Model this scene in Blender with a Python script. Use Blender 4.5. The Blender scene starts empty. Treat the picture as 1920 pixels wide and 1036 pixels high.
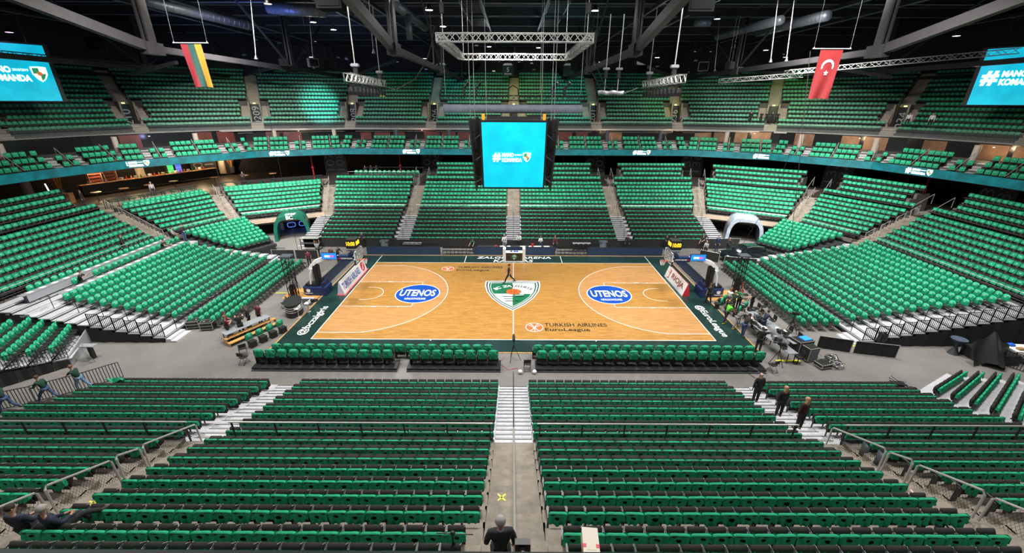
import bpy, bmesh, math, random
import numpy as np
from mathutils import Vector, Matrix
PI = math.pi
R_ = random.Random(11)
SC = bpy.context.scene
COL = SC.collection
# ---------------- camera ----------------
cam_d = bpy.data.cameras.new('camera'); cam = bpy.data.objects.new('camera', cam_d); COL.objects.link(cam)
_yaw, _pit, _rol = -.0014, .3947, -.0041
_f = Vector((math.sin(_yaw)*math.cos(_pit), math.cos(_yaw)*math.cos(_pit), -math.sin(_pit)))
_r = Vector((math.cos(_yaw), -math.sin(_yaw), 0)); _d = _f.cross(_r)
_r2 = _r*math.cos(_rol)+_d*math.sin(_rol); _d2 = -_r*math.sin(_rol)+_d*math.cos(_rol)
_m = Matrix((_r2, -_d2, -_f)).transposed().to_4x4(); _m.translation = Vector((-.0745, -32.5328, 15.2009))
cam.matrix_world = _m
cam_d.sensor_width = 36; cam_d.lens = 784.745/1920*36; cam_d.clip_end = 500; cam_d.clip_start = .05
SC.camera = cam
SC.view_settings.view_transform = 'Standard'; SC.view_settings.look = 'None'
SC.view_settings.exposure = 0.0; SC.view_settings.gamma = 1.0; SC.view_settings.use_curve_mapping = False
# ---------------- world ----------------
W = bpy.data.worlds.new('world'); SC.world = W; W.use_nodes = True
W.node_tree.nodes['Background'].inputs[0].default_value = (.50, .58, .70, 1)
W.node_tree.nodes['Background'].inputs[1].default_value = .06

def area(name, loc, size, power, target, color=(1, .97, .92), sy=None, spread=None):
    l = bpy.data.lights.new(name, 'AREA'); l.energy = power; l.size = size; l.color = color
    if sy: l.shape = 'RECTANGLE'; l.size_y = sy
    if spread: l.spread = math.radians(spread)
    o = bpy.data.objects.new(name, l); COL.objects.link(o); o.location = loc
    o.rotation_euler = (Vector(target)-Vector(loc)).to_track_quat('-Z', 'Y').to_euler()
    return o
# rows of arena floodlights under the roof (above the frame), aimed at court and stands
for x in (-13, 13):
    area('court_floodlight', (x, -6, 23.8), 6, 2000, (x*.55, 0, 0), sy=2.5, spread=110)
    area('court_floodlight', (x, 9, 24.0), 6, 2000, (x*.55, 2, 0), sy=2.5, spread=110)
for x in (-30, 0, 30):
    area('far_stand_floodlight', (x*.8, 2, 24.2), 4, 3800, (x, 25, 3), sy=2, spread=80)
    area('near_stand_floodlight', (x*.8, -12, 23.8), 5, 5800, (x, -20, 3), sy=2)
for s in (-1, 1):
    area('side_stand_floodlight', (s*18, -4, 23.8), 4, 3900, (s*34, 2, 0), sy=2, spread=90)
    area('side_stand_floodlight', (s*22, 6, 24.0), 4, 3000, (s*36, 21, 3), sy=2, spread=80)
    area('near_stand_floodlight', (s*12, -30, 23.5), 4, 900, (s*9, -22, 4), sy=2)
# tinted stage spots catching the upper tier
def spot(loc, target, power, color, ang=18):
    l = bpy.data.lights.new('stage_spot', 'SPOT'); l.energy = power; l.color = color; l.spot_size = math.radians(ang); l.spot_blend = .9; l.shadow_soft_size = .15
    o = bpy.data.objects.new('stage_spot', l); COL.objects.link(o); o.location = loc
    o.rotation_euler = (Vector(target)-Vector(loc)).to_track_quat('-Z', 'Y').to_euler()
spot((-10.9, -2, 15.1), (-30.5, 38.5, 14.6), 190000, (.25, .95, 1), 9)
spot((10.9, -2, 15.1), (-9, 42, 15.0), 27000, (.25, .95, 1), 14)
spot((10.9, -2, 15.1), (9, 42, 15.5), 27000, (.25, .95, .9), 13)
spot((-10.9, -2, 15.1), (-4, 43, 16), 16000, (.75, .9, .1), 14)
spot((-10.9, 0, 15.1), (2, 43, 15.5), 30000, (.75, .9, .1), 12)
spot((10.9, 0, 15.1), (-17, 42, 16), 13000, (.75, .9, .1), 10)
spot((10.9, 0, 15.1), (24, 41, 15.5), 21000, (.7, .85, .1), 12)
spot((10.9, 0, 15.1), (38, 32, 15.5), 27000, (.6, .9, .15), 13)
spot((-10.9, 0, 15.1), (-38, 32, 16), 6000, (.7, .85, .1), 12)

# ---------------- materials ----------------
MATS = {}
def mat(name, col, rough=.6, metal=0., emit=None, es=1., noise=0., nscale=8., bump=0., bscale=40., alpha=None, spec=.5, col2=None, trans=0., island=0.):
    if name in MATS: return MATS[name]
    m = bpy.data.materials.new(name); m.use_nodes = True; nt = m.node_tree; b = nt.nodes['Principled BSDF']
    b.inputs['Base Color'].default_value = (*col, 1); b.inputs['Roughness'].default_value = rough; b.inputs['Metallic'].default_value = metal
    b.inputs['Specular IOR Level'].default_value = spec
    if trans: b.inputs['Transmission Weight'].default_value = trans
    if emit: b.inputs['Emission Color'].default_value = (*emit, 1); b.inputs['Emission Strength'].default_value = es
    if alpha is not None: b.inputs['Alpha'].default_value = alpha
    if noise or bump:
        tc = nt.nodes.new('ShaderNodeTexCoord')
    if noise:
        n = nt.nodes.new('ShaderNodeTexNoise'); n.inputs['Scale'].default_value = nscale; n.inputs['Detail'].default_value = 5
        r = nt.nodes.new('ShaderNodeValToRGB'); c2 = col2 or tuple(c*(1-noise) for c in col)
        r.color_ramp.elements[0].position = .35; r.color_ramp.elements[1].position = .65
        r.color_ramp.elements[0].color = (*c2, 1); r.color_ramp.elements[1].color = (*[min(1, c*(1+noise*.5)) for c in col], 1)
        nt.links.new(tc.outputs['Object'], n.inputs['Vector']); nt.links.new(n.outputs['Fac'], r.inputs['Fac']); nt.links.new(r.outputs['Color'], b.inputs['Base Color'])
        if emit: nt.links.new(r.outputs['Color'], b.inputs['Emission Color'])
    if bump:
        n2 = nt.nodes.new('ShaderNodeTexNoise'); n2.inputs['Scale'].default_value = bscale; bp = nt.nodes.new('ShaderNodeBump'); bp.inputs['Strength'].default_value = bump
        nt.links.new(tc.outputs['Object'], n2.inputs['Vector']); nt.links.new(n2.outputs['Fac'], bp.inputs['Height']); nt.links.new(bp.outputs['Normal'], b.inputs['Normal'])
    if island:
        g = nt.nodes.new('ShaderNodeNewGeometry'); mr = nt.nodes.new('ShaderNodeMapRange'); mr.inputs[3].default_value = 1-island; mr.inputs[4].default_value = 1+island; mm = nt.nodes.new('ShaderNodeMix'); mm.data_type = 'RGBA'; mm.blend_type = 'MULTIPLY'; mm.inputs[0].default_value = 1
        lk_ = b.inputs['Base Color'].links; mm.inputs[6].default_value = (*col, 1)
        if lk_: nt.links.new(lk_[0].from_socket, mm.inputs[6])
        nt.links.new(g.outputs['Random Per Island'], mr.inputs[0]); nt.links.new(mr.outputs[0], mm.inputs[7]); nt.links.new(mm.outputs[2], b.inputs['Base Color'])
    MATS[name] = m; return m
GREEN = mat('green_cotton', (.000, .27, .125), .75, noise=.3, nscale=3, bump=.15, bscale=30, island=.22)
GPLAST = mat('green_cover', (.000, .27, .125), .5, noise=.25, nscale=4, island=.15)
PRINT = mat('white_print', (.20, .54, .38), .6)
BLACKF = mat('black_upholstery', (.010, .0075, .0075), .85, bump=.2, bscale=200)
BLACK = mat('black_plastic', (.012, .012, .013), .5)
BLACKM = mat('black_metal', (.015, .015, .017), .4, metal=.3)
DKGREY = mat('dark_grey_plastic', (.06, .068, .085), .4)
PLY = mat('bent_plywood', (.42, .33, .24), .5)
STEEL = mat('brushed_steel', (.50, .49, .47), .35, metal=.55)
ALU = mat('aluminium_deck', (.52, .52, .55), .4, metal=.25, noise=.12, nscale=6)
ALUD = mat('dark_riser', (.03, .03, .035), .5)
CURT = mat('black_curtain', (.012, .012, .013), .9, bump=.3, bscale=6)
DARK = mat('dark_wall_paint', (.012, .012, .014), .7)
WHITE = mat('white_paint', (.75, .75, .76), .45)
WHITEE = mat('lit_white', (.9, .9, .9), .5, emit=(1, 1, 1), es=.9)
RED = mat('red_paint', (.55, .02, .03), .5)
YEL = mat('yellow_tape', (.75, .68, .04), .6)
NAVY = mat('navy_pad', (.006, .022, .085), .5)
SKIN = mat('skin', (.48, .26, .18), .6)
ORANGE = mat('orange_paint', (.75, .12, .02), .5)
WOODL = mat('light_wood', (.50, .26, .08), .5, noise=.2, nscale=5)
GREY = mat('grey_paint', (.22, .23, .25), .5)
GLASS = mat('clear_glass', (.3, .4, .4), .15, alpha=.05)

# concrete with slab joints
def concrete(name, c1, c2, rough=.75, sc=1.2):
    m = bpy.data.materials.new(name); m.use_nodes = True; nt = m.node_tree; b = nt.nodes['Principled BSDF']; L = nt.links.new
    tc = nt.nodes.new('ShaderNodeTexCoord'); n = nt.nodes.new('ShaderNodeTexNoise'); n.inputs['Scale'].default_value = sc; n.inputs['Detail'].default_value = 8; n.inputs['Roughness'].default_value = .7
    r = nt.nodes.new('ShaderNodeValToRGB'); r.color_ramp.elements[0].position = .3; r.color_ramp.elements[1].position = .72
    r.color_ramp.elements[0].color = (*c2, 1); r.color_ramp.elements[1].color = (*c1, 1)
    L(tc.outputs['Object'], n.inputs['Vector']); L(n.outputs['Fac'], r.inputs['Fac']); L(r.outputs['Color'], b.inputs['Base Color'])
    b.inputs['Roughness'].default_value = rough
    n2 = nt.nodes.new('ShaderNodeTexNoise'); n2.inputs['Scale'].default_value = 25; bp = nt.nodes.new('ShaderNodeBump'); bp.inputs['Strength'].default_value = .15
    L(tc.outputs['Object'], n2.inputs['Vector']); L(n2.outputs['Fac'], bp.inputs['Height']); L(bp.outputs['Normal'], b.inputs['Normal'])
    return m
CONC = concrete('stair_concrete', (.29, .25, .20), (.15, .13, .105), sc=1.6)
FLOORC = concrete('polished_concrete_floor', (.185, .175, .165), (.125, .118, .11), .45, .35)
CONCD = concrete('dark_terrace_concrete', (.11, .10, .09), (.06, .055, .05), sc=1.6)  # same concrete darkened, shade between the seat rows put into the colour
CONCT = concrete('fascia_concrete', (.40, .32, .24), (.28, .22, .16), sc=.8)

def wood(name, c1, c2, scale=(1.1, 14), rough=.28):
    m = bpy.data.materials.new(name); m.use_nodes = True; nt = m.node_tree; b = nt.nodes['Principled BSDF']; L = nt.links.new
    tc = nt.nodes.new('ShaderNodeTexCoord'); mp = nt.nodes.new('ShaderNodeMapping'); mp.inputs['Scale'].default_value = (1, 1, 1)
    br = nt.nodes.new('ShaderNodeTexBrick'); br.inputs['Scale'].default_value = 1; br.inputs['Brick Width'].default_value = .9; br.inputs['Row Height'].default_value = .075
    br.inputs['Mortar Size'].default_value = .002; br.inputs['Color1'].default_value = (*c1, 1); br.inputs['Color2'].default_value = (*c2, 1); br.inputs['Mortar'].default_value = (*[c*.45 for c in c2], 1)
    br.offset = .37
    n = nt.nodes.new('ShaderNodeTexNoise'); n.inputs['Scale'].default_value = 1; n.inputs['Detail'].default_value = 4
    mp2 = nt.nodes.new('ShaderNodeMapping'); mp2.inputs['Scale'].default_value = (1.2, 9, 1)
    mx = nt.nodes.new('ShaderNodeMix'); mx.data_type = 'RGBA'; mx.blend_type = 'MULTIPLY'; mx.inputs[0].default_value = .55
    rp = nt.nodes.new('ShaderNodeValToRGB'); rp.color_ramp.elements[0].position = .3; rp.color_ramp.elements[1].position = .7; rp.color_ramp.elements[0].color = (.55, .5, .45, 1); rp.color_ramp.elements[1].color = (1.15, 1.12, 1.1, 1)
    L(tc.outputs['Object'], mp.inputs['Vector']); L(mp.outputs['Vector'], br.inputs['Vector'])
    L(tc.outputs['Object'], mp2.inputs['Vector']); L(mp2.outputs['Vector'], n.inputs['Vector']); L(n.outputs['Fac'], rp.inputs['Fac'])
    L(br.outputs['Color'], mx.inputs[6]); L(rp.outputs['Color'], mx.inputs[7]); L(mx.outputs[2], b.inputs['Base Color'])
    b.inputs['Roughness'].default_value = rough
    return m
WOODC = wood('court_maple', (.50, .265, .07), (.38, .19, .042))
WOODA = wood('court_maple_pale', (.58, .31, .12), (.46, .23, .08))
APRON = mat('dark_green_court_paint', (.012, .035, .032), .22, noise=.25, nscale=.6)

# ---------------- mesh helpers ----------------
class MB:
    def __init__(s): s.v = []; s.f = []; s.m = []; s.mats = []; s.T = None
    def mi(s, m):
        if m not in s.mats: s.mats.append(m)
        return s.mats.index(m)
    def add(s, vs, fs, m):
        o = len(s.v)
        if s.T is not None: vs = [tuple(s.T @ Vector(v)) for v in vs]
        s.v += [tuple(v) for v in vs]; k = s.mi(m)
        for f in fs: s.f.append([o+i for i in f]); s.m.append(k)
        return s
    def box(s, x0, x1, y0, y1, z0, z1, m):
        vs = [(x0, y0, z0), (x1, y0, z0), (x1, y1, z0), (x0, y1, z0), (x0, y0, z1), (x1, y0, z1), (x1, y1, z1), (x0, y1, z1)]
        return s.add(vs, [(3, 2, 1, 0), (4, 5, 6, 7), (0, 1, 5, 4), (1, 2, 6, 5), (2, 3, 7, 6), (3, 0, 4, 7)], m)
    def hexa(s, lo, hi, m):  # lo, hi: four points each, same winding (ccw from above)
        return s.add(list(lo)+list(hi), [(3, 2, 1, 0), (4, 5, 6, 7), (0, 1, 5, 4), (1, 2, 6, 5), (2, 3, 7, 6), (3, 0, 4, 7)], m)
    def rbox(s, x0, x1, y0, y1, z0, z1, m, r=.03):  # box with chamfered edges
        bm = bmesh.new(); bmesh.ops.create_cube(bm, size=1)
        for v in bm.verts: v.co = ((x0+x1)/2+v.co.x*(x1-x0), (y0+y1)/2+v.co.y*(y1-y0), (z0+z1)/2+v.co.z*(z1-z0))
        bmesh.ops.bevel(bm, geom=bm.edges[:], offset=r, segments=2, affect='EDGES')
        s.bm(bm, m); return s
    def bm(s, bm, m):
        bm.verts.ensure_lookup_table()
        for i, v in enumerate(bm.verts): v.index = i
        s.add([tuple(v.co) for v in bm.verts], [[v.index for v in f.verts] for f in bm.faces], m); bm.free()
    def tube(s, pts, r, m, n=6, cap=True, radii=None):
        pts = [Vector(p) for p in pts]; N = len(pts); vs = []; fs = []
        for i, p in enumerate(pts):
            d = (pts[min(i+1, N-1)]-pts[max(i-1, 0)]).normalized()
            up = Vector((0, 0, 1)) if abs(d.z) < .9 else Vector((1, 0, 0))
            a = d.cross(up).normalized(); b = a.cross(d)
            rr = radii[i] if radii else r
            for k in range(n):
                t = 2*PI*k/n; vs.append(p+(a*math.cos(t)+b*math.sin(t))*rr)
        for i in range(N-1):
            for k in range(n): fs.append((i*n+k, i*n+(k+1) % n, (i+1)*n+(k+1) % n, (i+1)*n+k))
        if cap: fs += [tuple(range(n))[::-1], tuple(range((N-1)*n, N*n))]
        return s.add(vs, fs, m)
    def beam(s, a, b, w, h, m):  # rectangular bar between points, w horizontal, h vertical
        a, b = Vector(a), Vector(b); d = (b-a).normalized(); up = Vector((0, 0, 1)) if abs(d.z) < .95 else Vector((0, 1, 0))
        x = d.cross(up).normalized()*w/2; y = x.cross(d).normalized()*h/2
        q = lambda p: [p-x-y, p+x-y, p+x+y, p-x+y]
        return s.add(q(a)+q(b), [(0, 1, 2, 3), (7, 6, 5, 4), (1, 0, 4, 5), (2, 1, 5, 6), (3, 2, 6, 7), (0, 3, 7, 4)], m)
    def lathe(s, prof, m, n=16, c=(0, 0, 0), sx=1, sy=1):
        vs = []; fs = []; P = len(prof)
        for i in range(n):
            t = 2*PI*i/n
            for r, z in prof: vs.append((c[0]+r*math.cos(t)*sx, c[1]+r*math.sin(t)*sy, c[2]+z))
        for i in range(n):
            for j in range(P-1): a = i*P+j; b = ((i+1) % n)*P+j; fs.append((a, b, b+1, a+1))
        return s.add(vs, fs, m)
    def ell(s, c, rx, ry, rz, m, n=10, k=6):
        return s.lathe([(max(1e-4, math.cos(t)), math.sin(t)*rz) for t in [(-PI/2+PI*i/k) for i in range(k+1)]], m, n, c, rx, ry)
    def poly(s, pts, m, z0=None, z1=None):  # extrude 2D outline pts between z0 and z1
        n = len(pts)
        vs = [(p[0], p[1], z0) for p in pts]+[(p[0], p[1], z1) for p in pts]
        return s.add(vs, [tuple(range(n))[::-1], tuple(range(n, 2*n))]+[(i, (i+1) % n, n+(i+1) % n, n+i) for i in range(n)], m)
    def grid(s, fn, nu, nv, m, skip=None):
        vs = [fn(i/nu, j/nv) for j in range(nv+1) for i in range(nu+1)]
        fs = [(j*(nu+1)+i, j*(nu+1)+i+1, (j+1)*(nu+1)+i+1, (j+1)*(nu+1)+i) for j in range(nv) for i in range(nu) if not (skip and skip(i, j))]
        return s.add(vs, fs, m)
    def mesh(s, name, smooth=False):
        me = bpy.data.meshes.new(name); me.from_pydata(s.v, [], s.f); me.polygons.foreach_set('material_index', s.m)
        for m in s.mats: me.materials.append(m)
        if smooth: me.polygons.foreach_set('use_smooth', [True]*len(me.polygons))
        me.update(); return me
    def build(s, name, parent=None, smooth=False, loc=None):
        return link(name, s.mesh(name, smooth), parent, loc)
def link(name, data, parent=None, loc=None, rz=None):
    o = bpy.data.objects.new(name, data); COL.objects.link(o)
    if parent: o.parent = parent
    if loc is not None: o.location = loc
    if rz is not None: o.rotation_euler = (0, 0, rz)
    return o
def tag(o, label, cat, group=None, kind=None):
    o['label'] = label; o['category'] = cat
    if group: o['group'] = group
    if kind: o['kind'] = kind
    return o
def thing(name, label, cat, loc=(0, 0, 0), rz=0, group=None):
    return tag(link(name, None, None, loc, rz), label, cat, group)
def struct(o, label=None):
    o['kind'] = 'structure'
    if label: o['label'] = label
    return o
def dup(root, loc, rz, label, group=None, name=None):
    r = root.copy(); COL.objects.link(r); r.location = loc; r.rotation_euler = (0, 0, rz); r['label'] = label
    if group: r['group'] = group
    for ch in root.children:
        c = ch.copy(); COL.objects.link(c); c.parent = r
        for g in ch.children:
            d = g.copy(); COL.objects.link(d); d.parent = c
    return r
def merge(name, items, label, cat, group=None):
    """many copies of small meshes baked into one countless 'stuff' object: items = [(mesh, [(x,y,z,rz[,scale])...])]"""
    V = []; LI = []; LS = []; MI = []; mats = []; vo = 0
    for me, tr in items:
        if not tr: continue
        nv = len(me.vertices); co = np.empty(nv*3); me.vertices.foreach_get('co', co); co = co.reshape(-1, 3)
        li = np.empty(len(me.loops), int); me.loops.foreach_get('vertex_index', li)
        ls = np.empty(len(me.polygons), int); me.polygons.foreach_get('loop_total', ls)
        mi = np.empty(len(me.polygons), int); me.polygons.foreach_get('material_index', mi)
        mp = []
        for m in me.materials:
            if m not in mats: mats.append(m)
            mp.append(mats.index(m))
        mi = np.array(mp)[mi]
        for t in tr:
            c, s = math.cos(t[3]), math.sin(t[3])
            V.append(np.stack([co[:, 0]*c-co[:, 1]*s+t[0], co[:, 0]*s+co[:, 1]*c+t[1], co[:, 2]+t[2]], 1)); LI.append(li+vo); LS.append(ls); MI.append(mi); vo += nv
    V = np.concatenate(V); LI = np.concatenate(LI); LS = np.concatenate(LS); MI = np.concatenate(MI)
    me = bpy.data.meshes.new(name); me.vertices.add(len(V)); me.vertices.foreach_set('co', V.ravel())
    me.loops.add(len(LI)); me.loops.foreach_set('vertex_index', LI)
    me.polygons.add(len(LS)); st = np.concatenate([[0], np.cumsum(LS)[:-1]]); me.polygons.foreach_set('loop_start', st); me.polygons.foreach_set('material_index', MI)
    for m in mats: me.materials.append(m)
    me.update(calc_edges=True); me.validate()
    return tag(link(name, me), label, cat, group, 'stuff')
TSC = bpy.data.scenes.new('mesh_workshop'); TVL = TSC.view_layers[0]
def bake(o):
    """evaluated mesh of a temporary object, made in an empty side scene to stay quick"""
    TSC.collection.objects.link(o); TVL.update(); me = bpy.data.meshes.new_from_object(o.evaluated_get(TVL.depsgraph)); bpy.data.objects.remove(o); return me
def text_mesh(txt, size=1., extrude=.01, bold=0., width=None, height=None, align='CENTER', shear=0., space=1.):
    cu = bpy.data.curves.new('txt', 'FONT'); cu.body = txt; cu.size = size; cu.extrude = extrude; cu.align_x = align; cu.align_y = 'CENTER'; cu.offset = bold; cu.shear = shear; cu.space_character = space; cu.resolution_u = 3
    me = bake(bpy.data.objects.new('txt', cu)); bpy.data.curves.remove(cu)
    if width or height:
        xs = [v.co.x for v in me.vertices]; ys = [v.co.y for v in me.vertices]; cx = (min(xs)+max(xs))/2; cy = (min(ys)+max(ys))/2
        kx = width/(max(xs)-min(xs)) if width else 1; ky = height/(max(ys)-min(ys)) if height else kx
        if not width: kx = ky
        for v in me.vertices: v.co.x = (v.co.x-cx)*kx; v.co.y = (v.co.y-cy)*ky
    return me
def text(name, txt, m, parent=None, loc=(0, 0, 0), rot=(0, 0, 0), **k):
    me = text_mesh(txt, **k); me.materials.clear(); me.materials.append(m)
    o = link(name, me, parent, loc); o.rotation_euler = rot; return o
def app(mb, me, M, m):
    """append mesh me transformed by M to builder mb"""
    mb.add([tuple(M @ v.co) for v in me.vertices], [list(p.vertices) for p in me.polygons], m)
def Mt(loc, rot=(0, 0, 0)):
    from mathutils import Euler
    return Matrix.Translation(loc) @ Euler(rot).to_matrix().to_4x4()
def wset(o, **k):
    for a, b in k.items(): setattr(o, a, b)
    return o
CAMP = Vector((-.0745, -32.5328, 15.2009))
def inframe(p, mg=0):
    q = Vector(p)-CAMP; d = q.dot(_f)
    if d < .3: return False
    u = 960+784.745*q.dot(_r2)/d; v = 518+784.745*q.dot(_d2)/d
    return -mg <= u <= 1920+mg and -mg <= v <= 1036+mg
def depth(p): return (Vector(p)-CAMP).dot(_f)
NUMW = 'first second third fourth fifth sixth seventh eighth ninth tenth eleventh twelfth thirteenth fourteenth fifteenth sixteenth seventeenth eighteenth nineteenth twentieth'.split()
NUMW += ['twenty-'+w for w in NUMW[:9]]
def nth(i):  # 1-based
    if i <= len(NUMW): return NUMW[i-1]
    return '%d%s' % (i, 'th' if 10 <= i % 100 <= 20 else {1: 'st', 2: 'nd', 3: 'rd'}.get(i % 10, 'th'))
# ---------------- floor and court ----------------
b = MB(); b.box(-60, 60, -45, 60, -.3, 0, FLOORC)
struct(b.build('floor'), 'grey polished concrete event floor around the court')
b = MB(); b.box(-16.1, 16.25, -9.05, 9.6, .0, .03, APRON)
apron = b.build('floor_apron'); struct(apron, 'dark green painted boards around the court')
b = MB(); b.box(-16.2, -16.1, -9.15, 9.7, 0, .035, WOODL); b.box(16.25, 16.35, -9.15, 9.7, 0, .035, WOODL)
b.box(-16.1, 16.25, -9.15, -9.05, 0, .035, WOODL); b.box(-16.1, 16.25, 9.6, 9.7, 0, .035, WOODL)
for s in (-1, 1):  # pale plywood under the basket units
    b.box(min(s*16.35, s*19.3), max(s*16.35, s*19.3), -1.1, 1.0, 0, .03, WOODL)
struct(b.build('trim_1'), 'pale wooden edge strip of the court boards')
b = MB(); b.box(-14, 14, -7.5, 7.5, .03, .034, WOODC)
struct(b.build('floor_court'), 'varnished maple playing floor')
def flat(mb, pts, m, z=.036): mb.add([(p[0], p[1], z) for p in pts], [tuple(range(len(pts)))], m)
def arcpts(cx, cy, r, a0, a1, n=40): return [(cx+r*math.cos(a0+(a1-a0)*i/n), cy+r*math.sin(a0+(a1-a0)*i/n)) for i in range(n+1)]
def strip(mb, pts, w, m, z=.040):
    P = [Vector((p[0], p[1], 0)) for p in pts]; vs = []
    for i, p in enumerate(P):
        d = (P[min(i+1, len(P)-1)]-P[max(i-1, 0)]).normalized(); n = Vector((-d.y, d.x, 0))*w/2
        vs += [(p.x-n.x, p.y-n.y, z), (p.x+n.x, p.y+n.y, z)]
    mb.add(vs, [(2*i, 2*i+2, 2*i+3, 2*i+1) for i in range(len(P)-1)], m)
al = math.acos(.0) - 0
b = MB()
for s in (-1, 1):   # paler floor inside the three-point line, without the key
    cx = s*12.425; a = math.asin(6.6/6.75)
    pts = [(s*14, -6.6)]+[(cx-s*6.75*math.cos(t), 6.75*math.sin(t)) for t in [(-a+2*a*i/40) for i in range(41)]]+[(s*14, 6.6)]
    up = [p for p in pts if p[1] >= 2.45]; lo = [p for p in pts if p[1] <= -2.45]
    xe = cx-s*math.sqrt(6.75**2-2.45**2)
    flat(b, [(s*14, 2.45), (xe, 2.45)]+up, WOODA); flat(b, [(s*14, -2.45), (xe, -2.45)]+lo[::-1], WOODA)
    mid = [p for p in pts if abs(p[1]) < 2.45]
    flat(b, [(s*8.2, -2.45), (xe, -2.45)]+mid+[(xe, 2.45), (s*8.2, 2.45)], WOODA)
struct(b.build('floor_court_pale'), 'paler maple inside the three point lines')
LW = mat('line_white', (.85, .85, .83), .35)
b = MB()
strip(b, [(-14, -7.5), (14, -7.5)], .06, LW); strip(b, [(-14, 7.5), (14, 7.5)], .06, LW)
for x in (-14, 0, 14): strip(b, [(x, -7.5 if x else -7.65), (x, 7.5 if x else 7.65)], .06, LW)
for s in (-1, 1):
    cx = s*12.425; a = math.asin(6.6/6.75)
    strip(b, [(s*14, -6.6)]+[(cx-s*6.75*math.cos(t), 6.75*math.sin(t)) for t in [(-a+2*a*i/60) for i in range(61)]]+[(s*14, 6.6)], .05, LW)
    for y in (-2.45, 2.45):
        strip(b, [(s*14, y), (s*8.2, y)], .05, LW)
        for dx, w in ((1.75, .1), (2.6, .4), (3.85, .1), (4.7, .1)): strip(b, [(s*(14-dx), y+(.06 if y > 0 else -.06)), (s*(14-dx-w), y+(.06 if y > 0 else -.06))], .1, LW)
    strip(b, [(s*8.2, -2.45), (s*8.2, 2.45)], .05, LW)
    strip(b, [(s*12.8, -1.25)]+[(cx-s*1.25*math.cos(t), 1.25*math.sin(t)) for t in [(-PI/2+PI*i/24) for i in range(25)]]+[(s*12.8, 1.25)], .05, LW)
    strip(b, [(s*5, 7.5), (s*5, 9.55)], .06, LW); strip(b, [(s*14, 7.5), (s*14.0, 9.55)], .06, LW)
    strip(b, [(s*5.7, -7.5), (s*5.7, -7.66)], .06, LW)
struct(b.build('floor_lines'), 'white painted court lines')
# printed floor logos
OVB = mat('logo_blue', (.004, .06, .38), .3); OVW = mat('logo_white', (.85, .85, .85), .3); LGG = mat('logo_green', (.01, .14, .06), .3); LGK = mat('logo_black', (.01, .015, .015), .3); LGO = mat('logo_orange', (.75, .13, .03), .3)
def ellp(cx, cy, rx, ry, n=48): return [(cx+rx*math.cos(2*PI*i/n), cy+ry*math.sin(2*PI*i/n)) for i in range(n)]
for s in (-1, 1):
    t = thing('floor_logo', 'blue oval UTENOS floor logo in the %s key' % ('left' if s < 0 else 'right'), 'logo', (s*8.2, 0, .041), group='painted floor logos')
    b = MB(); b.poly(ellp(0, 0, 1.9, 1.87), OVW, 0, .002); b.poly(ellp(0, 0, 1.82, 1.79), OVB, .002, .003); b.build('oval', t)
    text('lettering', 'UTENOS', OVW, t, (0, .12, .004), (0, 0, 0), width=3.05, height=1.3, extrude=.0005, bold=.025)
    text('lettering', 'NEALKOHOLINIS', OVW, t, (0, -1.05, .004), (0, 0, 0), width=1.75, height=.36, extrude=.0005, bold=.01)
def euroleague(x, y, rb, xt, w1, w2, h, label):
    t = thing('floor_logo', label, 'logo', (0, 0, .041), group='painted floor logos')
    b = MB(); b.poly(ellp(x, y, rb*1.08, rb*1.08), OVW, 0, .001); b.poly(ellp(x, y, rb, rb), LGO, .001, .002)
    for k in (-1, 1):
        strip(b, arcpts(x+k*rb*1.05, y, rb*.95, PI-.95 if k > 0 else -.95, PI+.95 if k > 0 else .95, 14), rb*.09, OVW, .0035)
    strip(b, [(x-rb*.7, y+rb*.45), (x, y), (x+rb*.7, y+rb*.45)], rb*.09, OVW, .0035); strip(b, [(x, y), (x, y-rb)], rb*.09, OVW, .0035)
    b.build('ball', t)
    text('lettering', 'TURKISH AIRLINES', LGK, t, (xt+w1/2, y+h*.62, .002), width=w1, height=h*.78, extrude=.0005, bold=.01)
    text('lettering', 'EuroLeague', LGK, t, (xt+w2/2, y-h*.62, .002), width=w2, height=h*.95, extrude=.0005, bold=.01)
euroleague(1.54, -5.75, .6, 2.3, 4.6, 3.25, .62, 'orange ball and TURKISH AIRLINES EuroLeague floor lettering by the near sideline')
euroleague(-6.44, 5.8, .56, -5.55, 4.5, 3.2, .66, 'orange ball and TURKISH AIRLINES EuroLeague floor lettering by the far sideline')
t = thing('floor_logo', 'green and white BC ZALGIRIS shield at centre court', 'logo', (0, 0, .041), group='painted floor logos')
def shield(mb, sc, m, z, cx=-.06, cy=.25, clip=None):
    top = [(-2.4, 2.45), (0, 2.62), (2.4, 2.45)]; rt = [(2.42, 1.5), (2.2, .2), (1.7, -1.1), (.95, -2.3), (0, -3.3)]
    pts = top+rt+[(-x, y) for x, y in rt[:-1]][::-1]
    pts = [(cx+p[0]*sc, cy+p[1]*sc) for p in pts]
    if clip: pts = clip(pts)
    mb.poly(pts[::-1], m, z, z+.001)
def clipq(sx, sy, cx=-.06, cy=.0):
    def f(pts):
        for ax, c, sg in ((0, cx, sx), (1, cy, sy)):
            out = []
            for i in range(len(pts)):
                a, q = pts[i-1], pts[i]; ia = (a[ax]-c)*sg >= 0; iq = (q[ax]-c)*sg >= 0
                if ia != iq:
                    k = (c-a[ax])/(q[ax]-a[ax]); out.append((a[0]+(q[0]-a[0])*k, a[1]+(q[1]-a[1])*k))
                if iq: out.append(q)
            pts = out
        return pts
    return f
b = MB(); shield(b, 1.03, OVW, 0); shield(b, .98, LGK, .001); shield(b, .93, OVW, .002); shield(b, .88, LGG, .003); shield(b, .82, OVW, .004)
shield(b, .80, LGG, .005, clip=clipq(-1, 1)); shield(b, .80, LGG, .005, clip=clipq(1, -1))
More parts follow.
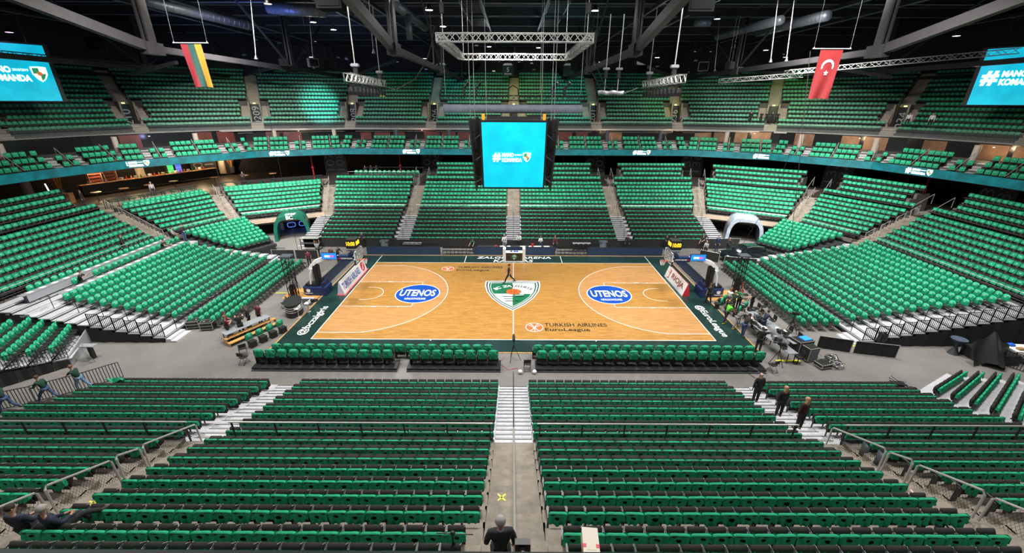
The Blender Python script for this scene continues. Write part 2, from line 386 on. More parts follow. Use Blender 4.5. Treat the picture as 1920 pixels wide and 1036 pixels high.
for k in range(3): strip(b, [(-.9+.12*k, -.55-.42*k), (.9-.2*k, -.55-.42*k)], .16, LGG if k % 2 else LGK, .0075)
strip(b, [(.05, -.2), (.05, -2.1)], .12, LGG, .0078)
strip(b, [(-.9, -.15), (.1, -.3), (.9, -.15)], .1, OVW, .0078)
b.build('crest', t)
b = MB(); b.poly(ellp(0, .45, .68, .6), LGK, .007, .008); b.poly(ellp(0, .45, .63, .55), LGO, .008, .009)
strip(b, [(-.63, .45), (.63, .5)], .04, LGK, .0095); strip(b, [(.05, 1.0), (.1, -.1)], .04, LGK, .0095); strip(b, arcpts(-.7, .5, .55, -.9, .9, 10), .04, LGK, .0095); strip(b, arcpts(.75, .5, .55, PI-.9, PI+.9, 10), .04, LGK, .0095)
b.build('basketball_print', t)
for i, ch in enumerate('BC ZALGIRIS'):
    if ch == ' ': continue
    a = math.radians(150-12*i); o = text('letter', ch, OVW if i < 5 else LGK, t, (1.72*math.cos(a)*1.02, .35+1.55*math.sin(a)*.82, .010), (0, 0, (a-PI/2)*.6), size=.62, extrude=.0005, bold=.02)
def ftxt(name, txt, loc, rz, w, h, label, shear=0):
    o = text(name, txt, OVW, None, loc, (0, 0, rz), width=w, height=h, extrude=.0005, bold=.012, shear=shear); tag(o, label, 'lettering', 'white lettering painted on the apron')
ftxt('floor_lettering', '@bczalgiris', (-15.0, -4.75, .033), PI/2, 4.5, .75, 'white @bczalgiris lettering on the left green apron')
ftxt('floor_lettering', '@EuroLeague', (14.95, -4.5, .033), -PI/2, 4.9, .75, 'white @EuroLeague lettering on the right green apron')
ftxt('floor_lettering', 'ZALGIRIO ARENA', (.08, 9.05, .033), 0, 7.8, .62, 'white ZALGIRIO ARENA lettering on the far green apron', .15)
ftxt('floor_lettering', 'KAUNAS', (0, 8.1, .033), 0, 4.1, .75, 'white KAUNAS lettering on the far green apron', .15)

# ---------------- bowl geometry ----------------
def frame(P, Q, inner=(0, 0)):
    P = Vector((*P, 0)); Q = Vector((*Q, 0)); t = (Q-P).normalized(); n = Vector((t.y, -t.x, 0))
    if n.dot(P-Vector((*inner, 0))) < 0: n = -n
    return P, t, n, (Q-P).length
class Sec:
    def __init__(s, name, P, Q, k0=0., k1=0., g0=.8, g1=.8, a0=None, a1=None):
        s.name = name; s.P, s.t, s.n, s.L = frame(P, Q); s.k0, s.k1, s.g0, s.g1 = k0, k1, g0, g1
        s.a = 0 if a0 is None else a0; s.b = s.L if a1 is None else a1
        s.rz = math.atan2(-s.n.y, -s.n.x)-PI/2
    def rng(s, o): return s.a-s.k0*o+s.g0, s.b+s.k1*o-s.g1
    def pt(s, u, o, z=0.): v = s.P+s.t*u+s.n*o; return (v.x, v.y, z)
    def tread(s, mb, o0, o1, z0, z1, m, e=0., e2=None):
        a0, b0 = s.rng(o0); a1, b1 = s.rng(o1); e2 = e if e2 is None else e2
        q = lambda z: [s.pt(a0+e, o0, z), s.pt(b0-e2, o0, z), s.pt(b1-e2, o1, z), s.pt(a1+e, o1, z)]
        lo, hi = q(z0), q(z1)
        if (Vector(hi[1])-Vector(hi[0])).cross(Vector(hi[2])-Vector(hi[1])).z < 0: lo = lo[::-1]; hi = hi[::-1]
        mb.hexa(lo, hi, m)
    def seats(s, o, z, pitch=.5, e=0., e2=None):
        a, b2 = s.rng(o); a += e; b2 -= e if e2 is None else e2; n = int((b2-a)/pitch+.02)
        if n < 1: return []
        a += (b2-a-n*pitch)/2
        return [(*s.pt(a+pitch*(i+.5), o)[:2], z, s.rz) for i in range(n)]
def tanh_(deg): return math.tan(math.radians(deg/2))
def bis(v, i):  # tan of half the exterior angle at vertex i
    a = Vector(v[i])-Vector(v[i-1]); c = Vector(v[i+1])-Vector(v[i]); return math.tan(abs(a.angle_signed(c))/2)
LV = [(-34.8, -9.6), (-34.8, 7.6), (-31.8, 14.2), (-23.5, 19.2), (23.5, 19.2), (31.8, 14.2), (34.8, 7.6), (34.8, -9.6)]
UV = [(-52.6, -16), (-52.6, 0), (-51.8, 12.3), (-47.5, 24), (-37, 31.5), (-25.3, 35.7), (25.3, 35.7), (37, 31.5), (47.5, 24), (51.8, 12.3), (52.6, 0), (52.6, -16)]
lk = [0]+[bis(LV, i) for i in range(1, 7)]+[0]
SECS = {}
SECS['left side'] = Sec('left side block', LV[0], LV[1], 0, lk[1])
SECS['left corner lower'] = Sec('left corner block', LV[1], LV[2], lk[1], lk[2])
SECS['left corner upper'] = Sec('far left corner block', LV[2], LV[3], lk[2], lk[3])
xs = [-23.5, -12.8, 0, 12.8, 23.5]
for i, nm in enumerate(('far left block', 'far left middle block', 'far right middle block', 'far right block')):
    SECS['far%d' % i] = Sec(nm, (xs[i], 19.2), (xs[i+1], 19.2), lk[3] if i == 0 else 0, lk[4] if i == 3 else 0)
SECS['right corner upper'] = Sec('far right corner block', LV[4], LV[5], lk[4], lk[5])
SECS['right corner lower'] = Sec('right corner block', LV[5], LV[6], lk[5], lk[6])
SECS['right side'] = Sec('right side block', LV[6], LV[7], lk[6], 0)
for i, nm in enumerate(('near outer left block', 'near left block', 'near right block', 'near outer right block')):
    SECS['near%d' % i] = Sec(nm, (xs[i], -19.2), (xs[i+1], -19.2), .25 if i == 0 else 0, .25 if i == 3 else 0)
def oi(i): return .15+.78*i
FZ = [2.33+.35*i for i in range(7)]; FO = [.88+.78*i for i in range(7)]
WZ = [4.97+.5*i for i in range(4)]; WO = [6.53+.8*i for i in range(4)]
RO = [-5.78+.813*i for i in range(8)]; RZ = [.08+.258*i for i in range(8)]
for key, s in SECS.items():
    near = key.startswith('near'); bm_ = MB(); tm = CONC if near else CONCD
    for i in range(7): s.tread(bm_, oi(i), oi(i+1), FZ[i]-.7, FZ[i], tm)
    s.tread(bm_, oi(7), 12., 4.0, 4.60, CONC)
    low = key in ('left corner lower', 'left corner upper', 'far0')
    e = 0 if near else 1.2
    for j in range(4):
        if low and j > 0: break
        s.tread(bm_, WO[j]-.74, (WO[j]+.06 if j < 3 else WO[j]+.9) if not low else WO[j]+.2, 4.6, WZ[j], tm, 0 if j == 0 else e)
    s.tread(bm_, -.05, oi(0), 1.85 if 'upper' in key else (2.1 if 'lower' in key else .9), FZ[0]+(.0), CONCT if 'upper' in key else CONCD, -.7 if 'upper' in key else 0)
    struct(bm_.build('concrete_terrace'), 'stepped concrete terrace of the %s' % s.name)
# concourse slab and dark back wall under the balcony
b = MB(); slab_pts = []
def ring(V, off):  # offset polygon by off along bisectors
    out = []
    for i in range(len(V)):
        if i == 0: P, t, n, L = frame(V[0], V[1]); out.append(P+n*off)
        elif i == len(V)-1: P, t, n, L = frame(V[-2], V[-1]); out.append(P+t*L+n*off)
        else:
            P, t, n, L = frame(V[i-1], V[i]); out.append(P+t*(L+bis(V, i)*off)+n*off)
    return out
def band(mb, ra, rb, z0, z1, m):
    for i in range(len(ra)-1):
        q = [ra[i], ra[i+1], rb[i+1], rb[i]]
        lo = [(p.x, p.y, z0) for p in q]; hi = [(p.x, p.y, z1) for p in q]
        if (Vector(hi[1])-Vector(hi[0])).cross(Vector(hi[2])-Vector(hi[1])).z < 0: lo = lo[::-1]; hi = hi[::-1]
        mb.hexa(lo, hi, m)
CFL = mat('concourse_floor', (.055, .045, .04), .35, noise=.2, nscale=1)
band(b, ring(LV, 5.7), ring(LV, 25), 4.2, 4.58, CFL); struct(b.build('floor_concourse'), 'lower concourse floor behind the bowl')
BROWNW = mat('wall_panel_brown', (.05, .02, .012), .6, noise=.5, nscale=1.5)
b = MB(); band(b, ring(LV, 23.4), ring(LV, 23.7), 4.5, 8.3, DARK); struct(b.build('wall_concourse'), 'black back wall of the lower concourse')
# ---------------- aisles ----------------
def aisle_frame(V, i, x=None, y=None):
    if i is None: return Vector((x, y, 0)), Vector((0, 1 if y > 0 else -1, 0)), 1.
    a = (Vector((*V[i], 0))-Vector((*V[i-1], 0))).normalized(); c = (Vector((*V[i+1], 0))-Vector((*V[i], 0))).normalized()
    na = frame(V[i-1], V[i])[2]; nc = frame(V[i], V[i+1])[2]; d = (na+nc).normalized()
    return Vector((*V[i], 0)), d, 1/d.dot(na)
def aisle_T(P, d): return Matrix(((d.y, d.x, 0, P.x), (-d.x, d.y, 0, P.y), (0, 0, 1, 0), (0, 0, 0, 1)))  # local x lateral, y outward
AISLES = [('left side', *aisle_frame(LV, 1)), ('left corner', *aisle_frame(LV, 2)), ('far left', *aisle_frame(LV, 3)),
          ('far left middle', *aisle_frame(None, None, -12.8, 19.2)), ('far centre', *aisle_frame(None, None, 0, 19.2)), ('far right middle', *aisle_frame(None, None, 12.8, 19.2)),
          ('far right', *aisle_frame(LV, 4)), ('right corner', *aisle_frame(LV, 5)), ('right side', *aisle_frame(LV, 6)),
          ('near left', *aisle_frame(None, None, -12.8, -19.2)), ('near centre', *aisle_frame(None, None, 0, -19.2)), ('near right', *aisle_frame(None, None, 12.8, -19.2))]
for nm, P, d, k in AISLES:
    b = MB(); b.T = aisle_T(P, d); h = .86
    for i in range(7):
        for j in range(2):
            o = (oi(i)+.39*j)*k; z = FZ[i]-.175*(1-j)
            b.box(-h, h, o, o+.39*k, z-.5, z, CONC)
    b.box(-h, h, oi(7)*k, (oi(7)+.5)*k, 3.9, 4.6, CONC)
    if nm.startswith('near'):
        b.box(-h, h, (oi(7)+.35)*k, 9.4, 4.0, 4.8, CONC)
        for j in range(3): b.box(-h, h, 6.2+.8*j, 9.4, 4.6, 5.05+.5*j, CONC)
    b.box(-h, h, -.05, oi(0)*k, 1.9, 2.15, CONC)
    struct(b.build('concrete_stairs'), 'concrete stairs of the %s aisle' % nm)
# retractable blocks, far and near, with aluminium stair flights
for sg, side in ((1, 'far'), (-1, 'near')):
    for i in range(4):
        nm = ('outer left', 'left', 'right', 'outer right')[i]
        b = MB(); a0, a1 = xs[i]+.8, xs[i+1]-.8
        if i == 0: a0 = -22.75
        if i == 3: a1 = 22.75 if sg > 0 else 21.65
        for r in range(8):
            y0, y1 = 19.2+RO[r]-.78, 19.2+RO[r]+.03
            ex = (-.13*r if i == 0 else 0, .13*r if i == 3 else 0) if sg < 0 else (0, 0)
            q = sorted((sg*y0, sg*y1)); b.box(a0+ex[0], a1+ex[1], q[0], q[1], RZ[r]-.06, RZ[r], ALU)
            b.box(a0+ex[0], a1+ex[1], sg*y0-.02, sg*y0+.02, max(0, RZ[r]-.26), RZ[r]-.06, ALUD)
        t = b.build('telescopic_platform'); tag(t, 'telescopic seating platform of the %s side, %s block' % (side, nm), 'platform', 'telescopic seating platforms')
    for x in (-23.7 if sg > 0 else -99, -12.8, 0, 12.8, 23.7 if sg > 0 else 99):
        if abs(x) > 50: continue
        b = MB()
        for r in range(8):
            for j in range(2):
                y0 = 19.2+RO[r]-.78+.405*j; q = sorted((sg*y0, sg*(y0+.40))); z = RZ[r]+.06-.129*(1-j)+.02
                b.box(x-.79, x+.79, q[0], q[1], z-.035, z, ALU); b.box(x-.79, x+.79, sg*y0-(.0 if sg > 0 else .045), sg*y0+(.045 if sg > 0 else 0), z, z+.004, ALUD); b.box(x-.79, x+.79, sg*(y0+.22)-.008, sg*(y0+.22)+.008, z, z+.003, ALUD); b.box(x-.79, x+.79, sg*y0-.012, sg*y0+.012, max(0, z-.14), z-.035, ALUD)
        tag(b.build('aluminium_stairs'), 'aluminium stair flight with black risers, %s side, %s aisle' % (side, {-23.7: 'outer left', -12.8: 'left', 0: 'centre', 12.8: 'right', 23.7: 'outer right'}[x]), 'stairs', 'aluminium stair flights between the seats')
# ---------------- seat prototypes (face +y, origin on the tread under the backrest) ----------------
def slab(mb, w, path, m, th, n=3):  # rounded padded slab along a (y,z) path
    pts = [Vector((0, y, z)) for y, z in path]; prof = []
    for i, p in enumerate(pts):
        d = (pts[min(i+1, len(pts)-1)]-pts[max(i-1, 0)]).normalized(); prof.append((p, Vector((0, -d.z, d.y))*th/2))
    xs_ = [-w/2, -w/2+.04, 0, w/2-.04, w/2]; ks = [.55, 1, 1.12, 1, .55]; vs = []; fs = []; NX = len(xs_); NP = len(prof)
    for sgn in (1, -1):
        for j, (p, n_) in enumerate(prof):
            e = .55 if j in (0, NP-1) else 1
            for x, k in zip(xs_, ks): q = p+n_*sgn*k*e; vs.append((x, q.y, q.z))
    A = lambda s_, j, i: s_*NP*NX+j*NX+i
    for j in range(NP-1):
        for i in range(NX-1):
            fs.append((A(0, j, i), A(0, j+1, i), A(0, j+1, i+1), A(0, j, i+1))); fs.append((A(1, j, i), A(1, j, i+1), A(1, j+1, i+1), A(1, j+1, i)))
        fs.append((A(0, j, 0), A(1, j, 0), A(1, j+1, 0), A(0, j+1, 0))); fs.append((A(0, j, NX-1), A(0, j+1, NX-1), A(1, j+1, NX-1), A(1, j, NX-1)))
    for i in range(NX-1):
        fs.append((A(0, 0, i), A(0, 0, i+1), A(1, 0, i+1), A(1, 0, i))); fs.append((A(0, NP-1, i), A(1, NP-1, i), A(1, NP-1, i+1), A(0, NP-1, i+1)))
    mb.add(vs, fs, m)
def seat_parts(kind):
    P = {}
    if kind == 'A':
        b = MB(); slab(b, .45, [(0.03, .40), (.0, .55), (-.03, .72), (-.05, .83)], BLACKF, .06); P['backrest'] = b.mesh('backrest', True)
        b = MB(); slab(b, .43, [(.07, .43), (.14, .56), (.20, .68), (.24, .755)], BLACKF, .10); P['cushion'] = b.mesh('cushion', True)
        b = MB(); b.tube([(.216, .285, .71), (.212, .22, .765), (.19, .19, .78)], .006, PLY, 5); P['shell_edge'] = b.mesh('shell_edge')
        b = MB(); b.rbox(-.272, -.228, -.06, .32, .66, .70, DKGREY, .015); P['armrest'] = b.mesh('armrest')
        b = MB(); b.box(-.268, -.232, -.04, .12, 0, .61, BLACK); b.box(-.275, -.225, -.05, .22, 0, .02, BLACK); P['leg'] = b.mesh('leg')
    if kind == 'B':
        b = MB(); slab(b, .45, [(0.03, .36), (.0, .5), (-.02, .68), (-.03, .80)], BLACKF, .07); P['backrest'] = b.mesh('backrest', True)
        b = MB(); slab(b, .43, [(.10, .38), (.13, .52), (.16, .68), (.17, .80)], BLACKF, .13); P['cushion'] = b.mesh('cushion', True)
        b = MB(); b.box(-.262, -.238, -.05, .20, 0, .06, BLACK); b.box(-.262, -.238, -.01, .05, 0, .60, BLACK); b.rbox(-.27, -.23, -.04, .20, .57, .60, BLACK, .01); P['leg'] = b.mesh('leg')
    return P
SP = {k: seat_parts(k) for k in 'AB'}
def shirt(seed, w=.49, zt=.84, far=False, flare=.03):
    """T-shirt pulled over a backrest: back panel with the neck hole, front panel with the print"""
    r = random.Random(seed); b = MB(); ph = r.uniform(0, 6); am = r.uniform(.02, .038); sag = r.uniform(.06, .21); hx = r.uniform(-.05, .05); hz = r.uniform(.10, .15); hr = r.uniform(.06, .082); tw = r.uniform(-.03, .03)
    NU, NV = 20, 13; fl = [r.uniform(0, flare) for _ in range(2)]
    def rad(u, v): return math.hypot(((u-.5)*w-hx)/(hr*.95), (v*.33-hz)/(hr*.62))
    def back(u, v):
        rr_ = rad(u, v)
        if .35 < rr_ < 1: u = .5+(hx+((u-.5)*w-hx)/rr_)/w; v = (hz+(v*.33-hz)/rr_)/.33
        x = (u-.5)*w; k = math.sin(PI*u); L = .195+sag*k**.7+.02*math.sin(u*9+ph)
        if u < .08 or u > .92: L += .05*r.random()
        z = zt+.015-L*v+tw*(u-.5)*v; x += (1 if u > .5 else -1)*fl[int(u > .5)]*v*abs(u-.5)*2
        y = -.062-.035*v-am*(math.cos((u-.5)*2*PI*2.3*(1+.2*v)+ph)*v)-.03*k*v
        return (x, y, z-.05*abs(2*u-1)**5*(1-v)-.015*math.sin(u*PI))
    hole = lambda i, j: max(rad((i+a)/NU, (j+c)/NV) for a in (0, 1) for c in (0, 1)) <= 1.0 or rad((i+.5)/NU, (j+.5)/NV) < .72
    b.grid(back, NU, NV, GREEN, hole)
    b.grid(lambda u, v: ((u-.5)*w, -.062+.075*v+0., zt+.015+.022*math.sin(PI*v)-.015*math.sin(PI*u)-.05*abs(2*u-1)**5), NU, 3, GREEN)
    b.grid(lambda u, v: ((u-.5)*w*(1-.04*v),     .013+.035*v+.006*math.sin(u*14+ph)*v, zt+.015-(.20 if not far else .33)*v), NU, 3, GREEN)
    for s_ in (-1, 1):   # sleeve ends hanging at the sides
        l = r.uniform(.12, .22); o_ = r.uniform(.0, .03)
        b.grid(lambda u, v: (s_*(w/2+o_*v), -.08+.11*u, zt+.015-l*v-.03*math.sin(u*PI)*v), 3, 3, GREEN)
    return b.mesh('shirt', True)
SHA = [shirt(i) for i in range(14)]
SHB = [shirt(40+i, w=.47, zt=.81) for i in range(8)]
# shirt as it shows on the far stands: plain front with a pale print
def far_shirt(zt, zb, w, y=.03, prnt=True, m=GREEN, seed=0):
    b = MB(); r = random.Random(seed)
    b.grid(lambda u, v: ((u-.5)*w*(1-.07*v*v), y+.03*v-.015*math.cos(PI*(u-.5)), zt-(zt-zb)*v-.03*(2*u-1)**4*(1-v)), 4, 3, m)
    b.grid(lambda u, v: ((u-.5)*w, y-.10*v, zt+.012*math.sin(PI*v)-.03*(2*u-1)**4-.12*max(0, v-.66)*3), 4, 3, m)
    if prnt:
        for k in range(2):
            ww = r.uniform(.05, .11); b.add([(-ww, y+.016+.012*k, zt-.10-.06*k), (ww, y+.016+.012*k, zt-.10-.06*k), (ww, y+.020+.014*k, zt-.135-.06*k), (-ww, y+.020+.014*k, zt-.135-.06*k)], [(3, 2, 1, 0)], PRINT)
    return b
def far_seat_A(zt=.84):  # lowered seat, black under-frame; back runs low to stand in for row shade
    b = MB(); b.box(-.225, .225, -.06, .02, .2, zt-.02, BLACK); b.box(-.22, .22, .05, .44, .36, .44, BLACKF); b.box(-.02, .02, .0, .3, 0, .36, BLACK); b.box(-.262, -.238, -.05, .28, .0, .60, BLACK)
    return b
FARA = far_seat_A().mesh('far_seat'); FARSH = [far_shirt(.86, .55, .46, seed=i).mesh('far_shirt') for i in range(5)]
b = MB(); b.box(-.22, .22, -.05, .02, .1, .79, BLACK); slab(b, .43, [(.10, .30), (.13, .52), (.16, .68), (.17, .77)], BLACKF, .12); b.box(-.262, -.238, -.05, .20, 0, .60, BLACK)
FARB = b.mesh('far_folded_seat'); FARBS = [far_shirt(.84, .745, .44, y=.05, prnt=False, seed=i).mesh('far_shirt_b') for i in range(2)]
# folding chair with a green cover
def chair_parts():
    P = {}
    b = MB(); b.rbox(-.20, .20, .03, .42, .43, .46, BLACK, .012); P['seat'] = b.mesh('seat')
    b = MB(); b.rbox(-.20, .20, -.035, -.01, .62, .84, BLACK, .01); P['backrest'] = b.mesh('backrest')
    b = MB()
    for s in (-1, 1):
        b.tube([(s*.215, .44, .0), (s*.215, .12, .50), (s*.215, -.03, .86)], .012, BLACKM, 5)
        b.tube([(s*.19, -.08, .0), (s*.19, .33, .44)], .012, BLACKM, 5)
    b.tube([(-.215, -.03, .86), (.215, -.03, .86)], .012, BLACKM, 5); b.tube([(-.19, -.06, .03), (.19, -.06, .03)], .009, BLACKM, 5); b.tube([(-.215, .40, .06), (.215, .40, .06)], .009, BLACKM, 5)
    P['frame'] = b.mesh('frame'); return P
CP = chair_parts()
def cover(seed, zt=.93, w=.50, zb=.46):
    r = random.Random(seed); b = MB(); ph = r.uniform(0, 6); NU = 12
    def f(u, v):  # around the section (front -> top -> back), rounded corners
        t = v; x = (u-.5)*w; e = 1-abs(2*u-1)**3
        prof = [(.035, zb), (.075, zb+.14), (.07, zt-.12), (.02, zt-.01), (-.045, zt), (-.10, zt-.10), (-.11, zb+.14), (-.09, zb+.02)]
        k = t*(len(prof)-1); i = min(int(k), len(prof)-2); q = k-i; y = prof[i][0]*(1-q)+prof[i+1][0]*q; z = prof[i][1]*(1-q)+prof[i+1][1]*q
        y = -.02+(y+.02)*(.35+.65*e); z = z-(.09 if z > (zb+zt)/2 else .0)*abs(2*u-1)**3
        y += .008*math.sin(u*17+ph+z*9); return (x*(1-.05*math.sin(PI*t)), y, z)
    b.grid(f, NU, 10, GPLAST)
    for s in (-1, 1):
        b.grid(lambda u, v: (s*w*.5*(1-.05*math.sin(PI*u)), f(0, u)[1]*(1-v)+(-.02)*v, f(0, u)[2]*(1-v)+((zb+zt)/2)*v), 10, 1, GPLAST)
    for k in range(3):
        ww = r.uniform(.07, .13); z = zt-.09-.055*k; yy = .065+.005*k
        b.add([(-ww, yy+.015, z), (ww, yy+.015, z), (ww, yy+.020, z-.028), (-ww, yy+.02, z-.028)], [(3, 2, 1, 0)], PRINT)
    return b.mesh('seat_cover', True)
CVS = [cover(i) for i in range(8)]
b = MB(); b.box(-.20, .20, .03, .42, .43, .46, BLACK); b.box(-.2, .2, -.035, -.01, .5, .84, BLACK)
for s in (-1, 1): b.beam((s*.215, .44, 0), (s*.215, -.03, .86), .02, .02, BLACKM); b.beam((s*.19, -.08, 0), (s*.19, .33, .44), .02, .02, BLACKM)
CHL = b.mesh('folding_chair')
SHIRT_POOL = []
def place(kindname, parts, spots, group, lab, cat, coverm=None, covname=None, covlab=None, covcat=None, covgroup=None, nmax=300, ncov=None, stuff_proto=None, stuff_cover=None, stufflab='', stuffcov='', extra=()):
    """spots: (x,y,z,rz,labelstring). The nmax largest in view are individuals, the rest one stuff mesh"""
    vis = [s for s in spots if inframe((s[0], s[1], s[2]+.8), 25)]
    vis.sort(key=lambda s: depth(s[:3])); ind, rest = vis[:nmax], vis[nmax:]
    proto = None
    for i, s in enumerate(ind):
        if proto is None:
            proto = thing(kindname, lab % s[4], cat, s[:3], s[3], group)
            for pn, me in parts.items(): link(pn, me, proto)
        else: dup(proto, s[:3], s[3], lab % s[4], group)
        if coverm and ncov is not None and i >= ncov: SHIRT_POOL.append((coverm[R_.randrange(len(coverm))], [s[:4]]))
        elif coverm:
            k = R_.randrange(len(coverm)); o = link(covname, coverm[k], None, s[:3], s[3]+R_.uniform(-.03, .03)); tag(o, covlab % s[4], covcat, covgroup)
    items = []
    if rest or extra:
        rr = [s[:4] for s in rest]
        it = [(stuff_proto, rr)] if rr else []
        cv = {}
        if coverm:
            for s in rr: cv.setdefault(R_.randrange(len(coverm)), []).append(s)
        items = [(coverm[k], v) for k, v in cv.items()]
        for sp, cvl, ex in extra:
            e4 = [s[:4] for s in ex if inframe((s[0], s[1], s[2]+.8), 30)]
            if not e4: continue
            it.append((sp, e4))
            for j, c in enumerate(cvl): items.append((c, e4[j::len(cvl)]))
        if it: merge(kindname+'_rest', it, stufflab, cat, None)
        if covname == 'draped_shirt': SHIRT_POOL.extend(items)
        elif items: merge(covname+'_rest', items, stuffcov, covcat, None)
# ---- fixed seats near (A), far fixed as the rest
nearA = []; farA = []; nearB = []; farB = []
def rowword(i): return nth(i)
for i, nm in enumerate(('outer left', 'left', 'right', 'outer right')):
    s = SECS['near%d' % i]; flip = i in (0, 1)
    def lab(pos, n, row): 
        k = n-pos if flip else pos+1
        return k, row
    for r in range(7):
        sp = s.seats(FO[r], FZ[r], .5); n = len(sp)
        for q, p in enumerate(sp):
            k = n-q if flip else q+1
            nearA.append((*p, '%s seat from the %s aisle, %s concrete row, %s block' % (nth(k), 'centre' if i in (1, 2) else 'side', nth(r+1), nm)))
    for r in range(2):
        sp = s.seats(WO[r], WZ[r], .5, .3); n = len(sp)
        for q, p in enumerate(sp):
            k = n-q if flip else q+1
            nearA.append((*p, '%s seat from the %s aisle, %s row, %s block' % (nth(k), 'centre' if i in (1, 2) else 'side', ('first landing', 'second landing')[r], nm)))
    a0, a1 = xs[i]+.82, xs[i+1]-.82
    for r in range(8):
        l, h = (a0 if i else -22.6-.13*r), (a1 if i < 3 else 21.5+.13*r); n = int((h-l)/.5)
        for q in range(n):
            x = (l if flip is False else h-n*.5)+.25+.5*q; k = n-q if flip else q+1
            nearB.append((x, -19.2-RO[r], RZ[r], 0, '%s seat from the %s aisle, %s platform row, %s block' % (nth(k), 'centre' if i in (1, 2) else 'side', nth(r+1), nm)))
    l0, h0 = (a0 if i else -22.6), (a1 if i < 3 else 22.6)
    for r in range(8):
        n = int((h0-l0)/.5)
        for q in range(n): farB.append((l0+.25+(h0-l0-.5*n)/2+.5*q, 19.2+RO[r], RZ[r], PI))
GAP = {}
for key, s in SECS.items():
    if key.startswith('near'): continue
    for r in range(7): farA += s.seats(FO[r], FZ[r], .5)
    if key in ('far0',): farA += s.seats(WO[0], WZ[0], .5)[0:]; continue
    if key == 'left corner upper' or key == 'left corner lower': farA += s.seats(WO[0]-.55, WZ[0]-.3, .5, .2); continue
    farA += s.seats(WO[0], WZ[0], .5)
    for j in (1, 2, 3): farA += s.seats(WO[j], WZ[j], .5, 1.35 if j < 3 else 1.0)
# near seats face +y (towards the court): rz 0
nearA = [(x, y, z, 0, l) for x, y, z, rz, l in nearA]
place('arena_seat', SP['A'], nearA, 'fixed tip-up seats on the near concrete stand', 'black tip-up seat, %s', 'seat', SHA, 'draped_shirt', 'green T-shirt over the %s', 'shirt', 'green T-shirts over the near fixed seats',
      300, stuff_proto=MB().box(-.225, .225, -.07, .02, .4, .84, BLACKF).box(-.215, .215, .08, .26, .43, .76, BLACKF).box(-.27, -.235, -.05, .28, 0, .63, DKGREY).mesh('near_seat_plain'),
      stufflab='rows of black fixed seats around the rest of the lower bowl', stuffcov='green T-shirts over the fixed seats around the rest of the lower bowl',
      extra=[(FARA, FARSH, farA)])
place('stadium_seat', SP['B'], nearB, 'folding seats on the near telescopic platforms', 'black folded seat, %s', 'seat', SHB, 'draped_shirt', 'green T-shirt over the %s', 'shirt', 'green T-shirts over the near telescopic seats',
      300, stuff_proto=MB().box(-.225, .225, -.07, .02, .3, .80, BLACKF).box(-.215, .215, .09, .24, .35, .83, BLACKF).box(-.262, -.238, -.05, .1, 0, .5, BLACK).mesh('near_fold_plain'), ncov=0,
      stufflab='rows of black folded seats on the far telescopic platforms and far ends of the near ones', stuffcov='green T-shirts over the remaining telescopic seats',
      extra=[(FARB, FARBS, farB)])

_pool = {}
for me, tr in SHIRT_POOL: _pool.setdefault(me, []).extend(tr)
merge('draped_shirts', list(_pool.items()), 'green T-shirts over all further seats of the lower bowl', 'shirts')
# ---------------- side platforms with folding chairs ----------------
covered = []   # (x,y,z,rz,label)
def kz(k): return .03 if k < 4 else .38+.155*(k-4)
def rail_loop(b, x, y, z, s, L=.55, m=None):  # looping black guard handle at a row end
    m = m or BLACKM
    b.tube([(x, y, z), (x, y, z+.95), (x+s*.1, y-.35, z+1.0), (x+s*.05, y-.62, z+1.0), (x-s*.12, y-.66, z+1.0), (x-s*.2, y-.3, z+1.0), (x-s*.1, y, z+.95)], .022, m, 5)
def picket(b, p, q, z0, h, m, step=.115, r=.010):
    p, q = Vector(p), Vector(q); L = (q-p).length; n = max(2, int(L/step))
    for zz in (z0+.06, z0+h): b.beam((p.x, p.y, zz), (q.x, q.y, zz), .03, .03, m)
    for i in range(n+1):
        a = p.lerp(q, i/n); b.beam((a.x, a.y, z0+.05), (a.x, a.y, z0+h), r*2, r*2, m)
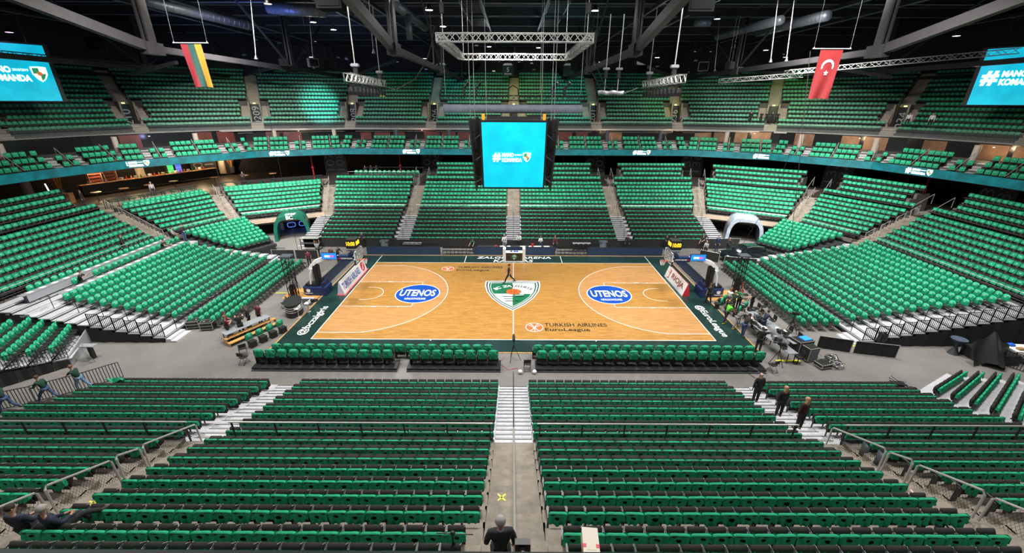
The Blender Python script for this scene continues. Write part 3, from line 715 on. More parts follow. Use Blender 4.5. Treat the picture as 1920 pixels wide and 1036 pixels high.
for s, side in ((-1, 'left'), (1, 'right')):
    K = 14 if s < 0 else 17
    # decks, one per row
    for k in range(4, 18 if s > 0 else 18):
        z = kz(k); xa, xb = 22.85+.8*(k-3), 22.85+.8*(k-2)
        if xa > 34.3: continue
        b = MB(); x0, x1 = sorted((s*xa, s*xb)); yn = -8.0
        b.box(x0, x1, yn, 8.4-.12*(k-4), z-.07, z, ALU); xx = s*xa; b.box(xx-.02, xx+.02, yn, 8.4-.12*(k-4), z-.20, z-.07, ALUD); b.box(min(xx, xx+s*.05), max(xx, xx+s*.05), yn, 8.3-.12*(k-4), z, z+.008, ALUD)
        b.box(x0+.02, x1-.02, yn+.1, yn+.2, 0, z-.07, ALUD); b.box(x0+.02, x1-.02, 7.6-.12*(k-4), 7.7-.12*(k-4), 0, z-.07, ALUD)
        t = b.build('platform_deck'); tag(t, 'aluminium platform deck under the %s chair row of the %s side' % (nth(k+1), side), 'platform', 'stepped decks on the %s side' % side)
    # curtain below the near edge and picket rails on it
    b = MB(); pts = []
    N = 26
    for i in range(N+1): x = 23.7+(34.4-23.7)*i/N; pts.append((s*x, -8.03+.035*math.sin(i*2.3)))
    for i in range(N):
        za = kz(4)+.155*max(0, int((abs(pts[i][0])-23.65)/.8))-.07
        a, c = pts[i], pts[i+1]; b.add([(a[0], a[1], 0), (c[0], c[1], 0), (c[0], c[1], za), (a[0], a[1], za)], [(0, 1, 2, 3) if s < 0 else (3, 2, 1, 0)], CURT)
    tag(b.build('skirt_curtain'), 'black curtain hanging below the near edge of the %s platforms' % side, 'curtain')
    for k in range(4, 10 if s < 0 else 17):
        b = MB(); xa = s*(22.85+.8*(k-3)); xb = s*(22.85+.8*(k-2)-.04); z = kz(k)
        picket(b, (xa, -7.95, 0), (xb, -7.95, 0), z, .95, BLACKM, .11, .012)
        for xx in (xa, xb): b.beam((xx, -7.95, z), (xx, -7.95, z+1.0), .045, .045, BLACKM)
        tag(b.build('picket_railing'), 'black picket guard rail at the near end of the %s deck, %s side' % (nth(k+1), side), 'railing', 'picket rails on the %s platforms' % side)
    b = MB()
    for k in range(4, 15, 2): 
        b = MB(); rail_loop(b, s*(22.9+.8*(k-3)), -6.8, kz(k), s); tag(b.build('guard_loop'), 'black looped handrail by the near end of the %s chair row, %s side' % (nth(k+1), side), 'railing', 'looped handrails on the %s platforms' % side)
    # steps from floor to decks
    b = MB(); 
    for j in range(2): x0, x1 = sorted((s*(22.9+.4*j), s*(23.65))); b.box(x0, x1, -8.0, -6.6, .0 if j == 0 else .12, .12 if j == 0 else .25, ALU)
    tag(b.build('aluminium_step'), 'low aluminium steps up to the %s platforms' % side, 'steps')
    rz = -PI/2 if s < 0 else PI/2
    for k in range(K):
        x = s*(20.85+.8*k+(.25 if k > 3 else 0)); z = kz(k); yn = -6.0 if s < 0 else -6.0-.07*max(0, k-9); yf = 6.4
        n = int((yf-yn)/.515)
        for q in range(n): covered.append((x, yn+.1+.515*q, z, rz, '%s chair from the near end, %s row, %s platforms' % (nth(q+1), nth(k+1), side)))
    # corner platforms in front of the far corner
    for k in range(8):
        o = -(.5+.8*k); z = 2.05-.155*k; S = SECS['left corner lower' if s < 0 else 'right corner lower']
        # parametrise along t, for left t runs from (−34.8,7.6) to (−31.8,14.2)
        u_lo = (.9+.08*k) if s < 0 else S.L-(.9+.08*k); 
        A = Vector((s*(33.7-(33.7-28.15)*k/7), 8.9-(8.9-7.9)*k/7, 0)); B_ = Vector((s*(31.0-(31.0-26.5)*k/7), 14.6-(14.6-10.6)*k/7, 0))
        d = (B_-A).normalized(); n = Vector((-d.y, d.x, 0)); n = n if n.x*s > 0 else -n   # outward
        b = MB(); ex = .45; p = [A-d*ex-n*.72, B_+d*ex-n*.72, B_+d*ex+n*.1, A-d*ex+n*.1]
        lo = [(v.x, v.y, max(0, z-.3)) for v in p]; hi = [(v.x, v.y, z) for v in p]
        if (Vector(hi[1])-Vector(hi[0])).cross(Vector(hi[2])-Vector(hi[1])).z < 0: lo = lo[::-1]; hi = hi[::-1]
        b.hexa(lo, hi, ALUD); 
        tag(b.build('platform_deck'), 'corner platform deck, %s from the top, %s side' % (nth(k+1), side), 'platform', 'corner decks on the %s side' % side)
        L = (B_-A).length; nn = int(L/.5)+1; rzz = math.atan2(-n.y, -n.x)-PI/2
        for q in range(nn):
            c = A+d*(.5*q+(L-.5*(nn-1))/2); covered.append((c.x, c.y, z, rzz, '%s chair, %s row down, %s corner platforms' % (nth(q+1), nth(k+1), side)))
    A, B_ = Vector((s*27.3, 6.9, 0)), Vector((s*25.6, 10.3, 0)); b = MB()
    for i in range(14):
        a, c = A.lerp(B_, i/14), A.lerp(B_, (i+1)/14); j = .04*math.sin(i*2); b.add([(a.x+j, a.y, 0), (c.x-j, c.y, 0), (c.x-j, c.y, .95), (a.x+j, a.y, .95)], [(0, 1, 2, 3)], CURT)
    tag(b.build('skirt_curtain'), 'black curtain along the foot of the %s corner platforms' % side, 'curtain')
    # side aisle between the side decks and the corner platforms
    b = MB()
    for k in range(10):
        z = 2.0-.2*k; xa = 33.6-.62*k; p0 = Vector((s*xa, 7.6-.13*k, 0)); b.box(*sorted((s*xa, s*(xa+.66))), 6.9-.1*k, 8.3-.08*k, max(0, z-.2), z, ALU); b.box(*sorted((s*xa, s*(xa+.05))), 6.9-.1*k, 8.3-.08*k, z, z+.005, ALUD)
    tag(b.build('aluminium_stairs'), 'aluminium stair flight between the %s platforms and the corner' % side, 'stairs', 'aluminium stair flights between the seats')
# rotated chair block, near left corner
FK = [Vector((-29.9-.75*k, -7.65-.15*k, 0)) for k in range(6)]; NK = [Vector((-28.1-.66*k, -10.8-.62*k, 0)) for k in range(6)]
for k in range(6):
    A, B_ = NK[k], FK[k]; d = (B_-A).normalized(); n = Vector((-d.y, d.x, 0)); n = n if n.x < 0 else -n; z = .55+.155*k
    b = MB(); p = [A-d*.35-n*.78, B_+d*.2-n*.78, B_+d*.2+n*.08, A-d*.35+n*.08]; b.hexa([(v.x, v.y, z-.07) for v in p], [(v.x, v.y, z) for v in p], ALU) if (p[1]-p[0]).cross(p[2]-p[1]).z > 0 else b.hexa([(v.x, v.y, z-.07) for v in p[::-1]], [(v.x, v.y, z) for v in p[::-1]], ALU)
    tag(b.build('platform_deck'), 'near corner platform deck carrying the %s chair row, left' % nth(k+1), 'platform', 'near left corner decks')
    L = (B_-A).length; nn = int(L/.5)+1; rzz = math.atan2(-n.y, -n.x)-PI/2
    for q in range(nn): c = A+d*.5*q; covered.append((c.x, c.y, z, rzz, '%s chair, %s row, near left corner platforms' % (nth(q+1), nth(k+1))))
b = MB(); P0, P1 = Vector((-27.37, -10.75, 0)), Vector((-28.75, -7.95, 0)); b.add([(P0.x, P0.y, 0), (P1.x, P1.y, 0), (P1.x, P1.y, 1.0), (P0.x, P0.y, .62), (P0.x-.06, P0.y-.03, 0), (P1.x-.06, P1.y-.03, 0), (P1.x-.06, P1.y-.03, 1.0), (P0.x-.06, P0.y-.03, .62)], [(0, 1, 2, 3), (7, 6, 5, 4), (3, 2, 6, 7), (0, 3, 7, 4), (1, 5, 6, 2)], GREY)
tag(b.build('grey_board'), 'grey panel closing the end of the near left corner platforms', 'panel')
b = MB(); Q = Vector((-31.2, -15.2, 0))
for i in range(24):
    a, c = P0.lerp(Q, i/24), P0.lerp(Q, (i+1)/24); j = .04*math.sin(i*2.1); zt = .5+.06*i*.6; b.add([(a.x+j, a.y-.05, 0), (c.x-j, c.y-.05, 0), (c.x-j, c.y-.05, zt), (a.x+j, a.y-.05, zt)], [(3, 2, 1, 0)], CURT)
tag(b.build('skirt_curtain'), 'black curtain below the front of the near left corner platforms', 'curtain')
for k in range(6):
    b = MB(); a = P0.lerp(Q, k/6); c = P0.lerp(Q, (k+.95)/6); picket(b, (a.x, a.y, 0), (c.x, c.y, 0), .6+.155*k, .9, BLACKM, .13, .012)
    tag(b.build('picket_railing'), 'black picket guard rail before the %s deck, near left corner' % nth(k+1), 'railing', 'picket rails, near left corner')
# chairs behind the press tables (left)
for j, (x, z) in enumerate(((-32.75, 2.1), (-34.2, 2.25))):
    for q in range(22):
        if (j == 0 and q in (4, 5)) or (j == 0 and q < 3): continue
        covered.append((x, -5.6+.57*q, z, -PI/2, '%s chair from the near end behind the %s press table' % (nth(q+1), ('front', 'rear')[j])))
for j, (x, z, ya) in enumerate(((-31.95, 2.62, -5.9), (-33.55, 2.90, -6.9))):
    t = thing('press_table', 'long grey press table on the left side, %s of two' % ('lower', 'upper')[j], 'table', (x, 0, 0), group='press tables')
    b = MB(); b.box(-.24, .24, ya, 6.2, z-.03, z, GREY); b.build('tabletop', t)
    b = MB(); b.box(.19, .22, ya+.2, 6.2, z-.55, z-.03, GREY); b.build('front_panel', t)
    for q in range(6):
        b = MB(); y = ya+.3+q*2.3; b.box(-.2, .18, y, y+.04, z-.73, z-.03, DKGREY); b.build('leg', t)
    for q in range(int((6.0-ya)/.85)):
        b = MB(); yy = ya+.5+.85*q; b.box(x-.17, x+.13, yy, yy+.33, z+.001, z+.006, WHITE); tag(b.build('paper_sheet'), 'white paper on the %s press table, %s from the near end' % (('lower', 'upper')[j], nth(q+1)), 'paper', 'papers on the press tables')
for j, zz in ((0, 1.95), (1, 2.12)):
    b = MB(); b.box(-33.05-1.5*j, -32.1-1.35*j, -8.0, 8.0, zz-.1, zz+.14*(j == 0), ALU); tag(b.build('platform_deck'), 'long aluminium deck behind the %s press table' % ('lower', 'upper')[j], 'platform', 'press decks')
place('folding_chair', CP, covered, 'folding chairs under green covers', 'black folding chair, %s', 'chair', CVS, 'seat_cover', 'green cover on the %s', 'cover', 'green covers on the folding chairs', 300,
      stuff_proto=CHL, stufflab='remaining black folding chairs on both side platforms', stuffcov='green covers on the remaining folding chairs')
# angled telescopic rows at the right
angs = []
for k in range(7):
    A = Vector((22.95+.05*k, -13.95-.83*k, 0)); B_ = Vector((26.4+.35*k, -12.15-.45*k, 0)); z = .22+.258*k; d = (B_-A).normalized(); n = Vector((d.y, -d.x, 0)); rzz = math.atan2(-n.y, -n.x)-PI/2
    p = [A-d*.9+n*.05, A-d*.9-n*.78, B_+d*.1-n*.78, B_+d*.1+n*.05]; b = MB()
    if (p[1]-p[0]).cross(p[2]-p[1]).z < 0: p = p[::-1]
    b.hexa([(v.x, v.y, max(0, z-.2)) for v in p], [(v.x, v.y, z) for v in p], ALU); tag(b.build('platform_deck'), 'angled platform deck at the right edge, %s row' % nth(k+1), 'platform', 'angled decks at the right')
    L = (B_-A).length; nn = int(L/.5)
    for q in range(nn): c = A+d*(.5*q+.25); angs.append((c.x, c.y, z, rzz, '%s from the aisle, %s angled row at the right edge' % (nth(q+1), nth(k+1))))
cnt = 0
pr = None
for s_ in angs:
    if not inframe((s_[0], s_[1], s_[2]+.7), 10): continue
    if pr is None:
        pr = thing('angled_seat', 'black folded seat, '+s_[4], 'seat', s_[:3], s_[3], 'angled seats at the right edge')
        for pn, me in SP['B'].items(): link(pn, me, pr)
    else: dup(pr, s_[:3], s_[3], 'black folded seat, '+s_[4])
    tag(link('seat_shirt', SHB[R_.randrange(8)], None, s_[:3], s_[3]), 'green T-shirt over the seat, '+s_[4], 'shirt', 'shirts on the angled seats')
for k in range(5):
    b = MB(); x, y, z = 22.3+.05*k, -14.3-.83*k, .25+.258*k
    b.tube([(x+.2, y, z), (x+.2, y, z+.75), (x-.5, y-.45, z+.75), (x-.55, y-.5, z)], .02, BLACKM, 5); tag(b.build('guard_loop'), 'black bent handrail at the start of the %s angled row' % nth(k+1), 'railing', 'handrails of the angled rows')

# ---------------- courtside padded seats ----------------
def court_seat_mesh():
    P = {}
    b = MB(); slab(b, .54, [(.05, .40), (.0, .6), (-.04, .85), (-.06, 1.02)], BLACKF, .11); P['backrest'] = b.mesh('backrest', True)
    b = MB(); b.rbox(-.26, .26, .03, .52, .36, .47, BLACKF, .04); P['cushion'] = b.mesh('cushion')
    b = MB(); b.rbox(-.34, -.28, -.02, .42, .60, .65, DKGREY, .02); P['armrest'] = b.mesh('armrest')
    b = MB()
    b.box(-.33, -.29, .02, .38, 0, .61, BLACK); b.box(-.3, .3, .1, .3, .2, .36, BLACK); P['base'] = b.mesh('base')
    return P
CS = court_seat_mesh()
def big_cover(seed):
    r = random.Random(seed); b = MB(); ph = r.uniform(0, 6); w, zt, zb = .60, 1.07, .52+r.uniform(-.03, .03)
    def f(u, v):
        prof = [(.10, zb+.1), (.10, zt-.15), (.05, zt-.01), (-.06, zt+.01), (-.14, zt-.14), (-.13, zb+.15), (-.10, zb)]
        k = v*(len(prof)-1); i = min(int(k), len(prof)-2); q = k-i; y = prof[i][0]*(1-q)+prof[i+1][0]*q; z = prof[i][1]*(1-q)+prof[i+1][1]*q
        e = 1-abs(2*u-1)**4; y = -.01+(y+.01)*(.4+.6*e); z -= .07*abs(2*u-1)**4*(z > .8)+.03*abs(2*u-1)**2
        y += .016*math.sin(u*11+ph+z*16)*(z < zt-.08)-.012*math.sin((z-zb)*22+ph)*e*(y < 0)
        return ((u-.5)*w*(1-.1*(z < .7)), y, z)
    b.grid(f, 14, 14, GREEN)
    for s in (0, 1): b.grid(lambda u, v: ((s-.5)*w*(1-.1*(f(0, u)[2] < .7)), f(0, u)[1]*(1-v)-.01*v, f(0, u)[2]*(1-v)+.8*v), 14, 1, GREEN)
    b.ell((r.uniform(-.03, .03), -.145, zt-.10), .055, .012, .045, BLACK, 8, 4)
    b.add([(-.025, -.165, zt-.12), (.025, -.165, zt-.12), (.02, -.168, zt-.08), (-.02, -.168, zt-.08)], [(0, 1, 2, 3)], WHITE)
    return b.mesh('seat_cover', True)
BC = [big_cover(i) for i in range(8)]
pr = None
for row, nm, y, z, lst in (('front', 'left', -9.78, .0, [(-15.0+.705*i) for i in range(20)]), ('front', 'right', -9.78, .0, [(1.55+.705*i) for i in range(20)]),
                           ('rear', 'left', -10.78, .22, [(-15.55+.715*i) for i in range(12)]), ('rear', 'middle', -10.78, .22, [(-6.05+.69*i) for i in range(8)]), ('rear', 'right', -10.78, .22, [(1.75+.70*i) for i in range(20)])):
    for i, x in enumerate(lst):
        L_ = '%s, %s courtside row, %s' % (nth(i+1)+' seat from the left', row, nm)
        if pr is None:
            pr = thing('courtside_seat', 'black padded '+L_, 'seat', (x, y, z), 0, 'padded courtside seats')
            for pn, me in CS.items(): link(pn, me, pr)
        else: dup(pr, (x, y, z), 0, 'black padded '+L_)
        o = link('padded_cover', BC[R_.randrange(8)], None, (x, y, z), R_.uniform(-.03, .03)); tag(o, 'green cover, '+L_, 'cover', 'green covers on the courtside seats')
for j, (x0, x1) in enumerate(((-15.95, -7.1), (-6.5, -.78), (1.35, 15.4))):
    t = thing('seat_riser', 'low black riser under the rear courtside seats, %s' % ('left of the gap', 'left of the camera', 'right of the camera')[j], 'platform', ((x0+x1)/2, -10.7, 0), group='courtside risers'); h = (x1-x0)/2
    b = MB(); b.box(-h, h, -.5, .45, .17, .22, BLACK); b.box(-h, h, -.50, -.46, .10, .17, BLACKM); b.box(-h+.05, h-.05, -.45, .4, .0, .17, BLACK); b.build('deck', t)
    b = MB(); b.box(-h, h, -.56, -.50, .02, .08, DKGREY); b.build('bumper_strip', t)
    b = MB()
    n = int((x1-x0)/.7)
    for i in range(n):
        for q in range(4): xx = -h+.4+.7*i+.05*q; b.box(xx, xx+.025, -.505, -.498, .12, .14, GREY)
    b.build('seat_numbers', t)

for i in range(3):
    t = thing('folded_chair', 'folded black chair heaped at the start of the angled rows, %s' % ('bottom', 'middle', 'top')[i], 'chair', (22.1+.12*i, -12.75+.1*i, .05+.1*i), .5+.5*i, 'heaped folded chairs')
    b = MB(); b.rbox(-.2, .2, -.25, .2, .04, .08, BLACK, .012); b.build('seat', t); b = MB(); b.rbox(-.2, .2, .25, .45, .06, .09, BLACK, .01); b.build('backrest', t)
    b = MB(); [b.tube([(q, -.5, .02), (q, 0, .08), (q, .5, .22+.1*i)], .014, BLACKM, 5) for q in (-.22, .22)]; b.tube([(-.22, .5, .22+.1*i), (.22, .5, .22+.1*i)], .014, BLACKM, 5); b.build('frame', t)
b = MB(); b.tube([(14.1, -12.6, .15), (14.1, -12.6, 1.0), (13.9, -12.3, 1.1), (13.7, -12.0, 1.05), (13.6, -12.1, .7), (13.9, -12.5, .6)], .025, BLACKM, 5); tag(b.build('guard_loop'), 'black looped handrail at the foot of the near right stairs', 'railing')
b = MB(); b.grid(lambda u, v: (-22.4+.9*u, -13.7+.35*v+.05*math.sin(u*9), 1.02+.08*math.sin(u*7+v*5)+.06*math.cos(v*9)), 12, 6, GREEN); tag(b.build('shirt_pile'), 'crumpled green T-shirts lying at the left end of the first row', 'shirts')
# ---------------- ribbon board and club balcony ----------------
RB = [(-47.4, -12), (-46.2, 2), (-45.0, 8.5), (-43.0, 15.0), (-34.5, 25.4), (-24.5, 29.6), (24.5, 29.3), (34.0, 25.0), (41.3, 17.0), (43.9, 8), (45.0, 2), (46.4, -12)]
TEAL = mat('led_teal', (.0, .085, .10), .5, emit=(.0, .09, .105), es=1.0, noise=.35, nscale=1.2)
TEALB = mat('led_teal_bright', (.0, .42, .58), .5, emit=(.0, .42, .58), es=1.05, noise=.14, nscale=.9)
LEDW = mat('led_white', (.9, .9, .9), .5, emit=(.9, .97, 1), es=1.6)
LEDK = mat('led_black', (.02, .05, .05), .5)
LEDO = mat('led_orange', (.8, .2, .05), .5, emit=(.8, .2, .05), es=.7)
LEDG = mat('led_green', (.02, .3, .12), .5, emit=(.02, .3, .12), es=.8)
b = MB(); band(b, ring(RB, 0), ring(RB, 14.5), 8.22, 8.6, DARK); struct(b.build('ceiling_concourse'), 'balcony slab over the lower concourse')
t = thing('ribbon_board', 'long teal LED ribbon board running round the balcony front', 'LED board')
b = MB(); band(b, ring(RB, -.12), ring(RB, .02), 8.18, 9.06, BLACK); b.build('housing', t)
b = MB()
for i in range(len(RB)-1):
    P, tt, n, L = frame(RB[i], RB[i+1]); a, c = P-n*.13, P+tt*L-n*.13
    q = [(a.x, a.y, 8.22), (c.x, c.y, 8.22), (c.x, c.y, 9.03), (a.x, a.y, 9.03)]
    if (Vector(q[1])-Vector(q[0])).cross(Vector(q[2])-Vector(q[1])).dot(-n) < 0: q = q[::-1]
    b.add(q, [(0, 1, 2, 3)], TEAL)
b.build('screen', t)
def crest(mb, M, h):  # small shield
    o = mb.T; mb.T = M; w = h*.42
    pts = [(-w, .5*h), (0, .54*h), (w, .5*h), (w*.95, 0), (w*.5, -.32*h), (0, -.5*h), (-w*.5, -.32*h), (-w*.95, 0)]
    mb.add([(x, y, 0) for x, y in pts], [tuple(range(8))[::-1]], LEDW)
    k = .8; mb.add([(-w*k, .42*h, .004), (0, .44*h, .004), (0, .05*h, .004), (-w*k, .05*h, .004)], [(3, 2, 1, 0)][::1], LEDG)
    mb.add([(0, .05*h, .004), (w*.76, .05*h, .004), (w*.4, -.28*h, .004), (0, -.42*h, .004)], [(3, 2, 1, 0)], LEDG); mb.add([(x*w*.35, .05*h+y*w*.35, .008) for x, y in ellp(0, 0, 1, 1, 10)], [tuple(range(10))], LEDO); mb.T = o
def slogan(parent, M, h, year=True):
    """#MANO / KOMANDA with shield; M maps local x right, y up, z out; h = total height"""
    def tx(s_, x, y, hh, ww, bold=.045):
        me = text_mesh(s_, width=ww, height=hh, extrude=.002, bold=bold); me.materials.clear(); me.materials.append(LEDW); o = link('lettering', me, parent); o.matrix_local = M @ Mt((x, y, .01)); return o
    tx('#', -1.62*h, 0, h*.98, .88*h, .04); tx('MANO', -.42*h, .27*h, h*.42, 1.25*h); tx('KOMANDA', .02*h, -.27*h, h*.44, 2.15*h)
    tx('2018/2019', .68*h, .27*h, h*.16, .8*h, .01)
    mb = MB(); crest(mb, M @ Mt((1.62*h, 0, .012)), h); mb.build('shield', parent)
def onribbon(px, py, zc=8.63):
    """frame on the ribbon at the point nearest x,y"""
    best = None
    for i in range(len(RB)-1):
        P, tt, n, L = frame(RB[i], RB[i+1]); s = max(.5, min(L-.5, (Vector((px, py, 0))-P).dot(tt))); q = P+tt*s; d = (q-Vector((px, py, 0))).length
        if best is None or d < best[0]: best = (d, q, n)
    q, n = best[1], best[2]; z = -n; x = Vector((0, 0, 1)).cross(z).normalized(); m = Matrix((x, Vector((0, 0, 1)), z)).transposed().to_4x4(); m.translation = q-n*.135+Vector((0, 0, zc)); return m
for px, py in ((-43.2, 16.2), (-32.2, 27.2), (-14.6, 29.5), (18.2, 29.4), (33.5, 25.6), (42.6, 12.4)):
    slogan(t, onribbon(px, py), .60)
# club balcony: three stepped rows, blocks of seats along the arc length
def walk(V, s, off=0.):
    """point at arc length s from the middle of the far edge along polyline V"""
    mid = [i for i in range(len(V)-1) if V[i][0] < 0 < V[i+1][0] and V[i][1] > 15][0]
    P, tt, n, L = frame(V[mid], V[mid+1]); base = -P.x/tt.x
    i = mid; u = base+s
    while u > L and i < len(V)-2: u -= L; i += 1; P, tt, n, L = frame(V[i], V[i+1])
    while u < 0 and i > 0: i -= 1; P, tt, n, L = frame(V[i], V[i+1]); u += L
    p = P+tt*u+n*off; return p, tt, n
b = MB(); CZ = [8.66, 9.22, 9.78]
for j in range(3): band(b, ring(RB, .05+.8*j), ring(RB, .05+.8*(j+1) if j < 2 else 6.9), CZ[j]-.5, CZ[j], CONCD)
struct(b.build('floor_balcony'), 'stepped floor of the club balcony')
CLUBS = MB(); o_ = CLUBS; o_.box(-.22, .22, -.06, .02, .2, .80, BLACK); o_.box(-.21, .21, .05, .42, .34, .42, BLACKF); o_.box(-.04, .04, 0, .3, 0, .34, BLACK)
o_.grid(lambda u, v: ((u-.5)*.48*(1-.05*v), .03+.05*v-.02*math.cos(PI*(u-.5)), .86-.42*v-.04*(2*u-1)**4*(1-v)), 4, 3, GREEN); o_.grid(lambda u, v: ((u-.5)*.48, .03-.10*v, .86+.015*math.sin(PI*v)-.04*(2*u-1)**4-.1*max(0, v-.66)*3), 4, 3, GREEN)
o_.add([(-.10, .07, .74), (.10, .07, .74), (.10, .08, .69), (-.10, .08, .69)], [(3, 2, 1, 0)], PRINT)
CLUBM = CLUBS.mesh('club_seat')
b = MB(); b.box(-.3, .3, -.02, .02, .2, .205, DARK); club = []
rails = []
for side in (-1, 1):
    for m in range(-1, 8):
        c = side*(10.35+7.8*m)
        if m == -1: c = side*2.55
        for j in range(3):
            for sg in (-1, 1):
                for q in range(4):
                    s_ = c+sg*(.42+.555*(q+.0)+.0); p, tt, n = walk(RB, s_, .55+.8*j); club.append((p.x, p.y, CZ[j], math.atan2(-n.y, -n.x)-PI/2, abs(s_)))
        rails.append((c, 0))
        c2 = c+side*3.9
        for j in range(2):
            for sg in (-1, 1):
                p, tt, n = walk(RB, c2+sg*.42, .55+.8*j); club.append((p.x, p.y, CZ[j], math.atan2(-n.y, -n.x)-PI/2, abs(c2)))
        rails.append((c2, 1))
club = [c for c in club if inframe((c[0], c[1], c[2]+.8), 12)]; club.sort(key=lambda c: depth(c[:3])); 
# count seats along each row for the labels
cl2 = {}
for c in club: cl2.setdefault((c[0] > 0, c[2]), []).append(c)
lab_of = {}
for (rt, z), L_ in cl2.items():
    L_.sort(key=lambda c: math.atan2(c[1]+5, abs(c[0])))
    for i, c in enumerate(L_): lab_of[c] = '%s seat from the %s frame edge in the %s balcony row' % (nth(i+1), 'right' if rt else 'left', ('front', 'middle', 'rear')[CZ.index(z)])
for i, c in enumerate(club[:300]):
    o = link('club_seat', CLUBM, None, c[:3], c[3]); tag(o, 'green covered '+lab_of[c], 'seat', 'club balcony seats')
if club[300:]: merge('club_seats', [(CLUBM, [c[:4] for c in club[300:]])], 'green covered club balcony seats of the far middle', 'seats')
def wordpos(P): return ('far left' if P.x < -26 and P.y > 18 else 'left' if P.x < -26 else 'far right' if P.x > 26 and P.y > 18 else 'right' if P.x > 26 else 'middle left' if P.x < 0 else 'middle right')
i_ = 0
for c, k in rails:
    p, tt, n = walk(RB, c, 0.15); q, _, _ = walk(RB, c, 2.3)
    if not inframe((p.x, p.y, 9.6), 10): continue
    b = MB(); a0, a1 = Vector((p.x, p.y, 9.15)), Vector((q.x, q.y, 10.75)); b.tube([a0, a1, a1+Vector((0, 0, -1.0))], .035, STEEL, 6); m_ = a0.lerp(a1, .5); b.tube([m_, m_+Vector((0, 0, -.8))], .02, STEEL, 5)
    i_ += 1; tag(b.build('balcony_handrail'), 'sloping steel balcony handrail, %s to the %s of the centre' % (nth(1+sum(1 for c_, k_ in rails if c_*c > 0 and abs(c_) < abs(c))), 'left' if c < 0 else 'right'), 'handrail', 'balcony handrails')
STEPG = mat('step_grey', (.22, .22, .22), .6)
for side in (-1, 1):
    for m in range(-1, 7):
        c = side*(10.35+7.8*m) if m >= 0 else side*2.55
        for e in (c+side*2.9, c+side*4.95):
            b = MB(); p, tt, n = walk(RB, e, 0)
            if not inframe((p.x, p.y, 9.6), 5): continue
            for j in range(5): a = p+n*(.1+.4*j); z = CZ[0]+.12+.27*j; x0 = a-tt*.35; x1 = a+tt*.35; lo = [x0, x1, x1+n*.38, x0+n*.38]; lo = lo if (lo[1]-lo[0]).cross(lo[2]-lo[1]).z > 0 else lo[::-1]; b.hexa([(v.x, v.y, max(8.67, z-.28)) for v in lo], [(v.x, v.y, z-.06) for v in lo], STEPG); b.hexa([(v.x, v.y, z-.06) for v in lo], [(v.x, v.y, z) for v in lo], ALU)
            tag(b.build('balcony_steps'), 'small grey steps between balcony seats, %s flight to the %s of the centre' % (nth(2*max(m, -1)+3+(1 if abs(e-c) > 4 else 0)), 'left' if side < 0 else 'right'), 'steps', 'balcony steps')
# suites behind the balcony: panelled back wall, warm lit on the right
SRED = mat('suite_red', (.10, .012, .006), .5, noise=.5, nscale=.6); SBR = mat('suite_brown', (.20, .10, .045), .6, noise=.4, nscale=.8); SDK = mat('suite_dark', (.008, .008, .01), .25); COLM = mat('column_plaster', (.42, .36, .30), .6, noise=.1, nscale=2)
b = MB(); r = random.Random(5)
band(b, ring(RB, 6.9), ring(RB, 7.1), 9.7, 11.4, SDK)
struct(b.build('wall_suites'), 'dark glazed wall of the suites')
ip = 0
for s_ in np.arange(-70, 70, 2.6):
    p, tt, n = walk(RB, float(s_), 6.85)
    if not inframe((p.x, p.y, 10.5), 10): continue
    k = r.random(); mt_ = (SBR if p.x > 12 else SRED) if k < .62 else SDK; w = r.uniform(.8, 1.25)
    b = MB(); a, c = p-tt*w, p+tt*w; q = [a, c, c+n*.04, a+n*.04]; q = q if (q[1]-q[0]).cross(q[2]-q[1]).z > 0 else q[::-1]
    b.hexa([(v.x, v.y, 9.78) for v in q], [(v.x, v.y, 11.3) for v in q], mt_)
    if mt_ is not SDK: ip += 1; struct(b.build('wall_panel'), 'panel of the suite wall behind the balcony')
b = MB()
for s_ in np.arange(-72, 72, 7.8):
    p, tt, n = walk(RB, float(s_), 3.2)
    b = MB(); b.lathe([(.28, 9.7), (.28, 11.4)], COLM if abs(p.x) > 25 else DKGREY, 14, (p.x, p.y, 0))
    if inframe((p.x, p.y, 10.5), 5): struct(b.build('wall_column'), 'round column in front of the suites')
# warm suite lights
for s_, e, cc in ((14, 60, (1, .7, .4)), (24, 70, (1, .75, .45)), (33, 90, (1, .75, .45)), (43, 130, (1, .7, .4)), (53, 130, (1, .7, .4)), (-14, 40, (1, .5, .3)), (-30, 60, (1, .7, .5)), (-45, 50, (.5, .5, 1))):
    p, tt, n = walk(RB, s_, 5.2); l = bpy.data.lights.new('suite_lamp', 'POINT'); l.energy = e; l.color = cc; l.shadow_soft_size = .1; o = bpy.data.objects.new('suite_lamp', l); COL.objects.link(o); o.location = (p.x, p.y, 11.0)
    b = MB(); b.lathe([(.001, 11.2), (.09, 11.2), (.1, 11.14), (.001, 11.14)], WHITEE, 10, (p.x, p.y, 0)); tag(b.build('suite_downlight'), 'small ceiling lamp over the suites, %s' % {14: 'first right of centre', 24: 'second right of centre', 33: 'third right of centre', 43: 'fourth right of centre', 53: 'fifth right of centre', -14: 'first left of centre', -30: 'second left of centre', -45: 'third left of centre'}[s_], 'lamp', 'suite ceiling lamps')
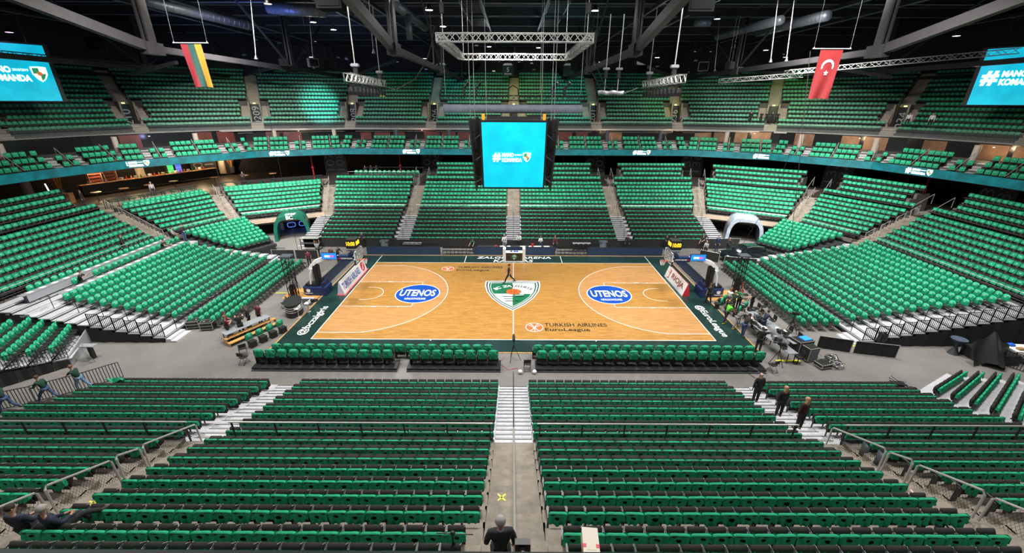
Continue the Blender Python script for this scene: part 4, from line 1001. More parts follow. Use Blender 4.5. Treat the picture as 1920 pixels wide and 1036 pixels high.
# ---------------- upper tier ----------------
uk = [0]+[bis(UV, i) for i in range(1, len(UV)-1)]+[0]
US = []
for i in range(len(UV)-1):
    P, Q = UV[i], UV[i+1]
    if i == 5:
        for j, (a, c) in enumerate(((-25.3, -12.85), (-12.85, 0), (0, 12.85), (12.85, 25.3))):
            US.append(Sec('upper tier middle block %s' % nth(j+1), (a, 35.7), (c, 35.7), uk[5] if j == 0 else 0, uk[6] if j == 3 else 0))
    else: US.append(Sec('upper tier block %s' % nth(i+1), P, Q, uk[i], uk[i+1]))
UO = [1.2+.8*k for k in range(15)]; UZ = [11.68+.563*k for k in range(15)]
FU = MB(); FU.box(-.22, .22, -.06, .02, .15, .80, BLACK); FU.box(-.21, .21, .05, .44, .3, .42, BLACK); FU.grid(lambda u, v: ((u-.5)*.45*(1-.06*v), .03+.04*v, .86-.32*v-.05*(2*u-1)**4*(1-v)), 4, 2, GPLAST); FU.grid(lambda u, v: ((u-.5)*.46, .03-.09*v, .86-.04*(2*u-1)**4-.06*v), 4, 1, GPLAST)
FU.add([(-.08, .055, .73), (.08, .055, .73), (.08, .065, .67), (-.08, .065, .67)], [(3, 2, 1, 0)], PRINT); FUM = FU.mesh('upper_seat')
up = []
for si, s in enumerate(US):
    b = MB()
    for k in range(14):
        e = .0 if k < 2 or k >= 6 else 1.05
        s.tread(b, UO[k]-.77, UO[k]+.03, UZ[k]-.8, UZ[k], CONCD, e)
        for q, c in enumerate(s.seats(UO[k], UZ[k], .485, e)): up.append((*c, s.name, k, q))
    struct(b.build('concrete_terrace'), 'stepped concrete terrace of the %s' % s.name)
up = [c for c in up if inframe((c[0], c[1], c[2]+.8), 12)]; up.sort(key=lambda c: depth(c[:3]))
for c in up[:300]:
    tag(link('upper_seat', FUM, None, c[:3], c[3]), 'green covered seat, %s row, %s seat from the left, %s' % (nth(c[5]+1), nth(c[6]+1), c[4]), 'seat', 'upper tier seats')
merge('upper_seats', [(FUM, [c[:4] for c in up[300:]])], 'green covered seats filling the rest of the upper tier', 'seats')
UA = [('far left middle', *aisle_frame(None, None, -12.85, 35.7)), ('far centre', *aisle_frame(None, None, 0, 35.7)), ('far right middle', *aisle_frame(None, None, 12.85, 35.7))]
UA += [(n_, *aisle_frame(UV, i)) for n_, i in (('left edge', 2), ('left', 3), ('left corner', 4), ('far left', 5), ('far right', 6), ('right corner', 7), ('right', 8), ('right edge', 9))]
UA += [('far left side', *aisle_frame(UV, 1)), ('far right side', *aisle_frame(UV, 10))]
NUMS = {'left corner': '0209', 'far left': '208', 'far left middle': '206', 'far right middle': '201', 'far right': '236', 'right': '234', 'left': '210'}
CONU = concrete('upper_stair_concrete', (.40, .34, .27), (.25, .21, .17), sc=1.6)
SIGN = mat('exit_sign_glow', (.75, .95, .3), .5, emit=(.75, .95, .3), es=2)
for nm, P, d, k in UA:
    T = aisle_T(P, d); b = MB(); b.T = T; h = .80
    f = lambda o: o*k
    for q in range(4): z = UZ[0]+.28*(q)-.0; b.box(-h, h, f(.43+.4*q), f(.83+.4*q), z-.6, min(z, UZ[1]), CONU)
    zf = UZ[1]+.05
    b.box(-h, h, f(2.0), f(5.6), zf-.5, zf, CONU)
    for sg in (-1, 1):     # flights beside the portal and portal cheek walls
        for q in range(8):
            o = 2.0+.4*q+.03; z = UZ[1]+.282*(q+1)
            b.box(*sorted((sg*.82, sg*1.85)), f(o), f(o+.41), z-1.4, min(z, UZ[6]), CONU)
        b.box(*sorted((sg*.62, sg*.82)), f(2.4), f(5.3), zf, zf+.45, CONU); b.box(*sorted((sg*.62, sg*.82)), f(3.4), f(5.3), zf+.4, UZ[6]+.0, CONU)
    b.box(-.86, .86, f(5.2), f(6.0), UZ[6]-.35, UZ[6]+.02, CONU)
    for kk in range(6, 14):
        for q in range(2): o = UO[kk]-.77+.4*q; z = UZ[kk]-.28*(1-q); b.box(-h, h, f(o), f(o+.4), z-.6, z, CONU)
    struct(b.build('concrete_stairs'), 'stairs and portal of the %s upper aisle' % nm)
    b = MB(); b.T = T; b.box(-.62, .62, f(5.0), f(5.1), zf, UZ[6]-.3, SDK); struct(b.build('door_portal'), 'dark portal opening of the %s upper aisle' % nm)
    if inframe((P.x+d.x*5, P.y+d.y*5, 14.2)):
        b = MB(); b.T = T; b.box(-.16, .16, f(4.9), f(5.0), UZ[6]-.26, UZ[6]-.1, SIGN); tag(b.build('exit_sign'), 'small lit sign over the %s upper portal' % nm, 'sign', 'lit portal signs')
        if nm in NUMS:
            o = text('portal_number', NUMS[nm], mat('number_grey', (.35, .37, .38), .6), None, (0, 0, 0), height=.95, extrude=.004); o.matrix_world = T @ Mt((.0, f(4.98), zf+.85), (PI/2, 0, 0)) @ Mt((0, 0, 0), (0, 0, PI/2)); tag(o, 'grey section number in the %s upper portal' % nm, 'number', 'upper portal numbers')
        for sg in (-1, 1):
            b = MB(); b.T = T
            for zo, th in ((.95, .03), (.5, .018)): b.tube([(sg*.72, f(2.1), zf+zo), (sg*.72, f(2.5), zf+zo+.1), (sg*.72, f(5.3), UZ[6]+zo), (sg*.72, f(5.3), UZ[6]-.1+0)], th, STEEL, 5)
            for y_ in (2.1, 3.2, 4.3): z_ = zf+(y_-2.3)*.7 if y_ > 2.3 else zf; b.tube([(sg*.72, f(y_), z_), (sg*.72, f(y_), z_+.95)], .02, STEEL, 5)
            tag(b.build('portal_handrail'), 'steel handrail on the %s side of the %s upper portal' % ('left' if sg < 0 else 'right', nm), 'handrail', 'upper portal handrails')
# front lip, glass parapet
b = MB(); band(b, ring(UV, -.15), ring(UV, .45), 11.22, 11.46, mat('parapet_concrete', (.30, .29, .27), .6)); band(b, ring(UV, .45), ring(UV, 13), 11.22, 11.4, DARK); struct(b.build('ceiling_balcony'), 'edge slab of the upper tier')
b = MB(); band(b, ring(UV, .0), ring(UV, .02), 11.46, 12.42, GLASS); struct(b.build('window_1'), 'glass parapet along the upper tier')
b = MB(); rr = ring(UV, .01); b.tube([(p.x, p.y, 12.44) for p in rr], .03, STEEL, 6); tag(b.build('parapet_handrail'), 'steel handrail on top of the upper tier glass parapet', 'handrail')
# upper back wall
b = MB(); band(b, ring(UV, 13.2), ring(UV, 13.5), 11, 27, DARK); struct(b.build('wall_upper'), 'black wall behind the upper tier')
b = MB(); band(b, ring(UV, 6.8), ring(UV, 7.0), 8.6, 11.3, DARK); struct(b.build('wall_balcony'), 'black wall behind the suites')
# ---------------- roof ----------------
ROOFD = mat('roof_deck_black', (.010, .012, .014), .7); GIRD = mat('girder_grey', (.016, .0145, .016), .55, noise=.15, nscale=2); PURL = mat('purlin_dark', (.12, .14, .17), .5); RODM = mat('rod_grey', (.10, .10, .10), .5); DUCT = mat('galvanised_duct', (.09, .10, .12), .45, metal=.5, noise=.1, nscale=5)
TRUSSM = mat('truss_aluminium', (.42, .42, .42), .35, metal=.7)
b = MB(); b.box(-62, 62, -20, 56, 25.6, 25.8, ROOFD); struct(b.build('ceiling'), 'black roof deck')
POS = {-44: 'far left', -26.5: 'left', -8.8: 'left of centre', 8.8: 'right of centre', 26.5: 'right', 44: 'far right'}
for x, nm in POS.items():
    t = thing('roof_truss', 'long dark steel roof truss, the %s one' % nm, 'truss', (x, 0, 0), group='roof trusses'); w = .45
    b = MB(); b.beam((0, -19, 22.6), (0, 2, 18.7), w, .62, GIRD); b.beam((0, 2, 18.7), (0, 45, 18.75), w, .45, GIRD); b.build('bottom_chord', t)
    b = MB(); b.beam((0, -19, 25.1), (0, 55, 25.1), w, .5, GIRD); b.build('top_chord', t)
    for y in (2, 23, 45):
        b = MB(); b.beam((-.18, y, 18.7), (-.18, y, 25), .12, .7, GIRD); b.beam((.18, y, 18.7), (.18, y, 25), .12, .7, GIRD); b.build('post', t)
        b = MB(); b.poly([(-.33, y-.8), (.33, y-.8), (.33, y+.8), (-.33, y+.8)], GIRD, 18.3, 19.1); b.build('node_plate', t)
    for ya, yb in ((23, 12.5), (23, 34), (45, 34)):
        b = MB(); b.beam((0, ya, 18.8), (0, yb, 25), .16, .18, ROOFD); b.build('diagonal', t)
for i, y in enumerate((8, 14.5, 21, 27.5, 34, 41, 48)):
    b = MB(); X = 60 if y < 12 else (57 if y < 25 else (48 if y < 36 else 32)); b.box(-X, X, y-.12, y+.12, 23.9, 23.95, PURL); b.box(-X, X, y-.03, y+.03, 23.95, 24.8, ROOFD); b.box(-X, X, y-.12, y+.12, 24.8, 24.85, PURL)
    tag(b.build('cross_girder'), 'dark cross girder under the roof, %s from the camera' % nth(i+1), 'girder', 'roof cross girders')
for i, x in enumerate((-52, -36, -31, -18, -13.5, -3, 3, 13.5, 18, 31, 36, 52)):
    b = MB(); b.box(x-.08, x+.08, -10, 52, 23.5, 23.58, PURL); b.box(x-.02, x+.02, -10, 52, 23.58, 23.9, ROOFD)
    tag(b.build('roof_purlin'), 'thin dark roof beam running away from the camera, %s from the left' % nth(i+1), 'beam', 'lengthwise roof beams')
for i, (a, c) in enumerate((((-23.3, 36, 18.8), (-15.6, 30, 20.3)), ((23.2, 36, 18.8), (16.2, 30, 20.1)), ((-8.4, 44, 18.6), (-5.5, 50, 21.8)), ((8.5, 44, 18.8), (6.5, 50, 21.8)), ((-40, 36, 18.7), (-32.5, 30, 19.3)), ((35.8, 36, 19.4), (42, 30, 18.8)), ((-43.4, 20, 18.0), (-36.5, 18, 19)), ((43.4, 21, 18.0), (37, 22, 19)), ((-44, 45, 18.7), (-38, 41, 19.8)), ((26.5, 45, 18.7), (30, 40, 20)), ((-55.6, 24, 18.5), (-46.8, 24, 17.9)), ((46, 24, 17.9), (56, 24, 18.4)))):
    b = MB(); b.beam(a, c, .35, .35, GIRD); tag(b.build('roof_brace'), 'slanting steel roof brace, %s one of twelve between trusses' % nth(i+1), 'brace', 'roof braces')
for s, nm in ((-1, 'left'), (1, 'right')):
    for j, (y0, y1) in enumerate(((13, 19), (22, 27))):
        b = MB(); x = s*4.2
        for k in range(9): yy = y0+(y1-y0)*k/9; b.box(x-.9, x+.9, yy, yy+.28, 23.8, 23.85, GIRD)
        for xx in (x-.95, x+.95): b.box(xx-.05, xx+.05, y0, y1, 23.7, 23.9, PURL)
        tag(b.build('catwalk_grating'), 'slatted catwalk grating under the roof, %s, %s' % (nm, ('nearer', 'farther')[j]), 'catwalk', 'catwalk gratings')
def duct(pts, r, lab):
    b = MB(); b.tube(pts, r, DUCT, 14); 
    P = [Vector(p) for p in pts]
    for i in range(len(P)-1):
        L = (P[i+1]-P[i]).length; n = int(L/.5); d = (P[i+1]-P[i]).normalized()
        for k in range(n): c = P[i]+d*(.5*k+.2); b.tube([c-d*.02, c+d*.02], r*1.04, DUCT, 14)
    tag(b.build('air_duct', smooth=True), lab, 'duct')
duct([(-10.6, 10, 23.2), (-10.5, 24, 23.2)], .42, 'round galvanised air duct left of centre, lengthwise'); duct([(-10.2, 14, 22.9), (-10.2, 14, 20.8)], .3, 'short vertical duct outlet hanging left of centre')
duct([(-23.5, 14, 23.4), (-18, 14, 23.1)], .5, 'round air duct lit blue at the upper left'); duct([(24, 24, 22.4), (25.0, 13, 22.4)], .4, 'long round air duct at the upper right'); duct([(27.6, 22, 22.6), (28.6, 12, 22.6)], .45, 'second pale air duct at the upper right'); duct([(-31.5, 9, 23), (-27.5, 18, 22.4)], .4, 'pale air duct beside the left flag')
duct([(18.1, 16, 22.6), (19.6, 16, 22.6)], .35, 'short domed duct end right of the centre trusses')
for i, (x, y, z, cc) in enumerate(((-20.4, 8, 22.6, (1, .85, .5)), (-20.2, 16, 22.5, (1, .85, .5)), (-19.2, 18.5, 22.2, (1, .9, .95)), (-6.5, 4.5, 21.6, (1, .95, 1)), (-6.6, 12, 21.6, (1, .97, 1)), (-3.3, 30, 21.9, (.9, .9, 1)), (3.2, 30, 21.8, (.9, .9, 1)), (6.1, 4.5, 21.6, (1, 1, 1)), (19, 30, 20.7, (.9, .95, 1)), (19.4, 14, 22.6, (.5, .7, .9)), (-27, 30, 20.6, (.9, .9, 1)), (30, 24, 21, (.8, .85, 1)), (-13, 36, 21, (.6, .7, .8)), (13, 38, 20.8, (.6, .7, .8)), (-36, 24, 20.2, (.5, .7, .9)), (41, 12, 21, (.9, .7, 1)), (-42, 4, 21.5, (.4, .7, .9)), (36, 30, 20.8, (.6, .7, .8)), (-47, 12, 21, (.8, .3, .9)), (46, 14, 18.7, (.9, .7, 1)))):
    t = thing('high_bay_lamp', '%s high bay lamp under the dark roof, %s of twenty from the left' % (('bright', 'dim')[i > 8], nth(1+sorted((-20.4, -20.2, -19.2, -6.5, -6.6, -3.3, 3.2, 6.1, 19, 19.4, -27, 30, -13, 13, -36, 41, -42, 36, -47, 46)).index(x))), 'lamp', (x, y, z), group='high bay lamps')
    m = bpy.data.materials.new('lamp_glow'); m.use_nodes = True; q = m.node_tree.nodes['Principled BSDF']; q.inputs['Emission Color'].default_value = (*cc, 1); q.inputs['Emission Strength'].default_value = 7 if i < 9 else 3
    b = MB(); b.lathe([(.001, .42), (.12, .4), (.2, .2), (.32, .02), (.30, 0)], BLACKM, 14); b.tube([(0, 0, .4), (0, 0, 23.9-z)], .015, BLACKM, 4); b.build('reflector', t, True)
    b = MB(); b.lathe([(.001, .02), (.28, .02), (.28, .0), (.001, -.01)], m, 14); b.build('lens', t)
    l = bpy.data.lights.new('bay_light', 'POINT'); l.energy = 120 if i < 9 else 50; l.color = cc; l.shadow_soft_size = .2; o = bpy.data.objects.new('bay_light', l); COL.objects.link(o); o.location = (x, y, z-.35)
area('blue_roof_wash', (-24, 12, 20.5), 3, 500, (-24, 22, 25), (.15, .25, 1), sy=3)
area('blue_roof_wash', (-40, 26, 19.5), 3, 160, (-34, 30, 25), (.2, .5, 1), sy=3)
area('pale_roof_wash', (26, 8, 20.5), 2, 60, (27, 14, 25), (.7, .85, 1), sy=2)
area('teal_roof_wash', (6, 16, 20.0), 2, 160, (3, 20, 25), (.2, .8, .9), sy=2)
r = random.Random(77)
for i, x in enumerate(sorted(r.uniform(-42, 42) for _ in range(46))):
    y = r.uniform(26, 46); z = r.uniform(19.4, 22.4); b = MB(); k = r.random()
    if k < .5: b.lathe([(.001, .25), (.12, .25), (.2, .0), (.17, 0)], GIRD, 10, (x, y, z)); b.lathe([(.001, .01), (.17, .01)], WHITEE if k < .14 else DKGREY, 10, (x, y, z))
    else: b.box(x-.22, x+.22, y-.15, y+.15, z, z+.16, STEEL if k < .75 else DKGREY); b.box(x-.15, x+.15, y-.1, y+.1, z-.01, z, DKGREY)
    b.tube([(x, y, z+.15), (x, y, 23.9)], .012, BLACKM, 4)
    tag(b.build('roof_fixture'), 'small fixture in the dark roof, %s from the left of many' % nth(i+1), 'fixture', 'small roof fixtures')
# rods and hoists
for i, (a, c) in enumerate((((-22.8, 10, 23.6), (-23.4, 10, 18.7)), ((-22.2, 20, 23.6), (-22.6, 20, 18.6)), ((22.2, 20, 23.4), (22.6, 20, 18.5)), ((22.7, 10, 23.4), (23.2, 10, 18.6)), ((24.1, 10, 23.4), (24.6, 10, 18.7)), ((-12, 8, 23.6), (-12.1, 8, 19)), ((-6.2, 3, 21.5), (-6.1, 3, 17.8)), ((6.1, 3, 21.5), (6.0, 3, 17.8)))):
    b = MB(); b.tube([a, c], .035, RODM, 6); b.lathe([(.001, .3), (.06, .28), (.16, 0), (.001, 0)], GIRD, 8, c); tag(b.build('hanger_rod'), 'long pale hanger rod under the roof, %s of eight' % nth(i+1), 'rod', 'hanger rods')
for i, (x, y, z, s, rz) in enumerate(((-25.9, 20, 18.9, .9, .5), (-18.3, 10, 18.15, .85, .7), (-17, 10.5, 18.0, .9, .2), (17.2, 10, 17.95, .9, -.4), (20.5, 12, 18.2, .8, .6), (15.5, 24, 18.6, 1.0, 0), (-11.2, 30, 19.4, 1.1, 0), (7.6, 26, 19, 1, 0), (.9, 36, 19.6, 1.1, 0), (-11.4, -2, 20.6, 1.6, 0), (11.4, -2, 20.5, 1.6, 0), (-41, 14, 19.8, 1.4, .5))):
    t = thing('hanging_speaker', 'grey box loudspeaker hung under the roof, %s of twelve' % nth(i+1), 'speaker', (x, y, z), rz, 'hanging loudspeakers')
    b = MB(); b.rbox(-s*.5, s*.5, -s*.35, s*.35, -s*.1, s*.75, mat('speaker_pale', (.06, .06, .075), .6) if i in (1, 3) else mat('speaker_grey', (.005, .005, .006), .9, spec=.1), .03); b.build('cabinet', t)
    b = MB(); b.box(-s*.42, s*.42, -s*.37, -s*.35, 0, s*.65, mat('speaker_grille', (.006, .006, .007), .95, spec=.05)); b.build('grille', t)
    b = MB(); [b.tube([(q*s*.3, 0, s*.75), (q*s*.3, 0, 23.9-z)], .012, BLACKM, 4) for q in (-1, 1)]; b.build('cable', t)
# box truss helper
def box_truss(b, a, c, w, m, step=.5, r=.028):
    a, c = Vector(a), Vector(c); d = (c-a).normalized(); L = (c-a).length; up = Vector((0, 0, 1)); x = d.cross(up).normalized()*w/2; z = Vector((0, 0, w/2))
    cr = [x+z, -x+z, -x-z, x-z]
    for q in cr: b.tube([a+q, c+q], r, m, 6)
    n = max(2, int(L/step))
    for i in range(n):
        p, q = a+d*L*i/n, a+d*L*(i+1)/n
        for j in range(4):
            u, v = cr[j], cr[(j+1) % 4]
            if i % 2: u, v = v, u
            b.beam(p+u, q+v, r*1.1, r*1.1, m)
            if i % 4 == 0: b.beam(p+u, p+v, r, r, m)
t = thing('square_truss', 'silver box truss frame hanging above centre court', 'truss', (0, 0, 18.55))
for nm_, a, c in (('front_truss', (-4.45, -5.5, 0), (4.45, -5.5, 0)), ('rear_truss', (-4.3, 5.5, 0), (4.3, 5.5, 0)), ('side_truss', (-4.3, -5.2, 0), (-4.3, 5.2, 0)), ('side_truss', (4.3, -5.2, 0), (4.3, 5.2, 0))):
    b = MB(); box_truss(b, a, c, .42, TRUSSM, .36, .03); b.build(nm_, t)
for sx in (-1, 1):
    for sy in (-1, 1):
        b = MB(); b.tube([(sx*4.1, sy*5.3, .2), (sx*4.1, sy*5.3, 5.3)], .018, STEEL, 5); b.rbox(sx*4.1-.12, sx*4.1+.12, sy*5.3-.1, sy*5.3+.1, 1.2, 1.75, BLACK, .03); b.build('hoist_cable', t)
# stage light bars
for s, nm in ((-1, 'left'), (1, 'right')):
    t = thing('light_bar', 'truss with a row of black moving lights, %s of the scoreboard' % nm, 'lighting rig', (s*10.0, -1, 16.5), -s*.06, 'stage light bars')
    b = MB(); box_truss(b, (0, -4.7, 0), (0, 4.7, 0), .42, TRUSSM, .42, .03); b.build('bar', t)
    for k in range(10):
        b = MB(); y = -4.3+.95*k; b.rbox(-.12, .12, y-.12, y+.12, -.40, -.25, BLACK, .03); b.box(-.2, -.16, y-.05, y+.05, -.75, -.38, BLACK); b.box(.16, .2, y-.05, y+.05, -.75, -.38, BLACK); b.lathe([(.001, -.95), (.15, -.95), (.17, -.75), (.12, -.52), (.001, -.5)], BLACK, 12, (0, y, 0)); b.lathe([(.001, -.955), (.12, -.955)], DKGREY, 12, (0, y, 0)); b.build('moving_light', t)
    for k, y in enumerate((-2.8, 3.6)):
        b = MB(); b.tube([(0, y, .2), (0, y, 5)], .035, STEEL, 6); b.rbox(-.25, .25, y-.14, y+.14, .65, .85, GREY, .04); b.rbox(-.14, .14, y-.1, y+.1, .25, .65, BLACK, .04); b.build('chain_hoist', t)
b = MB(); b.tube([(-4.6, -5, 19.2), (-5.0, -4, 18.4), (-5.6, -3, 17.5), (-6.8, -1, 16.6), (-8.8, 1.5, 16.0), (-9.8, 2.5, 16.2)], .035, BLACKM, 6); tag(b.build('power_cable'), 'drooping cable from the square truss to the left light bar', 'cable')
b = MB(); b.tube([(4.6, -5, 19.0), (4.9, -3.5, 17.6), (6.0, -2, 16.2), (7.6, 0, 15.7), (9.3, 2, 16.2)], .035, BLACKM, 6); b.tube([(4.4, -5, 19.0), (4.7, -3, 17.2), (5.8, -2, 16.0)], .03, BLACKM, 6); tag(b.build('power_cable'), 'drooping cables from the square truss to the right light bar', 'cable')
t = thing('hoisted_case', 'folded silver fabric bar hung on two hoists, right of the scoreboard', 'rig', (6.4, -2, 15.8))
b = MB(); b.grid(lambda u, v: (-.85+1.7*u, -.15+.1*math.sin(v*2*PI)+.05*math.sin(u*20), .12*math.cos(v*2*PI)+.03*math.sin(u*13)), 24, 8, mat('silver_fabric', (.35, .36, .38), .5, metal=.3)); b.build('fabric_bundle', t)
for x in (-.4, .45): b = MB(); b.tube([(x, 0, .1), (x, 0, 4.5)], .03, STEEL, 6); b.rbox(x-.22, x+.22, -.1, .1, 1.35, 1.5, GREY, .03); b.rbox(x-.1, x+.1, -.1, .1, .85, 1.35, BLACK, .03); b.build('chain_hoist', t)
for i, (a, c) in enumerate((((23.4, 20, 17.5), (27.6, 12, 17.7)), ((27, 14, 18.0), (41, 6, 19.2)), ((-45.3, 9, 19.0), (-42, 22, 18.8)))):
    b = MB(); box_truss(b, a, c, .4, TRUSSM if i < 2 else BLACKM, .5, .03); tag(b.build('lighting_truss'), ('bright silver lighting truss by the flag at right', 'long lighting truss reaching towards the right screen', 'dark lighting truss before the left screen')[i], 'truss')
# scoreboard
t = thing('scoreboard', 'hanging video cube with black side wings above centre court', 'scoreboard', (-.04, 0, 0))
def screen_panel(w0, w1, z0, z1, y0, y1, parent, rz):
    """screen tilted: bottom at y0,z0, top at y1,z1 (local, facing -y), rotated rz"""
    b = MB(); e = .12
    b.hexa([(-w0/2-e, y0, z0-e), (w0/2+e, y0, z0-e), (w0/2+e, y0+.25, z0-e), (-w0/2-e, y0+.25, z0-e)], [(-w1/2-e, y1, z1+e), (w1/2+e, y1, z1+e), (w1/2+e, y1+.25, z1+e), (-w1/2-e, y1+.25, z1+e)], BLACK); o = b.build('screen_frame', parent); o.rotation_euler = (0, 0, rz)
    b = MB(); b.add([(-w0/2, y0-.05, z0), (w0/2, y0-.05, z0), (w1/2, y1-.05, z1), (-w1/2, y1-.05, z1)], [(0, 1, 2, 3)], TEALB); s = b.build('screen', parent); s.rotation_euler = (0, 0, rz); return s
s = screen_panel(4.05, 4.15, 9.76, 14.0, -3.35, -4.0, t, 0)
ang = math.atan2(.65, 4.24)
M = Mt((0, -3.69, 11.78), (PI/2+ang*1, 0, 0))
M = Matrix.Translation((0, -3.76, 11.8)) @ Matrix(((1, 0, 0, 0), (0, -math.sin(ang), -math.cos(ang), 0), (0, math.cos(ang), -math.sin(ang), 0), (0, 0, 0, 1)))
slogan(t, M @ Mt((-.12, 0, .02)), .62)
for rz in (PI, PI/2, -PI/2): screen_panel(4.05, 4.15, 9.76, 14.0, -2.55 if rz != PI else -3.35, -2.95 if rz != PI else -4.0, t, rz)
for sx in (-1, 1):
    b = MB()
    for y0, y1 in ((-3.1, -1.9),): b.hexa([(sx*2.62-.05, y0+.3, 9.4), (sx*2.62+.05, y0+.3, 9.4), (sx*2.62+.05, y1+.3, 9.4), (sx*2.62-.05, y1+.3, 9.4)], [(sx*2.95-.05, y0, 14.2), (sx*2.95+.05, y0, 14.2), (sx*2.95+.05, y1, 14.2), (sx*2.95-.05, y1, 14.2)], BLACK)
    b.build('side_wing', t)
    b = MB()
    for z in (10.4, 11.9, 13.3): b.beam((sx*2.1, -3.3, z), (sx*2.85, -2.6, z), .06, .06, BLACKM); b.beam((sx*2.1, -3.3, z), (sx*2.85, -2.6, z-.6), .05, .05, DKGREY)
    b.build('strut', t)
    b = MB(); b.rbox(sx*1.98-.1, sx*1.98+.1, -3.6, -3.4, 14.1, 14.5, mat('hoist_orange', (.8, .35, .02), .5), .02); b.build('hoist_hook', t)
for x in (-3.0, -2.7, -1.9, 1.9, 2.6, 2.8):
    b = MB(); b.tube([(x, -1.5, 14), (x, -1.5, 24)], .018, STEEL, 5); b.build('cable', t)
b = MB(); b.box(-2, 2, -2.4, 2.4, 12, 14.0, BLACK); b.build('core_frame', t)
t = thing('rolled_banner', 'long grey fabric roll hanging above the scoreboard', 'banner', (-.1, 1.2, 14.72))
b = MB(); b.grid(lambda u, v: (-5.2+10.35*u, .0+.22*math.sin(2*PI*v), .30*math.cos(2*PI*v)), 30, 14, mat('grey_fabric_roll', (.17, .19, .24), .6, noise=.15, nscale=3)); b.build('fabric_roll', t, True)
b = MB(); box_truss(b, (-5.4, 0, .75), (5.5, 0, .75), .35, BLACKM, .4, .03); b.build('black_truss', t)
for x in (-3.6, -2.7, 2.9, 3.8): b = MB(); b.rbox(x-.08, x+.08, -.1, .1, .9, 1.5, BLACK, .03); b.tube([(x, 0, 1.4), (x+.35, -.2, 1.8)], .09, BLACK, 8); b.build('spotlight', t)
b = MB(); b.tube([(-.4, 0, .9), (-.35, 0, 1.4), (0, 0, 1.6), (.35, 0, 1.4), (.4, 0, .9)], .04, BLACKM, 6); b.build('hoop', t)
for x in (-5, -2, 2, 5): b = MB(); b.tube([(x, 0, .9), (x, 0, 9)], .015, STEEL, 5); b.build('cable', t)
# championship jerseys under the far roof
for i, (x, n_) in enumerate(((-11.3, ''), (-.95, '5'), (8.5, ''))):
    t = thing('hanging_jersey', 'dark green retired jersey banner under the far roof, %s' % ('left', 'middle, number 5', 'right')[i], 'banner', (x, 40, 19.9), group='retired jersey banners')
    b = MB(); b.box(-.8, .8, -.03, .03, -.95, .55, mat('jersey_green', (.01, .04, .03), .8)); b.build('cloth', t); b = MB(); b.poly([(-.8, .55), (-.5, .85), (.5, .85), (.8, .55)], WHITE, -.02, .02); o = b.build('neck_trim', t); o.rotation_euler = (PI/2, 0, 0)
    if n_: text('number', n_, WHITE, t, (0, -.05, -.05), (PI/2, 0, 0), height=.6); text('lettering', 'KAUNAS', WHITE, t, (0, -.05, -.65), (PI/2, 0, 0), width=1.1, height=.22)
# side screens
for s, nm in ((-1, 'left'), (1, 'right')):
    A = Vector((s*47.9, 15.5, 0)); B_ = Vector((s*(47.9+3.5), 10.2, 0)); d = (B_-A).normalized(); L = (B_-A).length
    t = thing('video_screen', 'big teal video screen hung at the %s edge of the hall' % nm, 'screen', (0, 0, 0), group='side video screens')
    nrm = Vector((-d.y, d.x, 0)); nrm = nrm if nrm.x*s < 0 else -nrm
    M = Matrix((d*(-s), Vector((0, 0, 1)), nrm)).transposed().to_4x4() if False else None
    xax = Vector((0, 0, 1)).cross(nrm).normalized(); mid = (A+B_)/2; M = Matrix((xax, Vector((0, 0, 1)), nrm)).transposed().to_4x4(); M.translation = mid+Vector((0, 0, 17.8))
    b = MB(); b.T = M; b.box(-L/2-.35, L/2+.35, -2.75, 2.65, -.4, -.02, BLACK); b.build('screen_frame', t)
    b = MB(); b.T = M; b.add([(-L/2, -2.68, 0), (L/2, -2.68, 0), (L/2, 2.5, 0), (-L/2, 2.5, 0)], [(0, 1, 2, 3)], TEALB); b.build('screen', t)
    slogan(t, M @ Mt((0, -.2, .02)) , 1.38)
    for q in (-L/2+1, L/2-1): b = MB(); b.T = M; b.tube([(q, 2.6, -.2), (q, 6, -.2)], .03, BLACKM, 5); b.build('cable', t)
# flags
def flag(name, label, x, y, z, w, h, build, skew=.3):
    t = thing(name, label, 'flag', (x, y, z)); b = MB(); b.tube([(-w*.85, 0, 0), (w*.85, 0, 0)], .035, GREY, 8); b.build('pole', t)
    for q in (-1, 1): b = MB(); b.tube([(q*w*.8, 0, 0), (q*w*.8, .2, 4.6)], .007, DKGREY, 4); b.lathe([(.001, .1), (.035, .05), (.035, 0), (.001, 0)], RODM, 8, (q*w*.8, 0, .02)); b.build('cord', t)
    build(t, w, h, skew)
def cloth(w, h, u, v, skew):
    k = v**1.2; return ((u-.5)*w*(1-.10*k)+skew*v, .05*math.sin(u*9+v*3)*k-.03, -.08-h*v+.04*math.sin(u*PI)*k)
def lt(t, w, h, sk):
    for i, (c, nm_) in enumerate((((.11, .002, .008), 'red_stripe'), ((.001, .024, .019), 'green_stripe'), ((.20, .095, .002), 'yellow_stripe'))):
        m = mat('flag_'+nm_, c, .7); b = MB(); b.grid(lambda u, v: cloth(w, h, (u+i)/3, v, sk), 6, 16, m); o = b.build(nm_, t, True)
